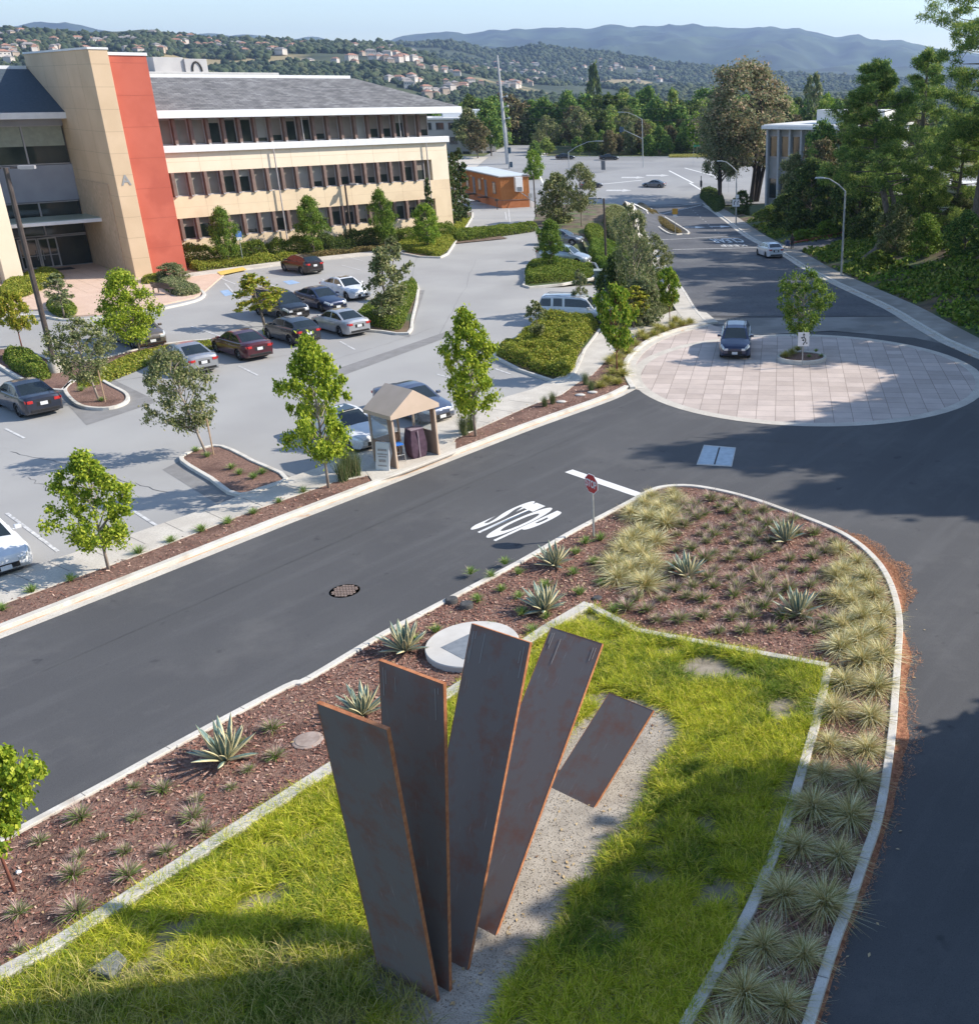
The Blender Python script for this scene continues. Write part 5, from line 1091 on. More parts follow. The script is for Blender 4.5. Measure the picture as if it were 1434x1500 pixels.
up = G(744, 240); o = thing('utility_pole', 'very tall tapering pale utility pole rising over the orange trailer', 'utility pole', up, 0); hh = height_at(up, 80)
o.rotation_euler = (0, R(-1.7), 0)
MB().tube([(0, 0, 0), (0, 0, hh*.5), (0, 0, hh)], [.48, .36, .2], 12).build('pole', mat('pole_pale', (.38, .38, .38), (.46, .46, .46), .6, scale=2), o)
for z in (.42, .53, .62): b_ = MB(); b_.tube([(0, 0, hh*z), (1.3, 0, hh*z+.3)], .09, 6); b_.lathe([(.2, 0), (.24, .2), (.2, .5), (0, .5)], 8, (1.3, 0, hh*z)); b_.build('insulator_arm', m_galv, o)
for k, (zf, l) in enumerate([(.62, 'highest overhead wire crossing in front of the wooded valley'), (.53, 'middle overhead wire crossing in front of the wooded valley'), (.42, 'lowest overhead wire crossing in front of the wooded valley')]):
    a = up+Vector((1.3, 0, hh*zf+.4)); pts_ = [a+Vector((t*62, t*6, -2.2*4*t*(1-t)*.6+t*1.0)) for t in np.linspace(0, 1, 12)]
    b_ = MB(); b_.tube(pts_, .035, 4); tag(b_.build('overhead_wire', m_dark), l, 'wire')
# an end pole hidden among the trees carries the wires
o = thing('wooden_pole', 'brown wooden pole among the trees at the end of the overhead wires', 'utility pole', up+Vector((63.5, 6, -.5))); MB().tube([(0, 0, 0), (0, 0, hh*.68)], [.3, .2], 8).build('pole', mat('wood_pole', (.10, .075, .06)), o)
def lot_lamp(base, top_y, lab, heads, ped=True, rz=0, pr=.09, lean=0):
    p = G(*base); h = height_at(p, top_y); o = thing('parking_lamp', lab, 'parking lamp', p, rz)
    m_dp = mat('lamp_bronze', (.06, .045, .04), (.09, .07, .06), .5)
    z0 = .75 if ped else 0
    if ped: MB().lathe([(.34, 0), (.32, .72), (.28, .78), (0, .78)], 20).build('pedestal', m_conc, o, smooth='auto')
    MB().tube([(0, 0, z0), (0, 0, h)], [pr*1.2, pr], 8).build('pole', m_dp, o)
    for s_ in heads:
        b_ = MB(); b_.box((s_*.45, 0, h-.02), (.5, .08, .08)); b_.box((s_*.95, 0, h), (.75, .42, .16), m=1); hd = b_.build('lamp_head', [m_dp, mat('lamp_grey', (.30, .29, .29), (.36, .35, .35))], o)
        b_ = MB(); b_.box((s_*.95, 0, h-.09), (.55, .3, .02)); b_.build('lens', m_sw, hd)
    return o
lot_lamp((83, 547), 245, 'tall bronze twin-headed car park lamp on a pink concrete footing at left', (-1, 1), rz=R(20), pr=.12)
lot_lamp((517, 362), 269, 'car park lamp on a concrete footing in the shrubs before the cream facade', (1,), rz=R(-10))
lot_lamp((888, 392), 290, 'dark car park lamp among the shrubs beside the street', (-1,), ped=True)
lot_lamp((785, 318), 256, 'thin dark lamp post right of the orange trailer', (-1,), ped=False, pr=.07)
cb_ = G(886, 418); o = thing('utility_cabinet', 'green grey utility cabinet by the end of the parking row', 'cabinet', cb_, R(5)); MB().box((0, 0, .62), (1.7, .9, 1.25)).build('body', mat('cab_green', (.12, .17, .16), (.16, .21, .2), .5, scale=2), o, bevel=.02); MB().box((0, 0, 1.28), (1.8, 1.0, .06)).build('top', mat('cab_top', (.3, .34, .32)), o)
# ---------------------------------------------------------------- buildings further off
def block(name, lab, cat, p, rz, size, mw, mr, bays, storeys, z0=0, par=.4, m_f=None):
    o = thing(name, lab, cat, p, rz); W_, D_, H_ = size
    MB().box((0, D_/2, H_/2-1), (W_, D_, H_+2)).build('wall', mw, o); r_ = MB().box((0, D_/2, H_+.2), (W_+1.2, D_+1.2, .4)).build('roof', mr, o)
    sh_ = H_/storeys
    for s_ in range(storeys):
        for i in range(bays):
            x = -W_/2+(i+.5)*W_/bays; b_ = MB(); b_.box((x, -.03, sh_*(s_+.55)), (W_/bays*.7, .12, sh_*.55)); f = b_.build('window', m_f or m_piers, o); MB().box((x, -.10, sh_*(s_+.55)), (W_/bays*.62, .04, sh_*.47)).build('pane', m_glass, f)
    return o
m_wr = mat('white_roof', (.62, .61, .58), (.70, .69, .66), .7, scale=.5)
o = block('grey_building', 'pale grey modern building with tall vertical fins behind the pines', 'building', Vector((17.5, 168, -3.8)), R(-24), (17, 22, 12.6), mat('grey_clad', (.34, .34, .33), (.42, .42, .41), scale=.5), m_wr, 9, 2)
for i in range(10): MB().box((-8.4+i*1.86, -.5, 6), (.28, .9, 12.6)).build('fin', mat('fin_grey', (.36, .37, .38), (.42, .43, .44)), o)
MB().box((3, 9, 13.9), (11, 7, 2.4)).build('penthouse', m_wr, o); MB().box((0, -.6, 12.6), (18.4, 1.6, .5)).build('eave', m_trim, o)
# a second face towards the street
o = block('grey_building', 'low white roofed wing seen through the pines at right', 'building', Vector((60, 182, -2)), R(-12), (22, 18, 8.5), MATS['grey_clad'], m_wr, 6, 2)
o = block('stepped_office', 'distant white stepped office seen past the corner of the cream building', 'building', Vector((-67, 288, -4)), R(15), (22, 18, 10.8), mat('office_pale', (.48, .44, .39), (.55, .5, .45), scale=.4), m_wr, 7, 3); MB().box((3, 9, 12), (10, 8, 2.2)).build('penthouse', m_trim, o); MB().box((5, -1.5, 5), (2.0, 3.5, 12.5)).build('fin_wall', m_piers, o)
p = G(1009, 190); o = block('roofed_building', 'dark roofed house half hidden in the trees beyond the crossing', 'building', Vector((-6, 330, -3)), R(20), (14, 12, 7), mat('house_grey', (.22, .21, .2)), mat('roof_darkgrey', (.12, .12, .13), (.18, .18, .19), scale=1), 4, 2)
p = Vector((31.5, 132, Tz(31.5, 132))); o = block('white_outbuilding', 'small white building behind a chain fence under the pines', 'building', p, R(-35), (8, 5, 3.2), m_wr, m_wr, 4, 1)
o = thing('chain_fence', 'grey chain link fence along the top of the bank under the pines', 'fence', (0, 0, 0)); fl = [Vector((25.5, 122)), Vector((29, 117.5)), Vector((33, 113))]; fl = [Vector((p.x, p.y, Tz(p.x, p.y))) for p in fl]
for a in [fl[0]+(fl[-1]-fl[0])*t for t in np.linspace(0, 1, 5)]:
    z = Tz(a.x, a.y); MB().tube([(a.x, a.y, z-.2), (a.x, a.y, z+1.9)], .05, 6).build('post', m_galv, o)
m_mesh, t, b = newmat('chain_mesh'); b.inputs['Base Color'].default_value = (.35, .37, .37, 1); b.inputs['Alpha'].default_value = .3; MATS['chain_mesh'] = m_mesh
b_ = MB(); b_.add([(fl[0].x, fl[0].y, fl[0].z), (fl[2].x, fl[2].y, fl[2].z), (fl[2].x, fl[2].y, fl[2].z+1.8), (fl[0].x, fl[0].y, fl[0].z+1.8)], [(0, 1, 2, 3)]); b_.build('mesh', m_mesh, o, recalc=False); b_ = MB(); b_.tube([fl[0]+Vector((0, 0, 1.8)), fl[2]+Vector((0, 0, 1.8))], .035, 6); b_.build('rail', m_galv, o)
# ---------------------------------------------------------------- vehicles
m_tyre = mat('tyre', (.015, .015, .015), (.03, .03, .03), .85, scale=9); m_rim = mat('rim', (.30, .31, .32), (.40, .41, .42), .35, .8, scale=5); m_rimd = mat('rim_dark', (.08, .08, .085), rough=.4, metal=.6)
m_cg = mat('car_glass', (.012, .018, .02), (.02, .028, .03), .05, spec=.9, scale=.8); m_tail = mat('tail_red', (.42, .012, .012), (.55, .03, .025), .2, coat=.5, scale=8); m_head = mat('head_lens', (.55, .58, .6), (.72, .74, .76), .12, .3, coat=.6, scale=12)
m_trimb = mat('trim_black', (.012, .012, .013), rough=.5); m_plate = mat('plate_white', (.62, .64, .66), (.72, .73, .74), .5, scale=40); m_chrome = mat('chrome', (.6, .6, .6), rough=.15, metal=1)
def paint(name, c, c2=None, metal=.35):
    return mat(name, c, c2 or tuple(min(1, x*1.15+.003) for x in c), .32, metal, scale=2, coat=.9)
STY = {
 'sedan': dict(L=4.65, W=1.82, H=1.44, low=[(0, .60), (.015, .70), (.06, .76), (.18, .86), (.28, .93), (.34, .96), (.75, 1.0), (.84, 1.03), (.90, 1.05), (.975, 1.02), (1, .90)], roof=[(.27, .93), (.43, 1.37), (.50, 1.43), (.60, 1.44), (.70, 1.38), (.86, 1.045)], fw=.185, rw=.79, nw=.30),
 'coupe': dict(L=4.6, W=1.83, H=1.38, low=[(0, .58), (.015, .68), (.06, .74), (.18, .83), (.28, .90), (.34, .93), (.75, .99), (.84, 1.03), (.90, 1.04), (.975, 1.0), (1, .88)], roof=[(.28, .90), (.44, 1.31), (.52, 1.37), (.60, 1.38), (.72, 1.30), (.90, 1.035)], fw=.185, rw=.79, nw=.30),
 'hatch': dict(L=4.35, W=1.79, H=1.48, low=[(0, .62), (.015, .72), (.06, .80), (.18, .90), (.25, .96), (.34, .99), (.75, 1.04), (.90, 1.08), (.97, 1.06), (1, .95)], roof=[(.24, .95), (.40, 1.40), (.50, 1.47), (.66, 1.47), (.84, 1.38), (.965, 1.07)], fw=.18, rw=.80, nw=.3),
 'wagon': dict(L=4.7, W=1.82, H=1.56, low=[(0, .64), (.015, .74), (.06, .82), (.18, .94), (.26, 1.0), (.34, 1.03), (.75, 1.07), (.92, 1.10), (.975, 1.08), (1, .98)], roof=[(.24, .99), (.38, 1.47), (.48, 1.55), (.72, 1.56), (.88, 1.49), (.975, 1.09)], fw=.18, rw=.79, nw=.3),
 'suv': dict(L=5.1, W=1.98, H=1.88, low=[(0, .80), (.012, .96), (.04, 1.04), (.18, 1.10), (.25, 1.13), (.32, 1.16), (.75, 1.18), (.95, 1.18), (.985, 1.15), (1, 1.05)], roof=[(.24, 1.13), (.34, 1.72), (.42, 1.84), (.70, 1.88), (.93, 1.84), (.985, 1.17)], fw=.17, rw=.77, nw=.2),
 'van': dict(L=4.95, W=1.95, H=1.74, low=[(0, .66), (.012, .80), (.04, .88), (.14, .99), (.20, 1.05), (.30, 1.08), (.75, 1.12), (.95, 1.12), (.985, 1.1), (1, 1.0)], roof=[(.17, 1.02), (.36, 1.62), (.46, 1.72), (.70, 1.74), (.92, 1.70), (.985, 1.11)], fw=.17, rw=.78, nw=.25),
}
def wheel_meshes():
    if 'wheel' in CACHE: return CACHE['wheel']
    b_ = MB(); Rw = .325; prof = [(.22, -.09), (.29, -.105), (Rw-.01, -.09), (Rw, -.06), (Rw, .06), (Rw-.01, .09), (.29, .105), (.22, .09)]
    Mx = Matrix.Rotation(R(90), 4, 'X'); k = 0
    n = 24; V = []
    for r_, z in prof: V += [Mx @ Vector((r_*math.cos(2*math.pi*j/n), r_*math.sin(2*math.pi*j/n), z)) for j in range(n)]
    F = [[i*n+j, i*n+(j+1) % n, (i+1)*n+(j+1) % n, (i+1)*n+j] for i in range(len(prof)-1) for j in range(n)]
    b_.add(V, F); ty = b_.build('tyre', m_tyre, smooth=True)
    b_ = MB(); b_.lathe([(.225, -.02), (.225, .06), (.19, .055), (.19, .0), (0, .0)], 20, M=Mx, m=0)
    for s_ in range(5):
        a = 2*math.pi*s_/5; c_ = Vector((.11*math.cos(a), .11*math.sin(a), .03)); b2 = MB(); b2.box((c_.x, c_.y, c_.z), (.2, .05, .05), a); b_.add([Mx @ Vector(v) for v in b2.v], b2.f, 1)
    b_.lathe([(.05, .0), (.05, .07), (0, .07)], 10, M=Mx, m=1); ri_ = b_.build('rim', [m_rimd, m_rim])
    CACHE['wheel'] = (ty, ri_); COL.objects.unlink(ty); COL.objects.unlink(ri_); return CACHE['wheel']
def interp(pts, x): return float(np.interp(x, [p[0] for p in pts], [p[1] for p in pts]))
def make_car(name, label, cat, style, pm, loc, az, end=None, opts='', group='cars parked in the lot', scale=1.0, dz=None):
    """loc: ground point under the centre of the bumper named in end ('front'/'rear'/None = centre)"""
    S = STY[style]; L, W, H = S['L'], S['W'], S['H']; hw = W/2
    f = azv(az); c = Vector((loc[0], loc[1], 0))
    if end == 'front': c = c-f*L*scale/2
    if end == 'rear': c = c+f*L*scale/2
    z0 = Tz(c.x, c.y)+.02 if dz is None else dz; zf = Tz(c.x+f.x*1.4, c.y+f.y*1.4); zr_ = Tz(c.x-f.x*1.4, c.y-f.y*1.4)
    o = thing(name, label, cat, (c.x, c.y, z0), 0, group); o.rotation_euler = (0, -math.atan2(zf-zr_, 2.8), R(90-az)); o.scale = (scale,)*3
    big = style in ('suv',); rw_ = .37 if big else .325; ws = rw_/.325; ra = rw_+.055; xf, xr = S['fw']*L, S['rw']*L; gz = .22 if not big else .32
    xs = sorted(set([round(x, 4) for x in list(np.linspace(0, L, 34))+[.012*L, .03*L, .985*L]+[xf+ra*math.cos(a) for a in np.linspace(0, math.pi, 11)]+[xr+ra*math.cos(a) for a in np.linspace(0, math.pi, 11)]+[p[0]*L for p in S['low']]+[p[0]*L for p in S['roof']]]))
    xs = [x for i, x in enumerate(xs) if i == 0 or x-xs[i-1] > .004]
    def half(x):
        t = x/L; a = 1-S['nw']*max(0, 1-t/.14)**2.2; b2 = 1-.20*max(0, (t-.88)/.12)**2.2; return hw*a*b2
    def sec(x):
        t = x/L; w_ = half(x); zt = interp(S['low'], t); zl = gz+(.16*max(0, 1-t/.03) if t < .03 else 0)+(.14*max(0, (t-.97)/.03))
        arch = 0
        for xc in (xf, xr):
            if abs(x-xc) < ra: arch = max(arch, rw_+math.sqrt(max(0, ra*ra-(x-xc)**2)))
        zb = max(zl, arch); zm = max(zb+.02, min(.60*zt, zt-.2)); zm2 = max(zm+.02, zt-.16)
        return [(0, zb), (w_*.86, zb), (w_*(.97 if not arch else 1.0), zb+.004), (w_*1.0, zm), (w_*.985, zm2), (w_*.93, zt-.035), (w_*.84, zt+.005), (w_*.45, zt+.03), (0, zt+.038)]
    secs = [sec(x) for x in xs]; n = len(secs[0]); X0 = L/2
    V = []; F = []
    for x, s_ in zip(xs, secs):
        for y, z in s_: V.append((X0-x, y, z))
        for y, z in s_: V.append((X0-x, -y, z))
    for i in range(len(xs)-1):
        for j in range(n-1):
            a = i*2*n+j; F.append([a, a+1, a+2*n+1, a+2*n]); F.append([a+n, a+2*n+n, a+2*n+n+1, a+n+1])
    b_ = MB(); b_.add(V, F); e = (len(xs)-1)*2*n
    b_.f.append(list(range(0, n))+list(range(2*n-2, n, -1))); b_.m.append(0); b_.f.append([e+q for q in list(range(n))+list(range(2*n-2, n, -1))][::-1]); b_.m.append(0)
    # greenhouse
    rf = S['roof']; xw0, xw1 = rf[0][0], rf[1][0]; xe1 = rf[-2][0]; xe0 = rf[-1][0]; gx = sorted(set([round(q, 4) for q in list(np.linspace(xw0, xe0, 26))+[p[0] for p in rf]])); wb_, wr_ = .875*hw, .66*hw*(1.06 if big else 1)
    body = b_; side = MB(); side2 = MB(); ws_ = MB(); rg = MB(); prev = None; mid = (xw1+xe1)/2; pil = [(xw0, xw1*.97+xw0*.03), (mid-.012, mid+.012), (xe1-.01 if style in ('sedan', 'coupe') else xe1-.0, xe0)]
    if style in ('wagon', 'suv', 'van'): pil.append((xe1-.16, xe1-.135))
    for t in gx:
        zb = interp(S['low'], t)-.01; zr = interp(rf, t); q = min(1, max(.0, (zr-zb)/(H-zb))); we = wb_+(wr_-wb_)*q; taper = min(1, half(t*L)/hw+.02); a_ = .16; pts_ = []
        def at(k_): return ((wb_+(we-wb_)*k_)*taper, zb+(zr-zb)*k_)
        pts_ = [at(0), at(.14 if q > .3 else .2), at(.86), (we*taper*.985, zr), (we*taper*.84, zr+.018*q), (we*.4*taper, zr+.035*q), (0, zr+.04*q)]
        if prev:
            pt, pp = prev; tm = (t+pt)/2
            for sgn in (1, -1):
                for j in range(6):
                    quad = [(X0-pt*L, sgn*pp[j][0], pp[j][1]), (X0-pt*L, sgn*pp[j+1][0], pp[j+1][1]), (X0-t*L, sgn*pts_[j+1][0], pts_[j+1][1]), (X0-t*L, sgn*pts_[j][0], pts_[j][1])]
                    if sgn < 0: quad = quad[::-1]
                    tgt = body
                    if j == 1 and xw0+.05 < tm < xe0-.03 and not any(a <= tm <= c_ for a, c_ in pil[1:2]+pil[3:]): tgt = side if sgn > 0 else side2
                    if j >= 4 and tm < xw1: tgt = ws_
                    if j >= 4 and tm > xe1: tgt = rg
                    if j == 3 and (tm < xw1-.01): tgt = body
                    tgt.add(quad, [(0, 1, 2, 3)])
        prev = (t, pts_)
    bo = body.build('body', pm, o, smooth='auto')
    for mb_, nm in ((side, 'side_window'), (side2, 'side_window'), (ws_, 'windscreen'), (rg, 'rear_window')): mb_.build(nm, m_cg, o, smooth=True, recalc=True)
    def onsurf(x0, x1, s0, s1, nm, m, off=.008, nx=6, ns=5, par=None, sides=(1,)):
        b2 = MB()
        for sgn in sides:
            k_ = len(b2.v)
            for i in range(nx+1):
                x = (x0+(x1-x0)*i/nx)*L; se = sec(x)
                for j in range(ns+1):
                    q = s0+(s1-s0)*j/ns; a = min(int(q), n-2); fr = q-a; y = se[a][0]*(1-fr)+se[a+1][0]*fr; z = se[a][1]*(1-fr)+se[a+1][1]*fr
                    ex = off*1.5 if i in (0, nx) and x0 < .02 and i == 0 else 0; b2.v.append((X0-x+(off if x0 < .02 and i == 0 else 0)-(off if x1 > .98 and i == nx else 0), sgn*(y+off), z+off*.7))
            for i in range(nx):
                for j in range(ns): b2.f.append([k_+i*(ns+1)+j, k_+(i+1)*(ns+1)+j, k_+(i+1)*(ns+1)+j+1, k_+i*(ns+1)+j+1]); b2.m.append(0)
        return b2.build(nm, m, par or o, recalc=True)
    hz = interp(S['low'], .02)
    for sgn in (1, -1):
        # head and tail lamps: wrap patch plus end piece
        b2 = MB(); w0 = half(0); b2.box((X0+.004, sgn*w0*.78, hz-.13), (.05, w0*.36, .13)); hl = b2.build('headlight', m_head, o, bevel=.02)
        b2 = MB(); wt = half(L); zt = interp(S['low'], 1.0); b2.box((-X0+.0, sgn*wt*.80, zt-.08), (.06, wt*.34, .14)); b2.box((-X0+.10, sgn*(half(L*.985)+.0), zt-.06), (.22, .03, .13)); b2.build('tail_light', m_tail, o, bevel=.015)
    onsurf(.008, .085, 4.2, 5.9, 'headlight_glass', m_head); onsurf(.008, .085, 4.2, 5.9, 'headlight_glass', m_head, sides=(-1,))
    gzm = hz-.30; b2 = MB(); b2.box((X0+.004, 0, gzm), (.03, half(0)*1.25, .17)); b2.box((X0+.0, 0, gzm-.17), (.03, half(0)*1.5, .07)); b2.build('grille', m_trimb, o, bevel=.01)
    b2 = MB(); b2.box((X0+.025, 0, gzm-.03), (.012, .32, .15)); b2.build('number_plate', m_plate, o); b2 = MB(); b2.box((-X0-.012, 0, interp(S['low'], 1)-.20), (.014, .32, .16)); b2.build('number_plate', m_plate, o)
    b2 = MB(); b2.box((-X0+.0, 0, .37+gz-.22), (.05, half(L)*1.7, .13)); b2.box((-X0+.006, 0, interp(S['low'], 1)-.20), (.02, .62, .22)); b2.build('bumper_trim', m_trimb, o, bevel=.01)
    st_ = MB()
    for t in (xw1*.5+xw0*.5+.035, mid, xe1-.0 if style != 'sedan' else .745):
        if abs(t*L-xr) < ra or abs(t*L-xf) < ra: t = (xr-ra-.02)/L if t > .5 else (xf+ra+.02)/L
        s1_ = sec(t*L)
        for sgn in (1, -1):
            for j in (2, 3, 4):
                (y0, a), (y1, b3) = s1_[j], s1_[j+1]; st_.add([(X0-t*L-.006, sgn*(y0+.003), a), (X0-t*L+.006, sgn*(y0+.003), a), (X0-t*L+.006, sgn*(y1+.003), b3), (X0-t*L-.006, sgn*(y1+.003), b3)], [(0, 1, 2, 3)])
    st_.build('door_gap', m_trimb, o)
    b2 = MB()
    for t in (mid-.03, xe1-.09):
        z = interp(S['low'], t)-.15; y = half(t*L)
        for sgn in (1, -1): b2.box((X0-t*L, sgn*(y+.004), z), (.17, .03, .03))
    b2.build('door_handle', m_chrome if 'c' in opts else pm, o, bevel=.005)
    for sgn in (1, -1):
        b2 = MB(); x = X0-(xw0+.075)*L; z = interp(S['low'], xw0+.075)+.07; b2.box((x, sgn*(hw+.05), z+.02), (.16, .2, .13)); b2.box((x+.03, sgn*(hw-.06), z-.02), (.07, .15, .05)); b2.build('wing_mirror', pm, o, bevel=.03)
    if 'r' in opts:
        for sgn in (1, -1):
            b2 = MB(); b2.tube([(X0-(xw1+.03)*L, sgn*wr_*.86, H-.02), (X0-(xw1+.06)*L, sgn*wr_*.88, H+.06), (X0-(xe1-.05)*L, sgn*wr_*.88, H+.05), (X0-(xe1-.02)*L, sgn*wr_*.86, H-.03)], .022, 6); b2.build('roof_rail', m_trimb if 'R' in opts else m_rim, o)
    if 's' in opts: b2 = MB(); b2.box((X0-(xw1+.10)*L, 0, H+.028), (.95 if 'S' in opts else .5, wr_*1.35, .012)); b2.build('sunroof', m_cg, o, bevel=.004)
    b2 = MB(); b2.box((0, 0, gz+.12), (L*.86, W*.70, .2)); b2.box((X0-xf, 0, .45), (.8, W*.66, .5)); b2.box((X0-xr, 0, .45), (.8, W*.66, .5)); b2.build('underside', m_trimb, o)
    ty, ri_ = wheel_meshes()
    for xc in (xf, xr):
        for sgn in (1, -1):
            a = ty.copy(); a.name = 'wheel'; COL.objects.link(a); a.parent = o; a.location = (X0-xc, sgn*(hw-.115), rw_-.0); a.scale = (ws, 1, ws)
            r_ = ri_.copy(); COL.objects.link(r_); r_.parent = a; r_.rotation_euler = (0, 0, math.pi if sgn > 0 else 0)
    return o
p_navy = paint('paint_navy', (.018, .024, .042)); p_silver = paint('paint_silver', (.36, .37, .385), metal=.6); p_maroon = paint('paint_maroon', (.07, .008, .016)); p_dgrey = paint('paint_charcoal', (.022, .026, .036)); p_lsil = paint('paint_light_silver', (.40, .41, .43), metal=.5)
p_black = paint('paint_black', (.008, .008, .010)); p_blue = paint('paint_deep_blue', (.012, .022, .065)); p_white = paint('paint_white', (.68, .69, .71), (.74, .75, .76), 0); p_bronze = paint('paint_bronze', (.125, .105, .085)); p_wine = paint('paint_wine_black', (.018, .009, .009)); p_steel = paint('paint_steel_blue', (.075, .095, .15)); p_grey = paint('paint_mid_grey', (.12, .125, .14)); p_ice = paint('paint_ice', (.40, .44, .48), metal=.5)
CARS = [('sedan', p_navy, (70, 611), 309, 'rear', '', 'dark navy saloon with red tail lights at the left edge, beside the rounded planter'),
 ('sedan', p_silver, (303, 549), 311, 'rear', '', 'silver saloon half hidden by the grey leafed tree, left of the maroon car'),
 ('sedan', p_maroon, (384, 528), 311, 'rear', 'c', 'maroon saloon parked between a silver saloon and a dark hatchback'),
 ('hatch', p_dgrey, (456, 506), 311, 'rear', '', 'charcoal hatchback parked between the maroon saloon and a silver saloon'),
 ('sedan', p_lsil, (529, 493), 311, 'rear', 's', 'silver saloon with a sunroof at the end of the row, next to the hedge island'),
 ('van', p_black, (440, 470), 131, 'front', '', 'black people carrier facing the camera, leftmost of the rear facing row'),
 ('sedan', p_blue, (497, 457), 131, 'front', '', 'deep blue saloon between the black people carrier and a white saloon'),
 ('sedan', p_white, (533, 440), 131, 'front', 's', 'white saloon partly behind the columnar tree on the hedge island'),
 ('van', p_bronze, (227, 511), 131, 'front', '', 'bronze people carrier behind the small bright green tree'),
 ('hatch', p_wine, (464, 402), 309, 'rear', '', 'very dark red hatchback parked alone next to the building planting'),
 ('sedan', p_white, (553, 661), 131, 'front', 'sS', 'white saloon with a dark glass roof just behind the booth'),
 ('sedan', p_steel, (650, 621), 131, 'front', 'c', 'slate blue saloon parked behind the booth on its right'),
 ('sedan', p_white, (14, 848), 131, 'front', '', 'white saloon cut off by the left edge, beside the road verge'),
 ('suv', paint('paint_pearl', (.56, .57, .58), metal=.2), (846, 474), 95, None, 'r', 'silver sport utility vehicle with roof rails, largest car of the right hand row'),
 ('wagon', p_ice, (826, 385), 103, None, 'r', 'pale silver estate car behind a young tree in the right hand row'),
 ('hatch', p_grey, (822, 358), 100, None, '', 'grey hatchback farthest along the right hand parking row')]
random.seed(5)
for st_, pm, px, az_, end, op, lab in CARS: make_car('parked_car', lab, 'car', st_, pm, G(*px), az_, end, op)
def solo(*a, **k): return make_car(*a, **k)
prius = solo('wagon_car', 'dark blue estate car with roof bars and a driver, crossing the paved circle', 'car', 'wagon', p_blue, P(1076, 528), 183, 'front', 'rR', None, 1.0, .016)
solo('white_hatchback', 'white hatchback driving up the street beside the two walkers', 'car', 'hatch', p_white, G(1137, 379), 345, 'rear', 'r', None)
solo('crossing_car', 'grey saloon turning across the far intersection', 'car', 'sedan', p_grey, G(958, 274), 285, None, '', None)
solo('crossing_car', 'dark saloon mostly hidden by the bushy trees at the far intersection', 'car', 'sedan', p_navy, G(866, 275), 60, None, '', None)
for x, y, l in [(828, 233, 'dark car parked under the trees beyond the crossing, left of the two'), (892, 234, 'dark car parked under the trees beyond the crossing, right of the two')]: make_car('parked_car', l, 'car', 'sedan', p_black, G(x, y), 80, None, '', 'cars parked beyond the crossing')

# ---------------------------------------------------------------- people
m_skin = mat('skin', (.42, .24, .17), (.5, .3, .22), .6, scale=9); m_hair = mat('hair_dark', (.03, .02, .015), (.06, .04, .03), .7, scale=20)
def skinned(name, joints, edges, radii, m, parent=None, root=0, sub=2):
    me = bpy.data.meshes.new(name); me.from_pydata(joints, edges, []); o = bpy.data.objects.new(name, me); COL.objects.link(o)
    sk_ = o.modifiers.new('skin', 'SKIN'); sk_.use_smooth_shade = True
    if not me.skin_vertices: 
        import bmesh
        bm = bmesh.new(); bm.from_mesh(me); bm.verts.layers.skin.verify(); bm.to_mesh(me); bm.free()
    for i, r_ in enumerate(radii):
        v = me.skin_vertices[0].data[i]; v.radius = r_ if isinstance(r_, tuple) else (r_, r_); v.use_root = (i == root)
    ss = o.modifiers.new('sub', 'SUBSURF'); ss.levels = sub; ss.render_levels = sub; me.materials.append(m)
    if parent: o.parent = parent
    return o
def head(parent, loc, rz_, hair=True, tilt=0):
    """head with brow, nose, mouth, ears; +y is the face"""
    h = MB(); n = 16; rings = []
    prof = [(-.125, .045, .035), (-.10, .060, .062), (-.06, .068, .078), (-.02, .073, .086), (.02, .076, .090), (.06, .075, .092), (.095, .062, .078), (.118, .035, .045)]
    k = len(prof)
    for z, rx, ry in prof:
        for j in range(n):
            a = 2*math.pi*j/n; x, y = rx*math.cos(a), ry*math.sin(a)
            if math.sin(a) > .9 and -.05 < z < 0: y += .018
            h.v.append((x, y, z))
    for i in range(k-1):
        for j in range(n): h.f.append([i*n+j, i*n+(j+1) % n, (i+1)*n+(j+1) % n, (i+1)*n+j]); h.m.append(0)
    h.f.append(list(range(n))[::-1]); h.f.append([(k-1)*n+j for j in range(n)]); h.m += [0, 0]
    h.box((0, .098, -.015), (.022, .03, .045), taper=.6); h.box((.077, 0, 0), (.014, .035, .05)); h.box((-.077, 0, 0), (.014, .035, .05))
    ho = h.build('head', m_skin, parent, smooth=True); ho.location = loc; ho.rotation_euler = (tilt, 0, rz_)
    e = MB()
    for x in (-.03, .03): e.box((x, .086, .018), (.02, .008, .008))
    e.box((0, .086, -.062), (.04, .008, .008)); e.build('eyes_and_mouth', mat('feature_dark', (.06, .025, .02)), ho)
    if hair:
        q = MB(); q.lathe([(.083, -.11), (.092, -.04), (.094, .03), (.085, .085), (.05, .125), (0, .135)], 14); hr = q.build('hair', m_hair, ho, smooth=True); hr.location = (0, -.022, 0)
    return ho
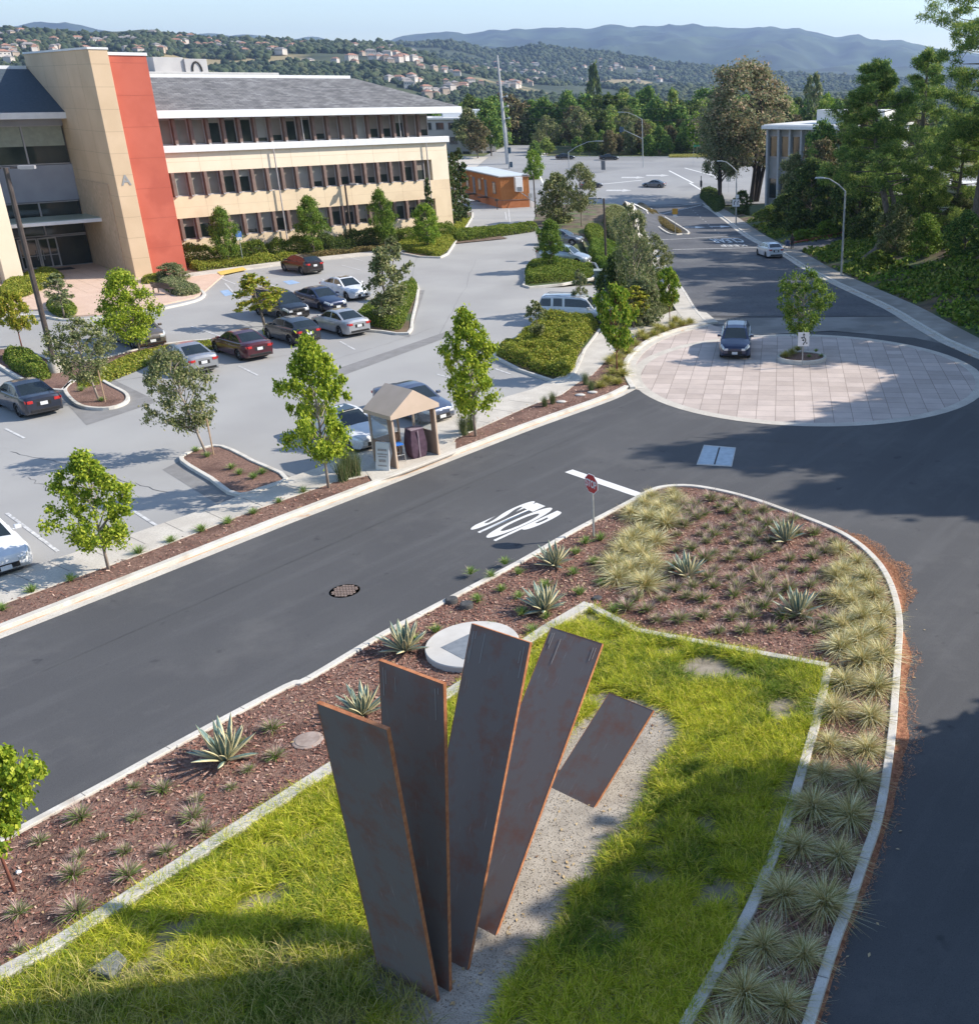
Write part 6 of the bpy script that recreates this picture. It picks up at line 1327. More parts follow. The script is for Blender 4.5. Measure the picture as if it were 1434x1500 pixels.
def hand(parent, wrist, direc, curl, m=m_skin, side=1):
    d = Vector(direc).normalized(); s_ = d.cross(Vector((0, 0, 1))); s_ = s_.normalized() if s_.length > .1 else Vector((1, 0, 0)); dn = d.cross(s_).normalized(); w_ = Vector(wrist)
    J = [w_, w_+d*.05, w_+d*.085]; E_ = [(0, 1), (1, 2)]; Rr = [.024, .03, .026]
    for i, (o_, l) in enumerate([(-.03, .062), (-.01, .075), (.01, .07), (.03, .055)]):
        a = w_+d*.08+s_*o_; b2 = a+d*l*.55+dn*curl*.02; c2 = b2+d*l*.45*(1-curl)+dn*curl*.05; k = len(J); J += [a, b2, c2]; E_ += [(2, k), (k, k+1), (k+1, k+2)]; Rr += [.010, .009, .007]
    a = w_+d*.035+s_*side*.035; k = len(J); J += [a, a+d*.03+s_*side*.025, a+d*.055+s_*side*.03]; E_ += [(1, k), (k, k+1), (k+1, k+2)]; Rr += [.011, .01, .008]
    return skinned('hand', [tuple(v) for v in J], E_, Rr, m, parent, 0, 1)
pw = G(1160, 366); person = thing('person', 'person in dark clothes pushing a covered stroller along the street pavement', 'person', pw, R(8))
m_cl = mat('clothes_dark', (.02, .02, .025), (.045, .04, .045), .85, scale=9); m_shirt = mat('shirt_dark', (.05, .03, .03), (.09, .05, .05), .85, scale=9)
J = [(0, 0, .93), (0, 0, 1.12), (0, .01, 1.34), (0, .02, 1.44), (0, .03, 1.52), (.1, 0, .90), (.11, .12, .50), (.11, .06, .09), (.11, .19, .05), (-.1, 0, .90), (-.11, -.05, .50), (-.11, -.2, .12), (-.11, -.09, .05), (.17, .02, 1.37), (.22, -.04, 1.12), (.18, .2, 1.03), (-.17, .02, 1.37), (-.22, -.03, 1.12), (-.18, .2, 1.03)]
E_ = [(0, 1), (1, 2), (2, 3), (3, 4), (0, 5), (5, 6), (6, 7), (7, 8), (0, 9), (9, 10), (10, 11), (11, 12), (2, 13), (13, 14), (14, 15), (2, 16), (16, 17), (17, 18)]
Rr = [(.15, .11), (.13, .10), (.16, .11), (.06, .06), (.05, .05), .095, .065, .045, .045, .095, .065, .045, .045, .06, .045, .033, .06, .045, .033]
skinned('body', J, E_, Rr, m_cl, person)
skinned('shirt', [(0, 0, .90), (0, 0, 1.1), (0, .01, 1.38), (.17, .02, 1.37), (.21, -.03, 1.18), (-.17, .02, 1.37), (-.21, -.02, 1.18)], [(0, 1), (1, 2), (2, 3), (3, 4), (2, 5), (5, 6)], [(.17, .125), (.15, .12), (.175, .13), .07, .056, .07, .056], m_shirt, person)
head(person, (0, .05, 1.63), 0); hand(person, (.18, .2, 1.03), (0, 1, -.2), .8); hand(person, (-.18, .2, 1.03), (0, 1, -.2), .8, side=-1)
st0 = pw+Vector((-.45, .75, 0)); sto = thing('stroller', 'blue hooded stroller pushed along the pavement', 'stroller', st0, R(8)); m_str = mat('stroller_blue', (.04, .07, .13), (.07, .10, .18), .8, scale=9)
h_ = MB(); h_.lathe([(.28, 0), (.31, .15), (.28, .32), (.16, .44), (0, .47)], 14); q = h_.build('hood', m_str, sto, smooth=True); q.location = (0, .1, .55)
MB().box((0, .1, .48), (.44, .75, .28)).build('seat', m_str, sto, bevel=.05)
h_ = MB(); h_.tube([(-.22, -.45, 1.02), (-.22, .25, .2)], .015, 6); h_.tube([(.22, -.45, 1.02), (.22, .25, .2)], .015, 6); h_.tube([(-.22, -.45, 1.02), (.22, -.45, 1.02)], .018, 6); h_.tube([(-.22, -.3, .15), (-.22, .3, .55)], .015, 6); h_.tube([(.22, -.3, .15), (.22, .3, .55)], .015, 6); h_.build('frame', m_galv, sto)
for x in (-.24, .24):
    for y in (-.3, .42): h_ = MB(); h_.lathe([(.12, -.02), (.12, .02), (0, .02)], 14, M=Matrix.Translation((x, y, .12)) @ Matrix.Rotation(R(90), 4, 'Y')); h_.build('wheel', m_tyre, sto)
# driver, seated in the circle car: body continuous, in the car's own space
inv = prius.matrix_basis.inverted()
drv_ = thing('person', 'driver in an orange top behind the windscreen of the dark blue estate car', 'person', (0, 0, 0)); drv_.location = prius.matrix_basis @ Vector((.42, .38, .0)) if False else (0, 0, 0)
f_ = azv(183); rt = Vector((-f_.y, f_.x, 0)); pc = Vector(prius.location)
drv_.location = pc+f_*.35+rt*.38+Vector((0, 0, .35)); drv_.rotation_euler = (0, 0, math.atan2(f_.y, f_.x)-math.pi/2)
m_orange = mat('orange_top', (.55, .20, .10), (.66, .27, .14), .8, scale=9)
J = [(0, -.1, .12), (0, -.13, .35), (0, -.12, .56), (0, -.09, .66), (.1, 0, .12), (.12, .4, .2), (.12, .55, -.1), (-.1, 0, .12), (-.12, .4, .2), (-.12, .55, -.1), (.19, -.1, .55), (.27, .02, .36), (.2, .30, .42), (-.19, -.1, .55), (-.27, .02, .36), (-.2, .30, .42)]
E_ = [(0, 1), (1, 2), (2, 3), (0, 4), (4, 5), (5, 6), (0, 7), (7, 8), (8, 9), (2, 10), (10, 11), (11, 12), (2, 13), (13, 14), (14, 15)]
skinned('body', J, E_, [(.14, .11), (.14, .11), (.15, .1), .05, .08, .06, .04, .08, .06, .04, .055, .045, .035, .055, .045, .035], m_orange, drv_)
head(drv_, (0, -.06, .82), 0)
hand(drv_, (.2, .3, .42), (-.2, 1, .1), .9); hand(drv_, (-.2, .3, .42), (.2, 1, .1), .9, side=-1)
sw = MB(); sw.tube([(.17*math.cos(a), .05*math.sin(a), .17*math.sin(a)) for a in np.linspace(0, 2*math.pi, 17)], .014, 6); q = sw.build('steering_wheel', m_trimb, prius); q.location = (.35+.42, .38, .78); q.rotation_euler = (0, 0, R(90))
# ---------------------------------------------------------------- trees
m_bark = mat('bark_grey', (.10, .08, .065), (.24, .20, .165), .9, scale=6, detail=8, stretch=(3, 3, .6), bump=.5, bscale=14)
m_barkl = mat('bark_light', (.26, .21, .17), (.42, .36, .30), .9, scale=6, detail=8, stretch=(3, 3, .6), bump=.4, bscale=14)
m_barkr = mat('bark_red', (.13, .045, .03), (.24, .09, .06), .9, scale=6, stretch=(3, 3, .6)); m_barkd = mat('bark_dark', (.02, .016, .014), (.06, .048, .04), .95, scale=6, detail=8, stretch=(3, 3, .6), bump=.5, bscale=14)
m_stake = mat('stake_wood', (.36, .24, .15), (.48, .33, .21), .8, scale=5)
def lm(name, cols, tr=.3): return ramp3(leafmat(name, cols[0], cols[-1], tr), cols)
LF = {
 'lime': lm('leaf_lime', [(0.102, 0.181, 0.017), (0.239, 0.348, 0.028), (0.426, 0.514, 0.043), (0.613, 0.640, 0.085)], 0.40),
 'mid': lm('leaf_mid', [(0.055, 0.121, 0.021), (0.117, 0.213, 0.028), (0.204, 0.298, 0.043), (0.312, 0.383, 0.071)], 0.35),
 'olive': lm('leaf_olive', [(0.082, 0.117, 0.042), (0.163, 0.204, 0.068), (0.277, 0.297, 0.119), (0.424, 0.391, 0.204)], 0.30),
 'yellow': lm('leaf_yellow', [(.128, .185, .017), (.284, .341, .028), (.469, .469, .057), (.596, .426, .085)], 0.40),
 'round': lm('leaf_round', [(.057, .128, .014), (.142, .270, .021), (.312, .440, .043), (.540, .511, .085)], 0.40),
 'sage': lm('leaf_sage', [(0.094, 0.149, 0.055), (0.187, 0.238, 0.094), (0.312, 0.328, 0.156), (0.375, 0.343, 0.204)], 0.30),
 'pine': lm('leaf_pine', [(0.044, 0.104, 0.035), (0.099, 0.203, 0.050), (0.224, 0.346, 0.069), (0.448, 0.525, 0.124)], 0.38),
 'pinel': lm('leaf_pine_light', [(0.072, 0.142, 0.033), (0.175, 0.287, 0.060), (0.352, 0.440, 0.101), (0.546, 0.540, 0.166)], 0.4),
 'eucal': lm('leaf_eucalyptus', [(0.124, 0.133, 0.067), (0.227, 0.253, 0.117), (0.384, 0.361, 0.200), (0.498, 0.324, 0.213)], 0.35),
 'cypress': lm('leaf_cypress', [(.017, .045, .014), (.043, .085, .021), (.085, .135, .035), (.156, .128, .050)], 0.15),
 'hedge': lm('leaf_hedge', [(0.052, 0.106, 0.015), (0.119, 0.196, 0.023), (0.222, 0.294, 0.039), (0.358, 0.359, 0.078)], 0.30),
 'hedgel': lm('leaf_hedge_light', [(0.108, 0.147, 0.019), (0.215, 0.277, 0.031), (0.377, 0.408, 0.055), (0.521, 0.440, 0.094)], 0.30),
 'hedgeo': lm('leaf_hedge_olive', [(.085, .078, .028), (.185, .156, .057), (.284, .241, .085), (.355, .213, .099)], 0.25),
 'dark': lm('leaf_dark', [(0.029, 0.061, 0.018), (0.065, 0.115, 0.030), (0.134, 0.190, 0.046), (0.240, 0.279, 0.073)], 0.35),
 'brown': lm('leaf_brownish', [(0.068, 0.074, 0.034), (0.134, 0.138, 0.056), (0.230, 0.203, 0.092), (0.288, 0.185, 0.111)], 0.25),
 'vivid': lm('leaf_vivid', [(0.075, 0.153, 0.021), (0.149, 0.281, 0.028), (0.284, 0.409, 0.043), (0.447, 0.511, 0.085)], 0.40),
}
def leaf_cloud(C, Rc, n, size, rng, flat=1.0, up=.3, elong=1.6, shell=.5):
    """n leaves around each clump centre"""
    C = np.asarray(C, float).reshape(-1, 3); Rc = np.broadcast_to(np.asarray(Rc, float), (len(C),)); N = len(C)*n
    c = np.repeat(C, n, 0); r = np.repeat(Rc, n); d = rng.normal(size=(N, 3)); d /= np.linalg.norm(d, axis=1)[:, None]
    rad = r*np.abs(rng.normal(.75, .42, N)); p = c+d*rad[:, None]*np.array([1, 1, flat])
    nn = rng.normal(size=(N, 3))+d*.7+np.array([0, 0, up]); nn /= np.linalg.norm(nn, axis=1)[:, None]
    t = np.cross(nn, rng.normal(size=(N, 3))); t /= np.linalg.norm(t, axis=1)[:, None]+1e-9; b2 = np.cross(nn, t); s_ = size*rng.uniform(.6, 1.3, N)
    t = t*(s_*elong/2)[:, None]; b2 = b2*(s_/2)[:, None]; fold = nn*(s_*.18)[:, None]
    V = np.stack([p-t, p-b2+fold, p+t, p+b2+fold], 1).reshape(-1, 3); F = np.arange(4*N).reshape(-1, 4); return V, F
def needle_cloud(C, Rc, n, ln, wd, rng, flat=.7):
    C = np.asarray(C, float).reshape(-1, 3); N = len(C)*n; c = np.repeat(C, n, 0); r = np.repeat(np.broadcast_to(np.asarray(Rc, float), (len(C),)), n)
    d = rng.normal(size=(N, 3)); d[:, 2] += .25; d /= np.linalg.norm(d, axis=1)[:, None]; p = c+d*(r*(.35+.65*rng.random(N)))[:, None]*np.array([1, 1, flat])
    e = d+rng.normal(size=(N, 3))*.5; e /= np.linalg.norm(e, axis=1)[:, None]; s_ = np.cross(e, rng.normal(size=(N, 3))); s_ /= np.linalg.norm(s_, axis=1)[:, None]+1e-9
    l = ln*rng.uniform(.6, 1.2, N); V = np.stack([p-s_*wd/2, p+s_*wd/2, p+e*l[:, None]+s_*wd/4, p+e*l[:, None]-s_*wd/4], 1).reshape(-1, 3); return V, np.arange(4*N).reshape(-1, 4)
# kind -> (trunk share, envelope [(height share, radius)], clumps, leaves per clump, clump radius, leaf size share, leaf, bark, limbs)
TK = {
 'pyramid': dict(base=.24, env=[(.24, .14), (.33, .44), (.45, .46), (.6, .40), (.78, .29), (.92, .15), (1, .03)], nc=118, nl=110, cr=.075, ls=.020, leaf='lime', bark=m_barkl),
 'pyramid2': dict(base=.22, env=[(.22, .12), (.33, .36), (.5, .40), (.64, .30), (.78, .34), (.9, .16), (1, .03)], nc=108, nl=110, cr=.075, ls=.020, leaf='lime', bark=m_barkl),
 'round': dict(base=.38, env=[(.36, .15), (.45, .42), (.62, .52), (.8, .48), (.93, .30), (1, .10)], nc=105, nl=95, cr=.09, ls=.027, leaf='round', bark=m_barkr),
 'loose': dict(base=.30, env=[(.28, .12), (.42, .42), (.6, .50), (.78, .46), (.92, .30), (1, .08)], nc=120, nl=70, cr=.085, ls=.019, leaf='olive', bark=m_barkl, droop=.1),
 'sparse': dict(base=.35, env=[(.3, .1), (.45, .28), (.65, .30), (.85, .22), (1, .06)], nc=44, nl=50, cr=.07, ls=.03, leaf='sage', bark=m_bark),
 'full': dict(base=.22, env=[(.2, .15), (.35, .40), (.55, .44), (.75, .36), (.9, .22), (1, .06)], nc=140, nl=110, cr=.10, ls=.019, leaf='mid', bark=m_bark),
 'column': dict(base=.12, env=[(.1, .12), (.3, .22), (.55, .24), (.8, .17), (1, .04)], nc=70, nl=70, cr=.075, ls=.024, leaf='olive', bark=m_bark),
 'cypress': dict(base=.03, env=[(.02, .07), (.15, .105), (.5, .115), (.8, .085), (1, .015)], nc=110, nl=60, cr=.035, ls=.016, leaf='cypress', bark=m_bark),
 'shrub': dict(base=.02, env=[(.0, .34), (.25, .48), (.5, .48), (.75, .38), (1, .10)], nc=140, nl=80, cr=.10, ls=.028, leaf='mid', bark=m_bark),
 'shade': dict(base=.25, env=[(.22, .2), (.35, .44), (.6, .48), (.85, .34), (1, .1)], nc=300, nl=110, cr=.10, ls=.034, leaf='mid', bark=m_bark),
 'dapple': dict(base=.3, env=[(.28, .15), (.42, .44), (.6, .48), (.8, .42), (1, .1)], nc=210, nl=85, cr=.085, ls=.026, leaf='mid', bark=m_bark),
 'euc': dict(base=.30, env=[(.22, .12), (.34, .33), (.5, .42), (.7, .40), (.86, .30), (1, .08)], nc=125, nl=170, cr=.088, ls=.0135, leaf='eucal', bark=m_barkd, multi=4),
}
def envr(env, t): return float(np.interp(t, [e[0] for e in env], [e[1] for e in env]))
def tree_parts(kind, seed, leaf=None, far=False):
    K = TK[kind]; rng = np.random.default_rng(seed); rr = random.Random(seed); C = []; cr = []; tb = MB(); nt_ = K.get('multi', 1); trunks = []
    for q in range(nt_):
        wob = [(rr.uniform(-.02, .02), rr.uniform(-.02, .02)) for _ in range(6)]; sx, sy = (rr.uniform(-.16, .16), rr.uniform(-.10, .10)) if nt_ > 1 else (0, 0); bx, by = (sx*.5, sy*.5) if nt_ > 1 else (0, 0)
        pts_ = [Vector((bx+(sx*1.2)*t+wob[int(t*5)][0]*t, by+sy*1.2*t+wob[int(t*5)][1]*t, t)) for t in np.linspace(0, .88 if nt_ == 1 else .7, 6)]
        r0 = .017 if not far else .02; tb.tube(pts_, [r0*(1-.75*i/5) for i in range(6)], 7); trunks.append(pts_)
    def trunk_at(t, q=0):
        P_ = trunks[q]; i = min(4, int(t/(.88 if nt_ == 1 else .7)*5)); return P_[i].lerp(P_[i+1], min(1, max(0, t/(.88 if nt_ == 1 else .7)*5-i)))
    lob = [(rr.uniform(0, 6.28), rr.uniform(K['base'], .9), rr.uniform(.75, 1.15)) for _ in range(7)]
    for i in range(K['nc']):
        t = K['base']+(1-K['base'])*(rng.random()**.9); a = rng.uniform(0, 6.28); R_ = envr(K['env'], t)
        m_ = .85+.15*math.sin(a*3+seed)+.22*math.sin(a*2+t*9+seed*1.7); R_ *= m_*(.62+.38*vnoise(a*1.3+seed, t*7, seed % 50))*1.15
        rad = R_*math.sqrt(rng.uniform(.25, 1)); c = Vector((math.cos(a)*rad, math.sin(a)*rad, t-K.get('droop', 0)*rad)); C.append(c); cr.append(K['cr']*rng.uniform(.6, 1.25)*(1-.35*t))
        if i % 3 == 0 and kind != 'cypress':
            q = i % nt_; s0 = trunk_at(max(K['base']*.7, min(.8, t-rad*.7)), q); mid_ = s0.lerp(c, .55)+Vector((0, 0, .02)); tb.tube([s0, mid_, c], [.0065, .004, .0015], 5, cap=False)
    V, F = leaf_cloud([tuple(c) for c in C], cr, K['nl'] if not far else int(K['nl']*.4), K['ls']*(1 if not far else 1.7), rng, .8)
    V[:, 2] = np.maximum(V[:, 2], .0)
    return tb, V, F, K['bark'], LF[leaf or K['leaf']]
def make_tree(kind, var, leaf=None, name='tree', cat='tree', far=False):
    tb, V, F, bk, lf = tree_parts(kind, var*17+len(kind), leaf, far); o = thing(name, 'x', cat)
    tb.build('trunk', bk, o, smooth=True, recalc=False); raw('crown', V, F, lf, o); return o
def tree(kind, base, ytop, wpx, label, leaf=None, name='young_tree', cat='tree', group=None, var=None, lean=0, off=0, stake=0, hmul=1, wenv=None):
    p = G(*base) if not isinstance(base, Vector) else base
    h = height_at(p, ytop)*hmul if ytop is not None else wpx[1]
    env = max(e[1] for e in TK[kind]['env'])*1.05
    s_ = scale_at(p+Vector((0, 0, h*.6))); wd = (wpx if ytop is not None else wpx[0])/s_ if ytop is not None else wpx[0]; k = wd/2/env*1.1
    var = random.randint(0, 2) if var is None else var
    o = first_or_dup(CACHE, ('tree', kind, var, leaf), lambda: make_tree(kind, var, leaf, name, cat), loc=(p.x, p.y, p.z+off-.03), rot=(0, R(lean), random.uniform(0, 6.28) if not lean else 0), scale=(k, k, h), label=label, group=group)
    o.name = name; o['category'] = cat
    if group is None and 'group' in o: del o['group']
    for i in range(stake):
        b2 = MB(); x = (-.3 if i == 0 else .3) if stake > 1 else .35; b2.tube([(p.x+x, p.y-.1, p.z), (p.x+x, p.y-.1, p.z+min(1.7, h*.42))], .03, 6); tag(b2.build('tree_stake', m_stake), ('left ' if i == 0 and stake > 1 else 'right ' if stake > 1 else '')+'wooden stake supporting the '+label[:48].rsplit(' ', 1)[0], 'stake')
    return o
random.seed(9)
tree('pyramid', (482, 718), 503, 124, 'tall bright green maple with a pale trunk left of the booth', var=0, off=.1)
tree('pyramid2', (697, 642), 459, 98, 'bright green maple just right of the booth', var=1, off=.1)
tree('pyramid2', (160, 838), 668, 116, 'leafy lime green maple low to the ground at the left verge', var=2, off=.1, leaf='lime')
tree('round', (24, 1312), 1098, 168, 'round crowned young tree cut off by the left edge, standing in the bark strip', var=1, lean=-3, off=.08, leaf='lime')
tree('loose', (303, 668), 512, 112, 'grey green leaning tree on the triangular planter in the lot', var=0, lean=-13, off=.1, stake=1)
tree('loose', (146, 590), 468, 100, 'grey green staked tree on the small rounded planter', var=1, lean=-8, off=.1, stake=1)
tree('full', (206, 518), 398, 88, 'fresh green tree in front of the bronze people carrier', leaf='lime', var=2, lean=-4)
tree('sparse', (388, 478), 402, 74, 'thin yellow green tree with bare patches beside the black people carrier', leaf='yellow', var=0, lean=-7)
tree('round', (32, 508), 428, 60, 'yellow green tree at the left edge above the clipped shrubs', leaf='yellow', var=0)
tree('column', (570, 478), 366, 56, 'dark columnar tree with stakes on the hedge island by the silver saloon', var=0, off=.1, stake=2)
tree('sparse', (582, 440), 348, 46, 'slender sparse tree behind the columnar one on the hedge island', leaf='olive', var=1)
tree('full', LB(2.6, -3.2), 305, 46, 'dense green tree before the ground floor windows nearest the red wall', var=0, group=None)
tree('full', LB(10.4, -3.2), 289, 50, 'dense green tree in the middle of the facade planting', var=1)
tree('full', LB(17.6, -3.2), 279, 44, 'dense green tree before the facade, right of the car park lamp', var=2)
tree('full', (628, 368), 300, 46, 'lighter green small tree on the lawn tip near the cypresses', leaf='vivid', var=0)
tree('loose', (648, 338), 284, 44, 'round leafy small tree at the foot of the cypresses', leaf='mid', var=2)
for x, yb, yt, w_, l in [(663, 336, 216, 16, 'slim cypress nearest the corner of the cream building'), (671, 332, 222, 17, 'second slim cypress from the building corner'), (680, 326, 215, 21, 'stoutest and outermost cypress by the orange trailer'), (634, 353, 262, 13, 'short dark cypress standing against the cream wall')]:
    tree('cypress', (x, yb), yt, w_*1.15, l, name='cypress', group=None)
tree('loose', (852, 332), 240, 62, 'tall bushy pale green tree nearer the street, behind the parking row', leaf='olive', var=2, name='bushy_tree')
tree('shrub', (818, 326), 254, 62, 'lower bushy tree between the orange trailer and the parking row', leaf='olive', var=0, name='bushy_tree')
tree('full', (808, 398), 323, 48, 'green young tree on the small hedge island by the pale silver estate', leaf='mid', var=1)
tree('shrub', (784, 262), 220, 30, 'small bright green conifer behind the orange trailer', leaf='vivid', var=1, name='small_conifer')
tree('round', (904, 552), 422, 74, 'round headed tree with a red trunk where the path meets the paved circle', var=0, off=.1)
tree('sparse', (928, 482), 420, 56, 'small orange tipped tree directly behind the large round headed one', leaf='yellow', var=2, off=.1)
tree('round', (981, 474), 396, 44, 'round headed tree with a red trunk beside the white utility slab', var=2, off=.1)
tree('loose', (1175, 524), 398, 92, 'single leafy tree in the round island of the paved circle', leaf='mid', var=1, off=.15, name='island_tree')
tree('sparse', (788, 510), 440, 40, 'thin sparse sapling at the tip of the hedge by the silver sport utility vehicle', var=1, leaf='olive')
tree('sparse', (852, 474), 394, 28, 'thin sapling standing in front of the silver sport utility vehicle', var=2, leaf='sage')
tree('sparse', (95, 466), 402, 50, 'pale sage tree growing out of the small bed by the forecourt', leaf='sage', var=0)
tree('shrub', (256, 412), 385, 50, 'sage green shrub against the foot of the red wall', leaf='sage', var=2, name='sage_shrub', cat='shrub')
tree('loose', (930, 462), 302, 76, 'tall wild grey green tree at the edge of the street opposite the pines', leaf='sage', var=0, name='wild_tree')
tree('loose', (955, 440), 342, 66, 'feathery olive tree overhanging the street edge', leaf='olive', var=1, name='wild_tree')
tree('shrub', (905, 455), 370, 56, 'dark dense bush under the wild trees at the street edge', leaf='dark', var=0, name='wild_bush', cat='shrub')
tree('shrub', (940, 478), 405, 62, 'sprawling grey olive bush at the street edge by the red trunked trees', leaf='sage', var=1, name='wild_bush', cat='shrub')
tree('euc', (1092, 296), 94, 178, 'huge brownish eucalyptus with several dark trunks on the bank by the crossing', var=0, name='eucalyptus')
tree('euc', (1056, 298), 150, 84, 'smaller grey eucalyptus left of the huge one at the street corner', var=1, name='eucalyptus', leaf='sage')

# pines with whorled limbs and needle tufts
def pine(name, base, h, rad, seed, label, trunk_pts=None, leaf=('pine', 'pinel'), base_t=.28, density=1.0, top_flat=False):
    rng = np.random.default_rng(seed); rr = random.Random(seed); o = thing(name, label, 'tree', (base.x, base.y, base.z-.2)); tb = MB(); C = []; cr = []
    tp = [Vector(q) for q in (trunk_pts or [(0, 0, 0), (rr.uniform(-.3, .3), rr.uniform(-.3, .3), .3*h), (rr.uniform(-.5, .5), rr.uniform(-.5, .5), .6*h), (rr.uniform(-.4, .4), 0, .95*h)])]
    tp = [tp[0]]+[tp[i].lerp(tp[i+1], t) for i in range(len(tp)-1) for t in (.34, .67, 1)]; zz = [q.z for q in tp]; r0 = .022*h
    tb.tube(tp, [r0*(1-.85*q.z/h)+.02 for q in tp], 9)
    def ta(z): return Vector((np.interp(z, zz, [q.x for q in tp]), np.interp(z, zz, [q.y for q in tp]), z))
    nb = int(30*density)
    for i in range(nb):
        t = base_t+(1-base_t)*((i+rr.random())/nb); z = t*h; a = i*2.4+rr.uniform(-.4, .4); shape = (1-((t-base_t)/(1-base_t))**1.6)*.85+.18 if not top_flat else min(1, .5+1.2*(t-base_t))*(1.12-t*.55)
        L_ = rad*shape*rr.uniform(.6, 1.15); s0 = ta(z*.97); up = rr.uniform(.0, .35); e = s0+Vector((math.cos(a)*L_, math.sin(a)*L_, L_*up)); m_ = s0.lerp(e, .5)+Vector((0, 0, -.06*L_)); tb.tube([s0, m_, e], [.012*L_+.03, .03, .012], 6, cap=False)
        for q in np.linspace(.45, 1.0, 5):
            c = s0.lerp(m_, q*2) if q < .5 else m_.lerp(e, q*2-1)
            for _ in range(1 if rr.random() < .55 else 2):
                C.append((c.x+rr.gauss(0, .11*L_), c.y+rr.gauss(0, .11*L_), c.z+rr.gauss(.12, .06*L_))); cr.append(rr.uniform(.30, .62)*(.7+.06*h))
        if i % 2: 
            c = s0.lerp(e, rr.uniform(.5, .8)); e2 = c+Vector((rr.gauss(0, .3)*L_, rr.gauss(0, .3)*L_, .25*L_)); tb.tube([c, e2], [.02, .01], 5, cap=False); C.append(tuple(e2)); cr.append(.6)
    C.append((*ta(h*.98)[:2], h)); cr.append(.5)
    cr = np.array(cr)*.74; V1, F1 = needle_cloud(C, cr, 85, .28, .055, rng, .5); V2, F2 = needle_cloud(np.array(C)+[0, 0, .18], cr*.85, 70, .28, .055, rng, .4); V, F, M = merge([(V1, F1), (V2, F2)])
    tb.build('trunk', m_bark, o, smooth=True, recalc=False); raw('crown', V, F, [LF[leaf[0]], LF[leaf[1]]], o, mi=M); return o
def at(x, y): return G(x, y)
b1 = at(1258, 384); h1 = height_at(b1, 88)
pine('pine_tree', b1, h1, 5.6, 3, 'leaning pine with a curved forked trunk on the bank by the nearest street lamp', [(0, 0, 0), (1.6, 0, 1.3), (2.7, .3, 3.6), (1.9, .3, 6.6), (1.0, .4, .62*h1), (.6, .3, .97*h1)], base_t=.36, density=1.5)
bb = MB(); bb.tube([b1+Vector((2.7, .3, 3.4)), b1+Vector((3.0, .5, 5.5)), b1+Vector((2.0, .6, 8)), b1+Vector((2.1, .7, 10.5))], [.26, .22, .16, .08], 8); fk = bb.build('forked_limb', m_bark, [o for o in COL.objects if o.name.startswith('pine_tree') and o.type == 'EMPTY'][0]); fk.matrix_parent_inverse = Matrix.Translation(-(b1-Vector((0, 0, .2))))
b2_ = Vector((24.6, 97, Tz(24.6, 97))); pine('pine_tree', b2_, height_at(b2_, -28), 8.0, 8, 'tallest pine at the right edge, rising above the mountains', [(0, 0, 0), (.3, 0, 6), (.2, .2, 12), (-.6, 0, 20)], base_t=.34, density=1.45, top_flat=True)
b3_ = Vector((22.0, 113, Tz(22.0, 113))); pine('pine_tree', b3_, height_at(b3_, 70), 5.6, 15, 'pine between the leaning pine and the tallest one', base_t=.2, density=1.25)
b4_ = Vector((18.6, 126, Tz(18.6, 126))); pine('pine_tree', b4_, height_at(b4_, 186), 5.4, 25, 'lower dark pine on the bank in front of the grey building', base_t=.1, density=1.4, leaf=('pine', 'pine'))
b5_ = Vector((24.5, 104, Tz(24.5, 104))); pine('pine_tree', b5_, height_at(b5_, 170), 6.0, 35, 'broad light green pine in the middle of the group at right', base_t=.1, density=1.2, leaf=('pinel', 'pinel'))
b6_ = Vector((33, 110, Tz(33, 110))); pine('pine_tree', b6_, height_at(b6_, 20), 7.5, 45, 'pine at the right edge behind the tallest one', base_t=.2, density=1.2)
tree('shrub', Vector((24.2, 81.5, Tz(24.2, 81.5))), None, (7.2, 7.6), 'dark dense rounded conifer at the right edge of the bank', leaf='dark', var=2, name='rounded_conifer') if False else None
bq = Vector((25.6, 83, Tz(25.6, 83))); hq = height_at(bq, 255); o = first_or_dup(CACHE, ('tree', 'shrub', 2, 'dark'), lambda: make_tree('shrub', 2, 'dark', 'rounded_conifer', 'tree'), loc=bq, rot=(0, 0, 1), scale=(8.2, 8.2, hq), label='dark dense rounded conifer at the right edge of the bank'); o.name = 'rounded_conifer'
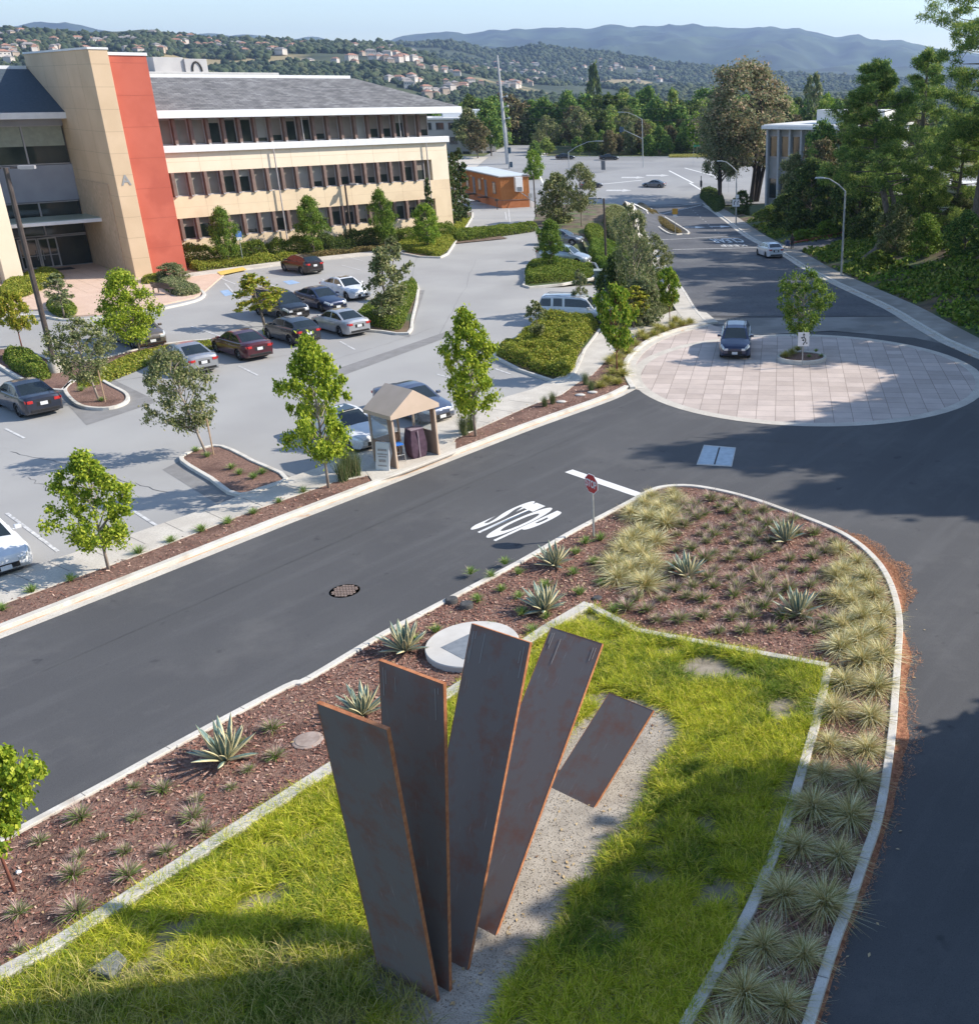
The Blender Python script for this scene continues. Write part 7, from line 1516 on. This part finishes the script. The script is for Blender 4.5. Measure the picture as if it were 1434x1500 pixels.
for x, y, s_, hh, lf, l in [(16.5, 111.5, 3.4, 3.0, 'dark', 'dark shrub at the inner corner of the driveway'), (17.5, 97.5, 4.2, 4.6, 'olive', 'olive shrub behind the trunk of the leaning pine'), (19.6, 93.5, 3.6, 3.4, 'mid', 'mid green shrub on the bank right of the leaning pine'), (22.2, 90, 3.8, 3.6, 'pine', 'deep green shrub high on the bank'), (15.2, 92, 2.4, 1.8, 'hedge', 'low green shrub at the foot of the leaning pine'),
                       (10.2, 134, 5.0, 4.4, 'dark', 'dark shrub under the eucalyptus'), (12.5, 128, 6.5, 8.0, 'dark', 'large dark tree like shrub left of the driveway'), (8.8, 142, 4.6, 2.6, 'hedge', 'green shrub on the bank under the eucalyptus trunks'), (14.2, 123, 3.2, 1.6, 'vivid', 'bright green shrub above the red kerb'), (11.2, 122.3, 2.6, 1.2, 'vivid', 'small bright shrub at the end of the red kerb'), (5.6, 166, 3.6, 3.4, 'dark', 'dark shrub at the corner of the crossing'), (17.6, 122, 6.5, 8.6, 'dark', 'dark spreading oak like shrub above the driveway'), (25, 104, 4.2, 3.4, 'olive', 'olive shrub below the chain fence'), (21.5, 108, 5.6, 6.0, 'pine', 'dense dark shrub mass between the pines'), (28, 96, 4.4, 4.5, 'pinel', 'light green shrub under the tallest pine'), (15.0, 138, 6.5, 9.0, 'brown', 'brownish bushy tree masking the corner of the grey building'), (21.5, 134, 7.5, 10.5, 'pine', 'deep green tree masking the fins of the grey building'), (12.4, 150, 5.5, 7.5, 'olive', 'olive tree before the left end of the grey building'), (16.0, 149, 7.0, 11.0, 'pine', 'dark green tree close against the fins of the grey building'), (20.5, 148, 8.0, 13.0, 'brown', 'tall brownish tree before the right half of the grey building')]:
    p = Vector((x, y, Tz(x, y))); tree('shrub', p, None, (s_, hh), l, leaf=lf, name='bank_shrub', cat='shrub', off=-.1)

# ---------------------------------------------------------------- hedges: lumpy mounds covered with leaves
def hedge(name, pxpoly, h, lf, label, dens=170, group=None, lump=.5, leafs=.075, off=0, cat='hedge', world=None):
    pl = smooth_line(world or gl(pxpoly), 4, True); rng = np.random.default_rng(abs(hash(label)) % 1000 if False else len(label)*7+len(pxpoly or [])+int(h*100)); pts_ = [(p[0], p[1]) for p in pl]
    cx_ = sum(p[0] for p in pts_)/len(pts_); cy_ = sum(p[1] for p in pts_)/len(pts_)
    x0 = min(p[0] for p in pts_); x1 = max(p[0] for p in pts_); y0 = min(p[1] for p in pts_); y1 = max(p[1] for p in pts_); area = (x1-x0)*(y1-y0); n = int(area*dens*2.2*(1+.9*h))
    X = rng.uniform(x0, x1, n); Y = rng.uniform(y0, y1, n); ok = inside(X, Y, pts_); X = X[ok]; Y = Y[ok]
    A_ = np.array(pts_); B_ = np.roll(A_, -1, 0); dd = np.full(len(X), 1e9)
    for a, b3 in zip(A_, B_):
        ab = b3-a; t = np.clip(((X-a[0])*ab[0]+(Y-a[1])*ab[1])/(ab@ab+1e-9), 0, 1); dd = np.minimum(dd, np.hypot(X-a[0]-t*ab[0], Y-a[1]-t*ab[1]))
    edge = np.clip(dd/.35, 0, 1)**.5; lumpy = (1-lump)+lump*1.5*fbm(X*.9, Y*.9, 3, 61); H_ = h*edge*lumpy; fz = np.where(rng.random(len(X)) < .72, rng.uniform(.85, 1.08, len(X)), rng.uniform(.15, 1, len(X))); Z = T(X, Y)+off+H_*fz
    V, F = leaf_cloud(np.column_stack([X, Y, Z]), .05, 1, leafs, rng, 1, .5)
    o = thing(name, label, cat, (cx_, cy_, Tz(cx_, cy_)), 0, group)
    V = V-np.array([cx_, cy_, Tz(cx_, cy_)]); raw('foliage', V, F, LF[lf], o)
    # woody core under the leaves
    k = len(pts_); b2 = MB(); inn_ = [(cx_+(p[0]-cx_)*.93-cx_, cy_+(p[1]-cy_)*.93-cy_) for p in pts_]; z_ = Tz(cx_, cy_)
    b2.prism(inn_, -.3, lambda x, y: Tz(x+cx_, y+cy_)-z_+off+h*.22) ; b2.build('stems', mat('hedge_core', (.02, .022, .01), (.04, .038, .02), .95, scale=6), o); return o
hedge('hedge', [(727, 520), (760, 500), (785, 480), (850, 468), (880, 470), (872, 486), (850, 515), (842, 540), (832, 552), (812, 556), (770, 542)], .95, 'hedgel', 'large hedge bed with a rounded tip in front of the silver sport utility vehicle', lump=.8)
hedge('hedge', [(772, 395), (790, 390), (850, 392), (870, 398), (868, 412), (780, 418), (770, 408)], .8, 'hedge', 'small hedge island beside the pale silver estate')
hedge('hedge', [(520, 470), (545, 455), (600, 420), (612, 423), (600, 455), (585, 485), (545, 480)], .9, 'hedge', 'hedge on the pointed island by the silver saloon')
hedge('hedge', [(585, 360), (640, 345), (682, 325), (690, 320), (668, 352), (645, 376), (620, 374), (590, 368)], .7, 'hedgel', 'sloping ground hedge at the pointed tip below the cypresses')
hedge('hedge', None, .9, 'hedge', 'hedge strip under the cypresses along the facade end', world=[LB(25, -4.5), LB(31, -4), LB(36, -3), LB(36, -1), LB(30, -.6), LB(26.8, -1)])
hedge('hedge', [(6, 525), (40, 520), (66, 535), (75, 555), (55, 560), (20, 545)], .8, 'hedge', 'clipped olive hedge beside the tall car park lamp footing', lump=.7)
hedge('hedge', [(115, 560), (170, 530), (225, 512), (330, 500), (330, 508), (240, 528), (190, 548), (130, 570)], .26, 'hedgel', 'long low hedge strip between the two rows of parked cars')
hedge('hedge', [(385, 485), (400, 480), (425, 478), (420, 488), (395, 495)], .45, 'hedgel', 'little tuft of hedge between the charcoal hatchback and the people carrier')
for u0, u1, y0_, y1_, h_, lf, l in [(-.6, 8.5, -4.6, -2.6, .8, 'hedgel', 'bright grassy hedge at the foot of the facade nearest the red wall'), (-.6, 6.5, -2.5, -.4, 1.9, 'hedge', 'darker hedge close under the ground floor windows by the red wall'),
     (6.8, 11.6, -2.8, -.4, 1.9, 'hedge', 'rounded dark hedge left of the middle facade tree'), (11.9, 19.4, -2.8, -.4, 1.9, 'dark', 'row of clipped dark shrubs either side of the facade lamp'), (19.8, 26.5, -3.0, -.4, 1.6, 'hedge', 'green hedge under the right hand ground floor windows'), (8.8, 19.6, -4.6, -3.0, .5, 'hedgeo', 'low reddish ground planting before the dark clipped shrubs'), (19.8, 24.5, -4.8, -3.2, .8, 'hedgel', 'lower bright hedge before the right hand windows')]:
    n_ = max(2, int((u1-u0)/1.2)); hedge('hedge', None, h_, lf, l, lump=.65, world=[LB(u0+(u1-u0)*t/n_, y0_) for t in range(n_+1)]+[LB(u1-(u1-u0)*t/n_, y1_) for t in range(n_+1)])
hedge('hedge', [(228, 408), (262, 415), (292, 425), (290, 432), (262, 436), (240, 425)], .7, 'sage', 'sage shrubs in the bed behind the bench', cat='shrub')
hedge('hedge', [(208, 412), (225, 408), (240, 407), (236, 414), (212, 418)], .5, 'hedgel', 'small green clump at the base of the tan fin')
hedge('hedge', [(0, 430), (30, 412), (70, 402), (95, 408), (60, 428), (10, 444)], .8, 'hedgel', 'green shrub bed left of the forecourt beside the tan pillar')
hedge('hedge', [(68, 448), (90, 442), (112, 452), (108, 466), (80, 462)], .7, 'hedge', 'small shrub bed at the corner of the pink forecourt')
hedge('hedge', [(856, 338), (880, 336), (892, 360), (895, 385), (876, 386), (866, 362)], .8, 'hedge', 'shrubs behind the farthest parked cars of the right hand row')
hedge('hedge', [(862, 372), (885, 365), (925, 385), (960, 430), (960, 462), (920, 470), (900, 455), (885, 415)], 1.3, 'mid', 'deep green shrubbery between the parking row and the street')
hedge('hedge', [(885, 320), (915, 318), (938, 360), (958, 400), (950, 420), (915, 390), (892, 350)], 1.4, 'olive', 'olive shrubbery along the street side of the parking lot')
hedge('hedge', [(895, 490), (930, 478), (975, 462), (985, 455), (960, 440), (925, 452), (892, 475)], .6, 'olive', 'loose olive shrubs behind the path by the red trunked trees')
hedge('hedge', [(1025, 288), (1045, 283), (1062, 300), (1050, 312), (1035, 300)], 1.6, 'dark', 'dark shrub mass at the foot of the bank by the crossing')
hedge('hedge', None, .4, 'hedgeo', 'low brown planting on the street median', world=[(-12.2, 184), (-11.2, 186), (-7.8, 168), (-4.6, 146), (-3.2, 136), (-4.4, 136), (-7.2, 152), (-10, 168)])

# planter islands of the lot: kerb, mulch, plants
def island(px, label, m_in=m_mulch, closed=True, n=4, wd=.17):
    pl = smooth_line(gl(px), n, closed) if n > 1 else [v.to_2d() for v in gl(px)]
    b2 = MB(); b2.band(pl, -wd/2, wd/2, -.05, .15, closed=closed); o = b2.build('planter_kerb', m_curb, bevel=.015); tag(o, label, 'kerb')
    drape('planter_bed', pl, .09, m_in, 2); return o
island([(268, 678), (274, 668), (296, 660), (326, 657), (372, 679), (420, 705), (352, 728), (310, 704)], 'pale kerb round the triangular bark bed holding the leaning tree', n=3)
island([(96, 572), (108, 590), (128, 599), (160, 600), (184, 592), (186, 580), (165, 568), (140, 556), (112, 560)], 'pale kerb round the small rounded bed beside the navy saloon', n=4)
island([(520, 480), (560, 487), (598, 490), (604, 470), (613, 424), (600, 418), (545, 452)], 'kerb of the pointed hedge island by the silver saloon', n=2, m_in=MATS['bank_earth'])
island([(590, 372), (645, 378), (664, 360), (692, 318), (684, 312), (630, 345), (585, 360)], 'kerb round the sloping hedge tip below the cypresses', n=2, m_in=MATS['bank_earth'])
island([(724, 524), (810, 560), (842, 548), (856, 515), (884, 478), (880, 464), (800, 474), (750, 500)], 'kerb round the large clipped hedge bed', n=2, m_in=MATS['bank_earth'])
island([(770, 412), (776, 422), (868, 418), (872, 396), (840, 388), (776, 390)], 'kerb round the small hedge island by the estate car', n=2, m_in=MATS['bank_earth'])
island([(-30, 520), (0, 538), (50, 566), (92, 574), (108, 558), (150, 548), (240, 522), (330, 506), (328, 498), (225, 508), (150, 528), (80, 532), (30, 512)], 'kerb of the long island carrying the tall lamp and the low hedge', n=2, m_in=m_mulch)
drape('facade_bed', [v.to_2d() for v in [LB(-5, -5.6), LB(8, -4.4), LB(20.4, -5.2), LB(30, -6), LB(31, -1), LB(-4, -.2)]], .08, mat('brown_bed', (.10, .065, .045), (.2, .14, .1), .95, scale=2, detail=8), 3)
drape('street_verge', [v.to_2d() for v in gl([(780, 330), (790, 300), (880, 300), (925, 310), (962, 400), (985, 452), (965, 462), (900, 486), (872, 470), (905, 445), (885, 400), (862, 378), (850, 345)])], .05, mat('verge_soil', (.07, .055, .035), (.17, .13, .09), .95, scale=1, detail=8, c4=(.09, .12, .04), s4=.4), 3)
for x, y in [(340, 690), (352, 698), (372, 704), (288, 664), (305, 672), (385, 697), (150, 590), (120, 575)]:
    clump('green', G(x, y), 1.0, 'low green tuft inside the two bark planters of the lot', 'tufts in the lot planters')

# ivy and ground cover on the bank: stuff
RB = np.random.default_rng(77)
n = 120000; X = RB.uniform(4, 44, n); Y = RB.uniform(50, 152, n); hx = np.interp(Y, HILL_LINE[:, 1], HILL_LINE[:, 0]); d = X-hx; f_ = fbm(X*.32, Y*.32, 4, 88); dr = np.abs(Y-(115.5+.45*(X-9)))
ok = (d > .25) & (d < 24) & (f_ > .42) & ((dr > 3.2) | (X > 34)) & (RB.random(n) < np.clip(3.2*(f_-.36)*2, 0, 1)); X = X[ok]; Y = Y[ok]; f_ = f_[ok]
Z = T(X, Y)+RB.random(len(X))*.55*np.clip((f_-.40)*5, .1, 1)
V, F = leaf_cloud(np.column_stack([X, Y, Z]), .05, 1, .26, RB, 1, .9, 1.3)
tag(raw('bank_ground_cover', V, F, LF['hedge']), 'leafy green ground cover trailing over the bank right of the street', 'ground cover', kind='stuff')
n = 60000; X = RB.uniform(4, 44, n); Y = RB.uniform(50, 110, n); hx = np.interp(Y, HILL_LINE[:, 1], HILL_LINE[:, 0]); d = X-hx; f_ = fbm(X*.4, Y*.4, 4, 188); dr = np.abs(Y-(115.5+.45*(X-9)))
ok = (d > .3) & (d < 20) & (f_ > .52) & (dr > 3.2); X = X[ok]; Y = Y[ok]; V, F = leaf_cloud(np.column_stack([X, Y, T(X, Y)+RB.random(len(X))*.3]), .05, 1, .22, RB, 1, .9, 1.3)
tag(raw('bank_light_cover', V, F, LF['vivid']), 'brighter green runners among the ground cover on the bank', 'ground cover', kind='stuff')
bt = MB(); 
drape('bank', [Vector((p.x+1.7, p.y)) for p in el[::-1]]+[Vector((8, 165)), Vector((60, 160)), Vector((60, 52)), Vector((24, 50))], .0, m_earth, 1.6)
tag(raw('dry_grass', *blades(np.column_stack([(gx_ := RB.uniform(-9, 24, 5000)), (gy_ := RB.uniform(267, 275, 5000)), T(gx_, gy_)]), 8, .9, (0, .7), .06, .2, RB, 2, .2), m_gold), 'dry golden grass on the far side of the crossing', 'grass', kind='stuff')

# ---------------------------------------------------------------- trees outside the frame on the right whose shade falls into the picture
for x, y, h_, w_, v in SHADE if 'SHADE' in globals() else []: pass
def shade_tree(x, y, h_, w_, kind, lf, v, lab):
    p = Vector((x, y, Tz(x, y))); return tree(kind, p, None, (w_, h_), lab, leaf=lf, name='shade_tree', var=v, group='trees outside the picture on the right')
SH = 'large tree beyond the right edge casting shade over the road'
for x, y, h_, w_, kd, v in [(20.5, 20.3, 12, 9.5, 'shade', 0), (15.5, 18.0, 12, 8.5, 'shade', 1), (13.6, 13.9, 14.5, 8.5, 'shade', 0), (20.6, 14.4, 14.5, 10.5, 'shade', 1), (26.6, 16.4, 15, 11, 'dapple', 0), (28, 22.5, 15, 10, 'dapple', 1), (17, 10.2, 16, 10.5, 'shade', 0), (17.5, 15.6, 21, 6, 'shade', 1), (26, 9, 16, 11, 'dapple', 0), (22, 4, 16, 10, 'dapple', 1), (35, 22, 18, 12, 'dapple', 1),
                          (29.5, 44.5, 16.5, 11, 'dapple', 0), (28.5, 47.0, 20.5, 8.5, 'dapple', 1), (34, 42.0, 21, 9, 'dapple', 0), (25, 40, 13, 8, 'dapple', 1), (33, 50, 18, 11, 'dapple', 1), (38, 56, 17, 12, 'dapple', 0), (31, 61, 12, 10, 'dapple', 1), (34, 66, 19, 12, 'dapple', 0), (29.5, 73, 18, 11, 'dapple', 1), (40, 37, 14, 9, 'dapple', 0), (33, 88, 19, 13, 'dapple', 0), (31, 80, 19, 12, 'dapple', 1)]:
    shade_tree(x, y, h_, w_, kd, 'mid', v, SH)

# ---------------------------------------------------------------- trees beyond the crossing
FK = [('full', 'dark', 0), ('full', 'pine', 1), ('shrub', 'pine', 0), ('loose', 'olive', 1), ('full', 'brown', 2), ('column', 'pinel', 1), ('shrub', 'dark', 1), ('loose', 'pinel', 0), ('full', 'pinel', 0), ('column', 'sage', 0)]
FL = ['dark green', 'deep green conical', 'dense dark rounded', 'olive', 'brownish', 'slender light green', 'very dark bushy', 'loose light green', 'mid green', 'tall grey green']
random.seed(31)
def far_tree(kind, lf, var, p, h_, w_, label, group=None):
    key = ('far', kind, lf, var)
    def mk():
        o = make_tree(kind, var+3, lf, 'background_tree', 'tree', True); return o
    env = max(e[1] for e in TK[kind]['env'])*1.05; k = w_/2/env
    o = first_or_dup(CACHE, key, mk, loc=p, rot=(0, 0, random.uniform(0, 6.28)), scale=(k, k, h_), label=label, group=group); o.name = 'background_tree'; return o
cnt = 0; placed = []
def try_far(x, y, gap):
    if y < 272 and not (x > 30 and y > 215): return False
    if -60 < x < -45 and y < 335: return False
    if -82 < x < -52 and y < 292: return False
    for (a, b_) in placed:
        if (a-x)**2+(b_-y)**2 < gap*gap: return False
    for bx_, by_, br_ in [(-67, 297, 17), (-6, 333, 8)]:
        if (bx_-x)**2+(by_-y)**2 < br_*br_: return False
    placed.append((x, y)); return True
for row, (D0, st, ya, yb) in enumerate([(279, 15, 168, 205), (289, 14, 150, 190), (302, 15, 142, 175), (322, 17, 134, 160), (350, 20, 126, 150)]):
    px = 625+row*7
    while px < 1290:
        px += st*random.uniform(.75, 1.3); D = D0*random.uniform(.985, 1.03); r = ray(px, 150); k = D/math.hypot(r[0], r[1]); x, y = r[0]*k, r[1]*k
        if row < 4 and 800 < px < 838: continue
        if px < 700 and row < 2: continue
        if not try_far(x, y, 2.2): continue
        i = random.choices(range(10), [3, 4, 2, 2, 3, 1, 2, 2, 2, 1])[0]; z = Tz(x, y); h_ = height_at(Vector((x, y, z)), random.uniform(ya, yb)); w_ = max(4.5, h_*random.uniform(.6, .95))*(.6 if FK[i][0] == 'column' else 1)
        far_tree(*FK[i], Vector((x, y, z-.5)), h_, w_, FL[i]+' tree in the wooded valley beyond the crossing', FL[i]+' trees beyond the crossing'); cnt += 1
print('rows', cnt)
tries = 0
while cnt < 285 and tries < 9000:
    tries += 1; px = random.uniform(600, 1460); D = 360*(720/360)**(random.random()**1.25)
    r = ray(px, 150); k = D/math.hypot(r[0], r[1]); x, y = r[0]*k, r[1]*k
    if D > 420 and random.random() < .25: continue
    if not try_far(x, y, 5.0 if D < 330 else 8): continue
    i = random.choices(range(10), [3, 4, 2, 2, 3, 1, 2, 2, 2, 1])[0]; z = Tz(x, y)
    near = D < 330; h_ = random.uniform(8, 14) if near else random.uniform(12, 20)
    ylim = 138+random.uniform(0, 50)*(1 if px < 1120 else .4); hmax = height_at(Vector((x, y, z)), ylim); h_ = min(h_, hmax)
    if h_ < 5: h_ = 5
    w_ = h_*random.uniform(.62, .95)*(.5 if FK[i][0] == 'column' else 1)
    far_tree(*FK[i], Vector((x, y, z-.5)), h_, w_, FL[i]+' tree in the wooded valley beyond the crossing', FL[i]+' trees beyond the crossing'); cnt += 1
for px, D, yt, w_, i, l in [(985, 300, 130, 5, 5, 'pale poplar like tree rising left of the eucalyptus'), (950, 330, 128, 9, 1, 'dark conical tree standing out against the blue mountain'), (1195, 300, 108, 5, 9, 'grey green pointed tree behind the grey building'), (1212, 280, 140, 8, 8, 'bright green tree above the roof of the grey building'), (1295, 260, 92, 8, 1, 'dark spiky conifer top between the pines'), (1185, 330, 112, 5, 9, 'second pointed grey green tree on the skyline'), (870, 640, 96, 12, 6, 'dark rounded tree on the skyline under the mountain'), (1020, 275, 165, 7, 5, 'yellow green slender tree by the street name sign')]:
    r = ray(px, 150); k = D/math.hypot(r[0], r[1]); p = Vector((r[0]*k, r[1]*k, 0)); p.z = Tz(p.x, p.y); kd = FK[i] if 'bright' not in l and 'yellow' not in l else ('full', 'vivid', 0); far_tree(*kd, p, max(4, height_at(p, yt)), w_, l)
# small trees along the building side and left
for px, py, yt, w_, lf, l in [(700, 232, 176, 8, 'brown', 'brownish tree above the orange trailer'), (720, 228, 150, 9, 'pine', 'deep green tree left of the utility pole'), (690, 225, 160, 9, 'olive', 'olive tree behind the trailer roof')]:
    p = G(px, py); far_tree('full', lf, 0, p, height_at(p, yt), w_, l)

# woodland and houses on the hills
def hillpoint(x, y):
    p = G(x, y); return p
ico = MB(); 
def blob_template():
    ph = (1+5**.5)/2; v = np.array([(-1, ph, 0), (1, ph, 0), (-1, -ph, 0), (1, -ph, 0), (0, -1, ph), (0, 1, ph), (0, -1, -ph), (0, 1, -ph), (ph, 0, -1), (ph, 0, 1), (-ph, 0, -1), (-ph, 0, 1)], float); v /= np.linalg.norm(v[0])
    f = np.array([(0, 11, 5), (0, 5, 1), (0, 1, 7), (0, 7, 10), (0, 10, 11), (1, 5, 9), (5, 11, 4), (11, 10, 2), (10, 7, 6), (7, 1, 8), (3, 9, 4), (3, 4, 2), (3, 2, 6), (3, 6, 8), (3, 8, 9), (4, 9, 5), (2, 4, 11), (6, 2, 10), (8, 6, 7), (9, 8, 1)]); return v, f
bv, bf = blob_template()
def blobs(name, X, Y, S, m, rng, label, tall=.9):
    N = len(X); k = 3; c = np.repeat(np.column_stack([X, Y, T(X, Y)+S*.3]), k, 0)+rng.normal(0, .38, (N*k, 3))*np.repeat(S, k)[:, None]*np.array([1, 1, .5]); s_ = np.repeat(S, k)*rng.uniform(.35, .75, N*k)
    V = c[:, None, :]+bv[None]*s_[:, None, None]*rng.uniform(.5, 1.45, (N*k, 12, 1))*np.array([1, 1, tall]); F = np.arange(N*k)[:, None, None]*12+bf[None]
    o = raw(name, V.reshape(-1, 3), F.reshape(-1, 3), m); return tag(o, label, 'woodland', kind='stuff')
RH = np.random.default_rng(9)
m_wood = ramp3(mat('woodland', (.01, .02, .01), (.09, .1, .04), .95, island=True), [(.014, .028, .012), (.024, .045, .018), (.040, .062, .024), (.058, .078, .032), (.075, .085, .04)])
az0, az1 = math.atan2(*ray(-500, 60)[:2]), math.atan2(*ray(1700, 60)[:2])
def hillscatter(n, d0, d1, pw):
    A = RH.uniform(az0, az1, n); D = d0*(d1/d0)**(RH.random(n)**pw); return D*np.sin(A), D*np.cos(A), D
X, Y, D = hillscatter(30000, 520, 1700, .8); f_ = fbm(X/130, Y/130, 3, 17); ok = f_ > .30; blobs('valley_woodland', X[ok], Y[ok], RH.uniform(4, 7.5, ok.sum()), m_wood, RH, 'dark woodland filling the valley between the hillside houses')
X, Y, D = hillscatter(62000, 1500, 4300, .8); f_ = fbm(X/240, Y/240, 3, 18); ok = f_ > .38; blobs('hill_woodland', X[ok], Y[ok], RH.uniform(3.5, 9, ok.sum())*(1+D[ok]/7000), m_wood, RH, 'woodland covering the far hillside')
m_hw = mat('house_wall_pale', (.52, .46, .40), (.66, .60, .54), .85, scale=.05); m_hw2 = mat('house_wall_tan', (.42, .33, .25), (.52, .42, .33), .85, scale=.05); m_ht = mat('roof_terracotta', (.30, .15, .10), (.40, .22, .15), .85, scale=.3); m_hg = mat('roof_grey', (.22, .20, .19), (.32, .29, .27), .85, scale=.3)
def house_mesh(i):
    b2 = MB(); W_, D_, H_ = [(15, 11, 5.5), (20, 12, 6), (13, 12, 7)][i % 3]; b2.box((0, 0, H_/2-2), (W_, D_, H_+4)); e = .8; z = H_
    b2.add([(-W_/2-e, -D_/2-e, z), (W_/2+e, -D_/2-e, z), (W_/2+e, D_/2+e, z), (-W_/2-e, D_/2+e, z), (-W_/2+D_/2.3, 0, z+3.2), (W_/2-D_/2.3, 0, z+3.2)], [(0, 1, 5, 4), (1, 2, 5), (2, 3, 4, 5), (3, 0, 4), (3, 2, 1, 0)], 1)
    for x in np.linspace(-W_/2+2.5, W_/2-2.5, 4): b2.box((x, -D_/2-.02, H_*.55), (1.6, .1, 1.5), m=2); b2.box((x, D_/2+.02, H_*.55), (1.6, .1, 1.5), m=2)
    return b2
HM = {}
HCL = [(0, 62, 60, 18, 11), (80, 75, 60, 14, 12), (150, 64, 70, 8, 10), (15, 85, 25, 10, 6), (330, 72, 90, 9, 20), (400, 74, 60, 8, 12), (290, 66, 50, 8, 8), (260, 58, 50, 6, 6), (450, 62, 60, 6, 4), (520, 66, 60, 4, 4), (570, 86, 45, 9, 22), (610, 90, 30, 8, 6), (660, 104, 60, 8, 10), (610, 122, 40, 6, 8), (700, 108, 45, 6, 8), (740, 98, 45, 5, 10), (750, 128, 35, 4, 12), (680, 130, 40, 6, 8), (790, 108, 50, 6, 10), (850, 100, 60, 6, 10), (900, 103, 60, 5, 12), (640, 140, 40, 8, 6), (820, 118, 60, 6, 8), (230, 78, 40, 6, 8), (480, 96, 50, 8, 4), (960, 118, 60, 5, 8)]
random.seed(14); nh = 0
for cx_, cy_, wx, wy, n in HCL:
    for _ in range(n):
        p = G(random.gauss(cx_, wx*.5), random.gauss(cy_, wy*.5))
        if p is None or p.length > 4600 or p.length < 500: continue
        i = random.randint(0, 2); rf_ = random.random() < .55; key = (i, rf_)
        if key not in HM: o = house_mesh(i).build('hillside_house', [m_hw if i != 2 else m_hw2, m_ht if rf_ else m_hg, m_glass]); HM[key] = o
        else: o = HM[key].copy(); COL.objects.link(o)
        o.location = (p.x, p.y, p.z+1.5+p.length*.0013); o.rotation_euler = (0, 0, random.uniform(0, 6.28)); s_ = random.uniform(.5, .85); o.scale = (s_,)*3
        tag(o, ('pale' if i != 2 else 'tan')+' hillside house with a '+('terracotta' if rf_ else 'grey')+' roof among the distant trees', 'house', 'houses on the distant hills'+(' with terracotta roofs' if rf_ else ' with grey roofs')); nh += 1
# ---------------------------------------------------------------- haze
m_hz, t, b = newmat('haze'); t.nodes.remove(b); pv = t.nodes.new('ShaderNodeVolumePrincipled'); pv.inputs['Color'].default_value = (.48, .66, 1, 1); pv.inputs['Density'].default_value = 8e-5; pv.inputs['Anisotropy'].default_value = .2
t.links.new(pv.outputs[0], t.nodes['Material Output'].inputs['Volume'])
b_ = MB(); b_.box((0, 0, 260), (27000, 27000, 800)); hz_ = b_.build('haze', m_hz); hz_['kind'] = 'stuff'; tag(hz_, 'thin blue haze over the distant hills', 'haze')
print('trees', cnt, 'houses', nh, 'objects', len(COL.objects))
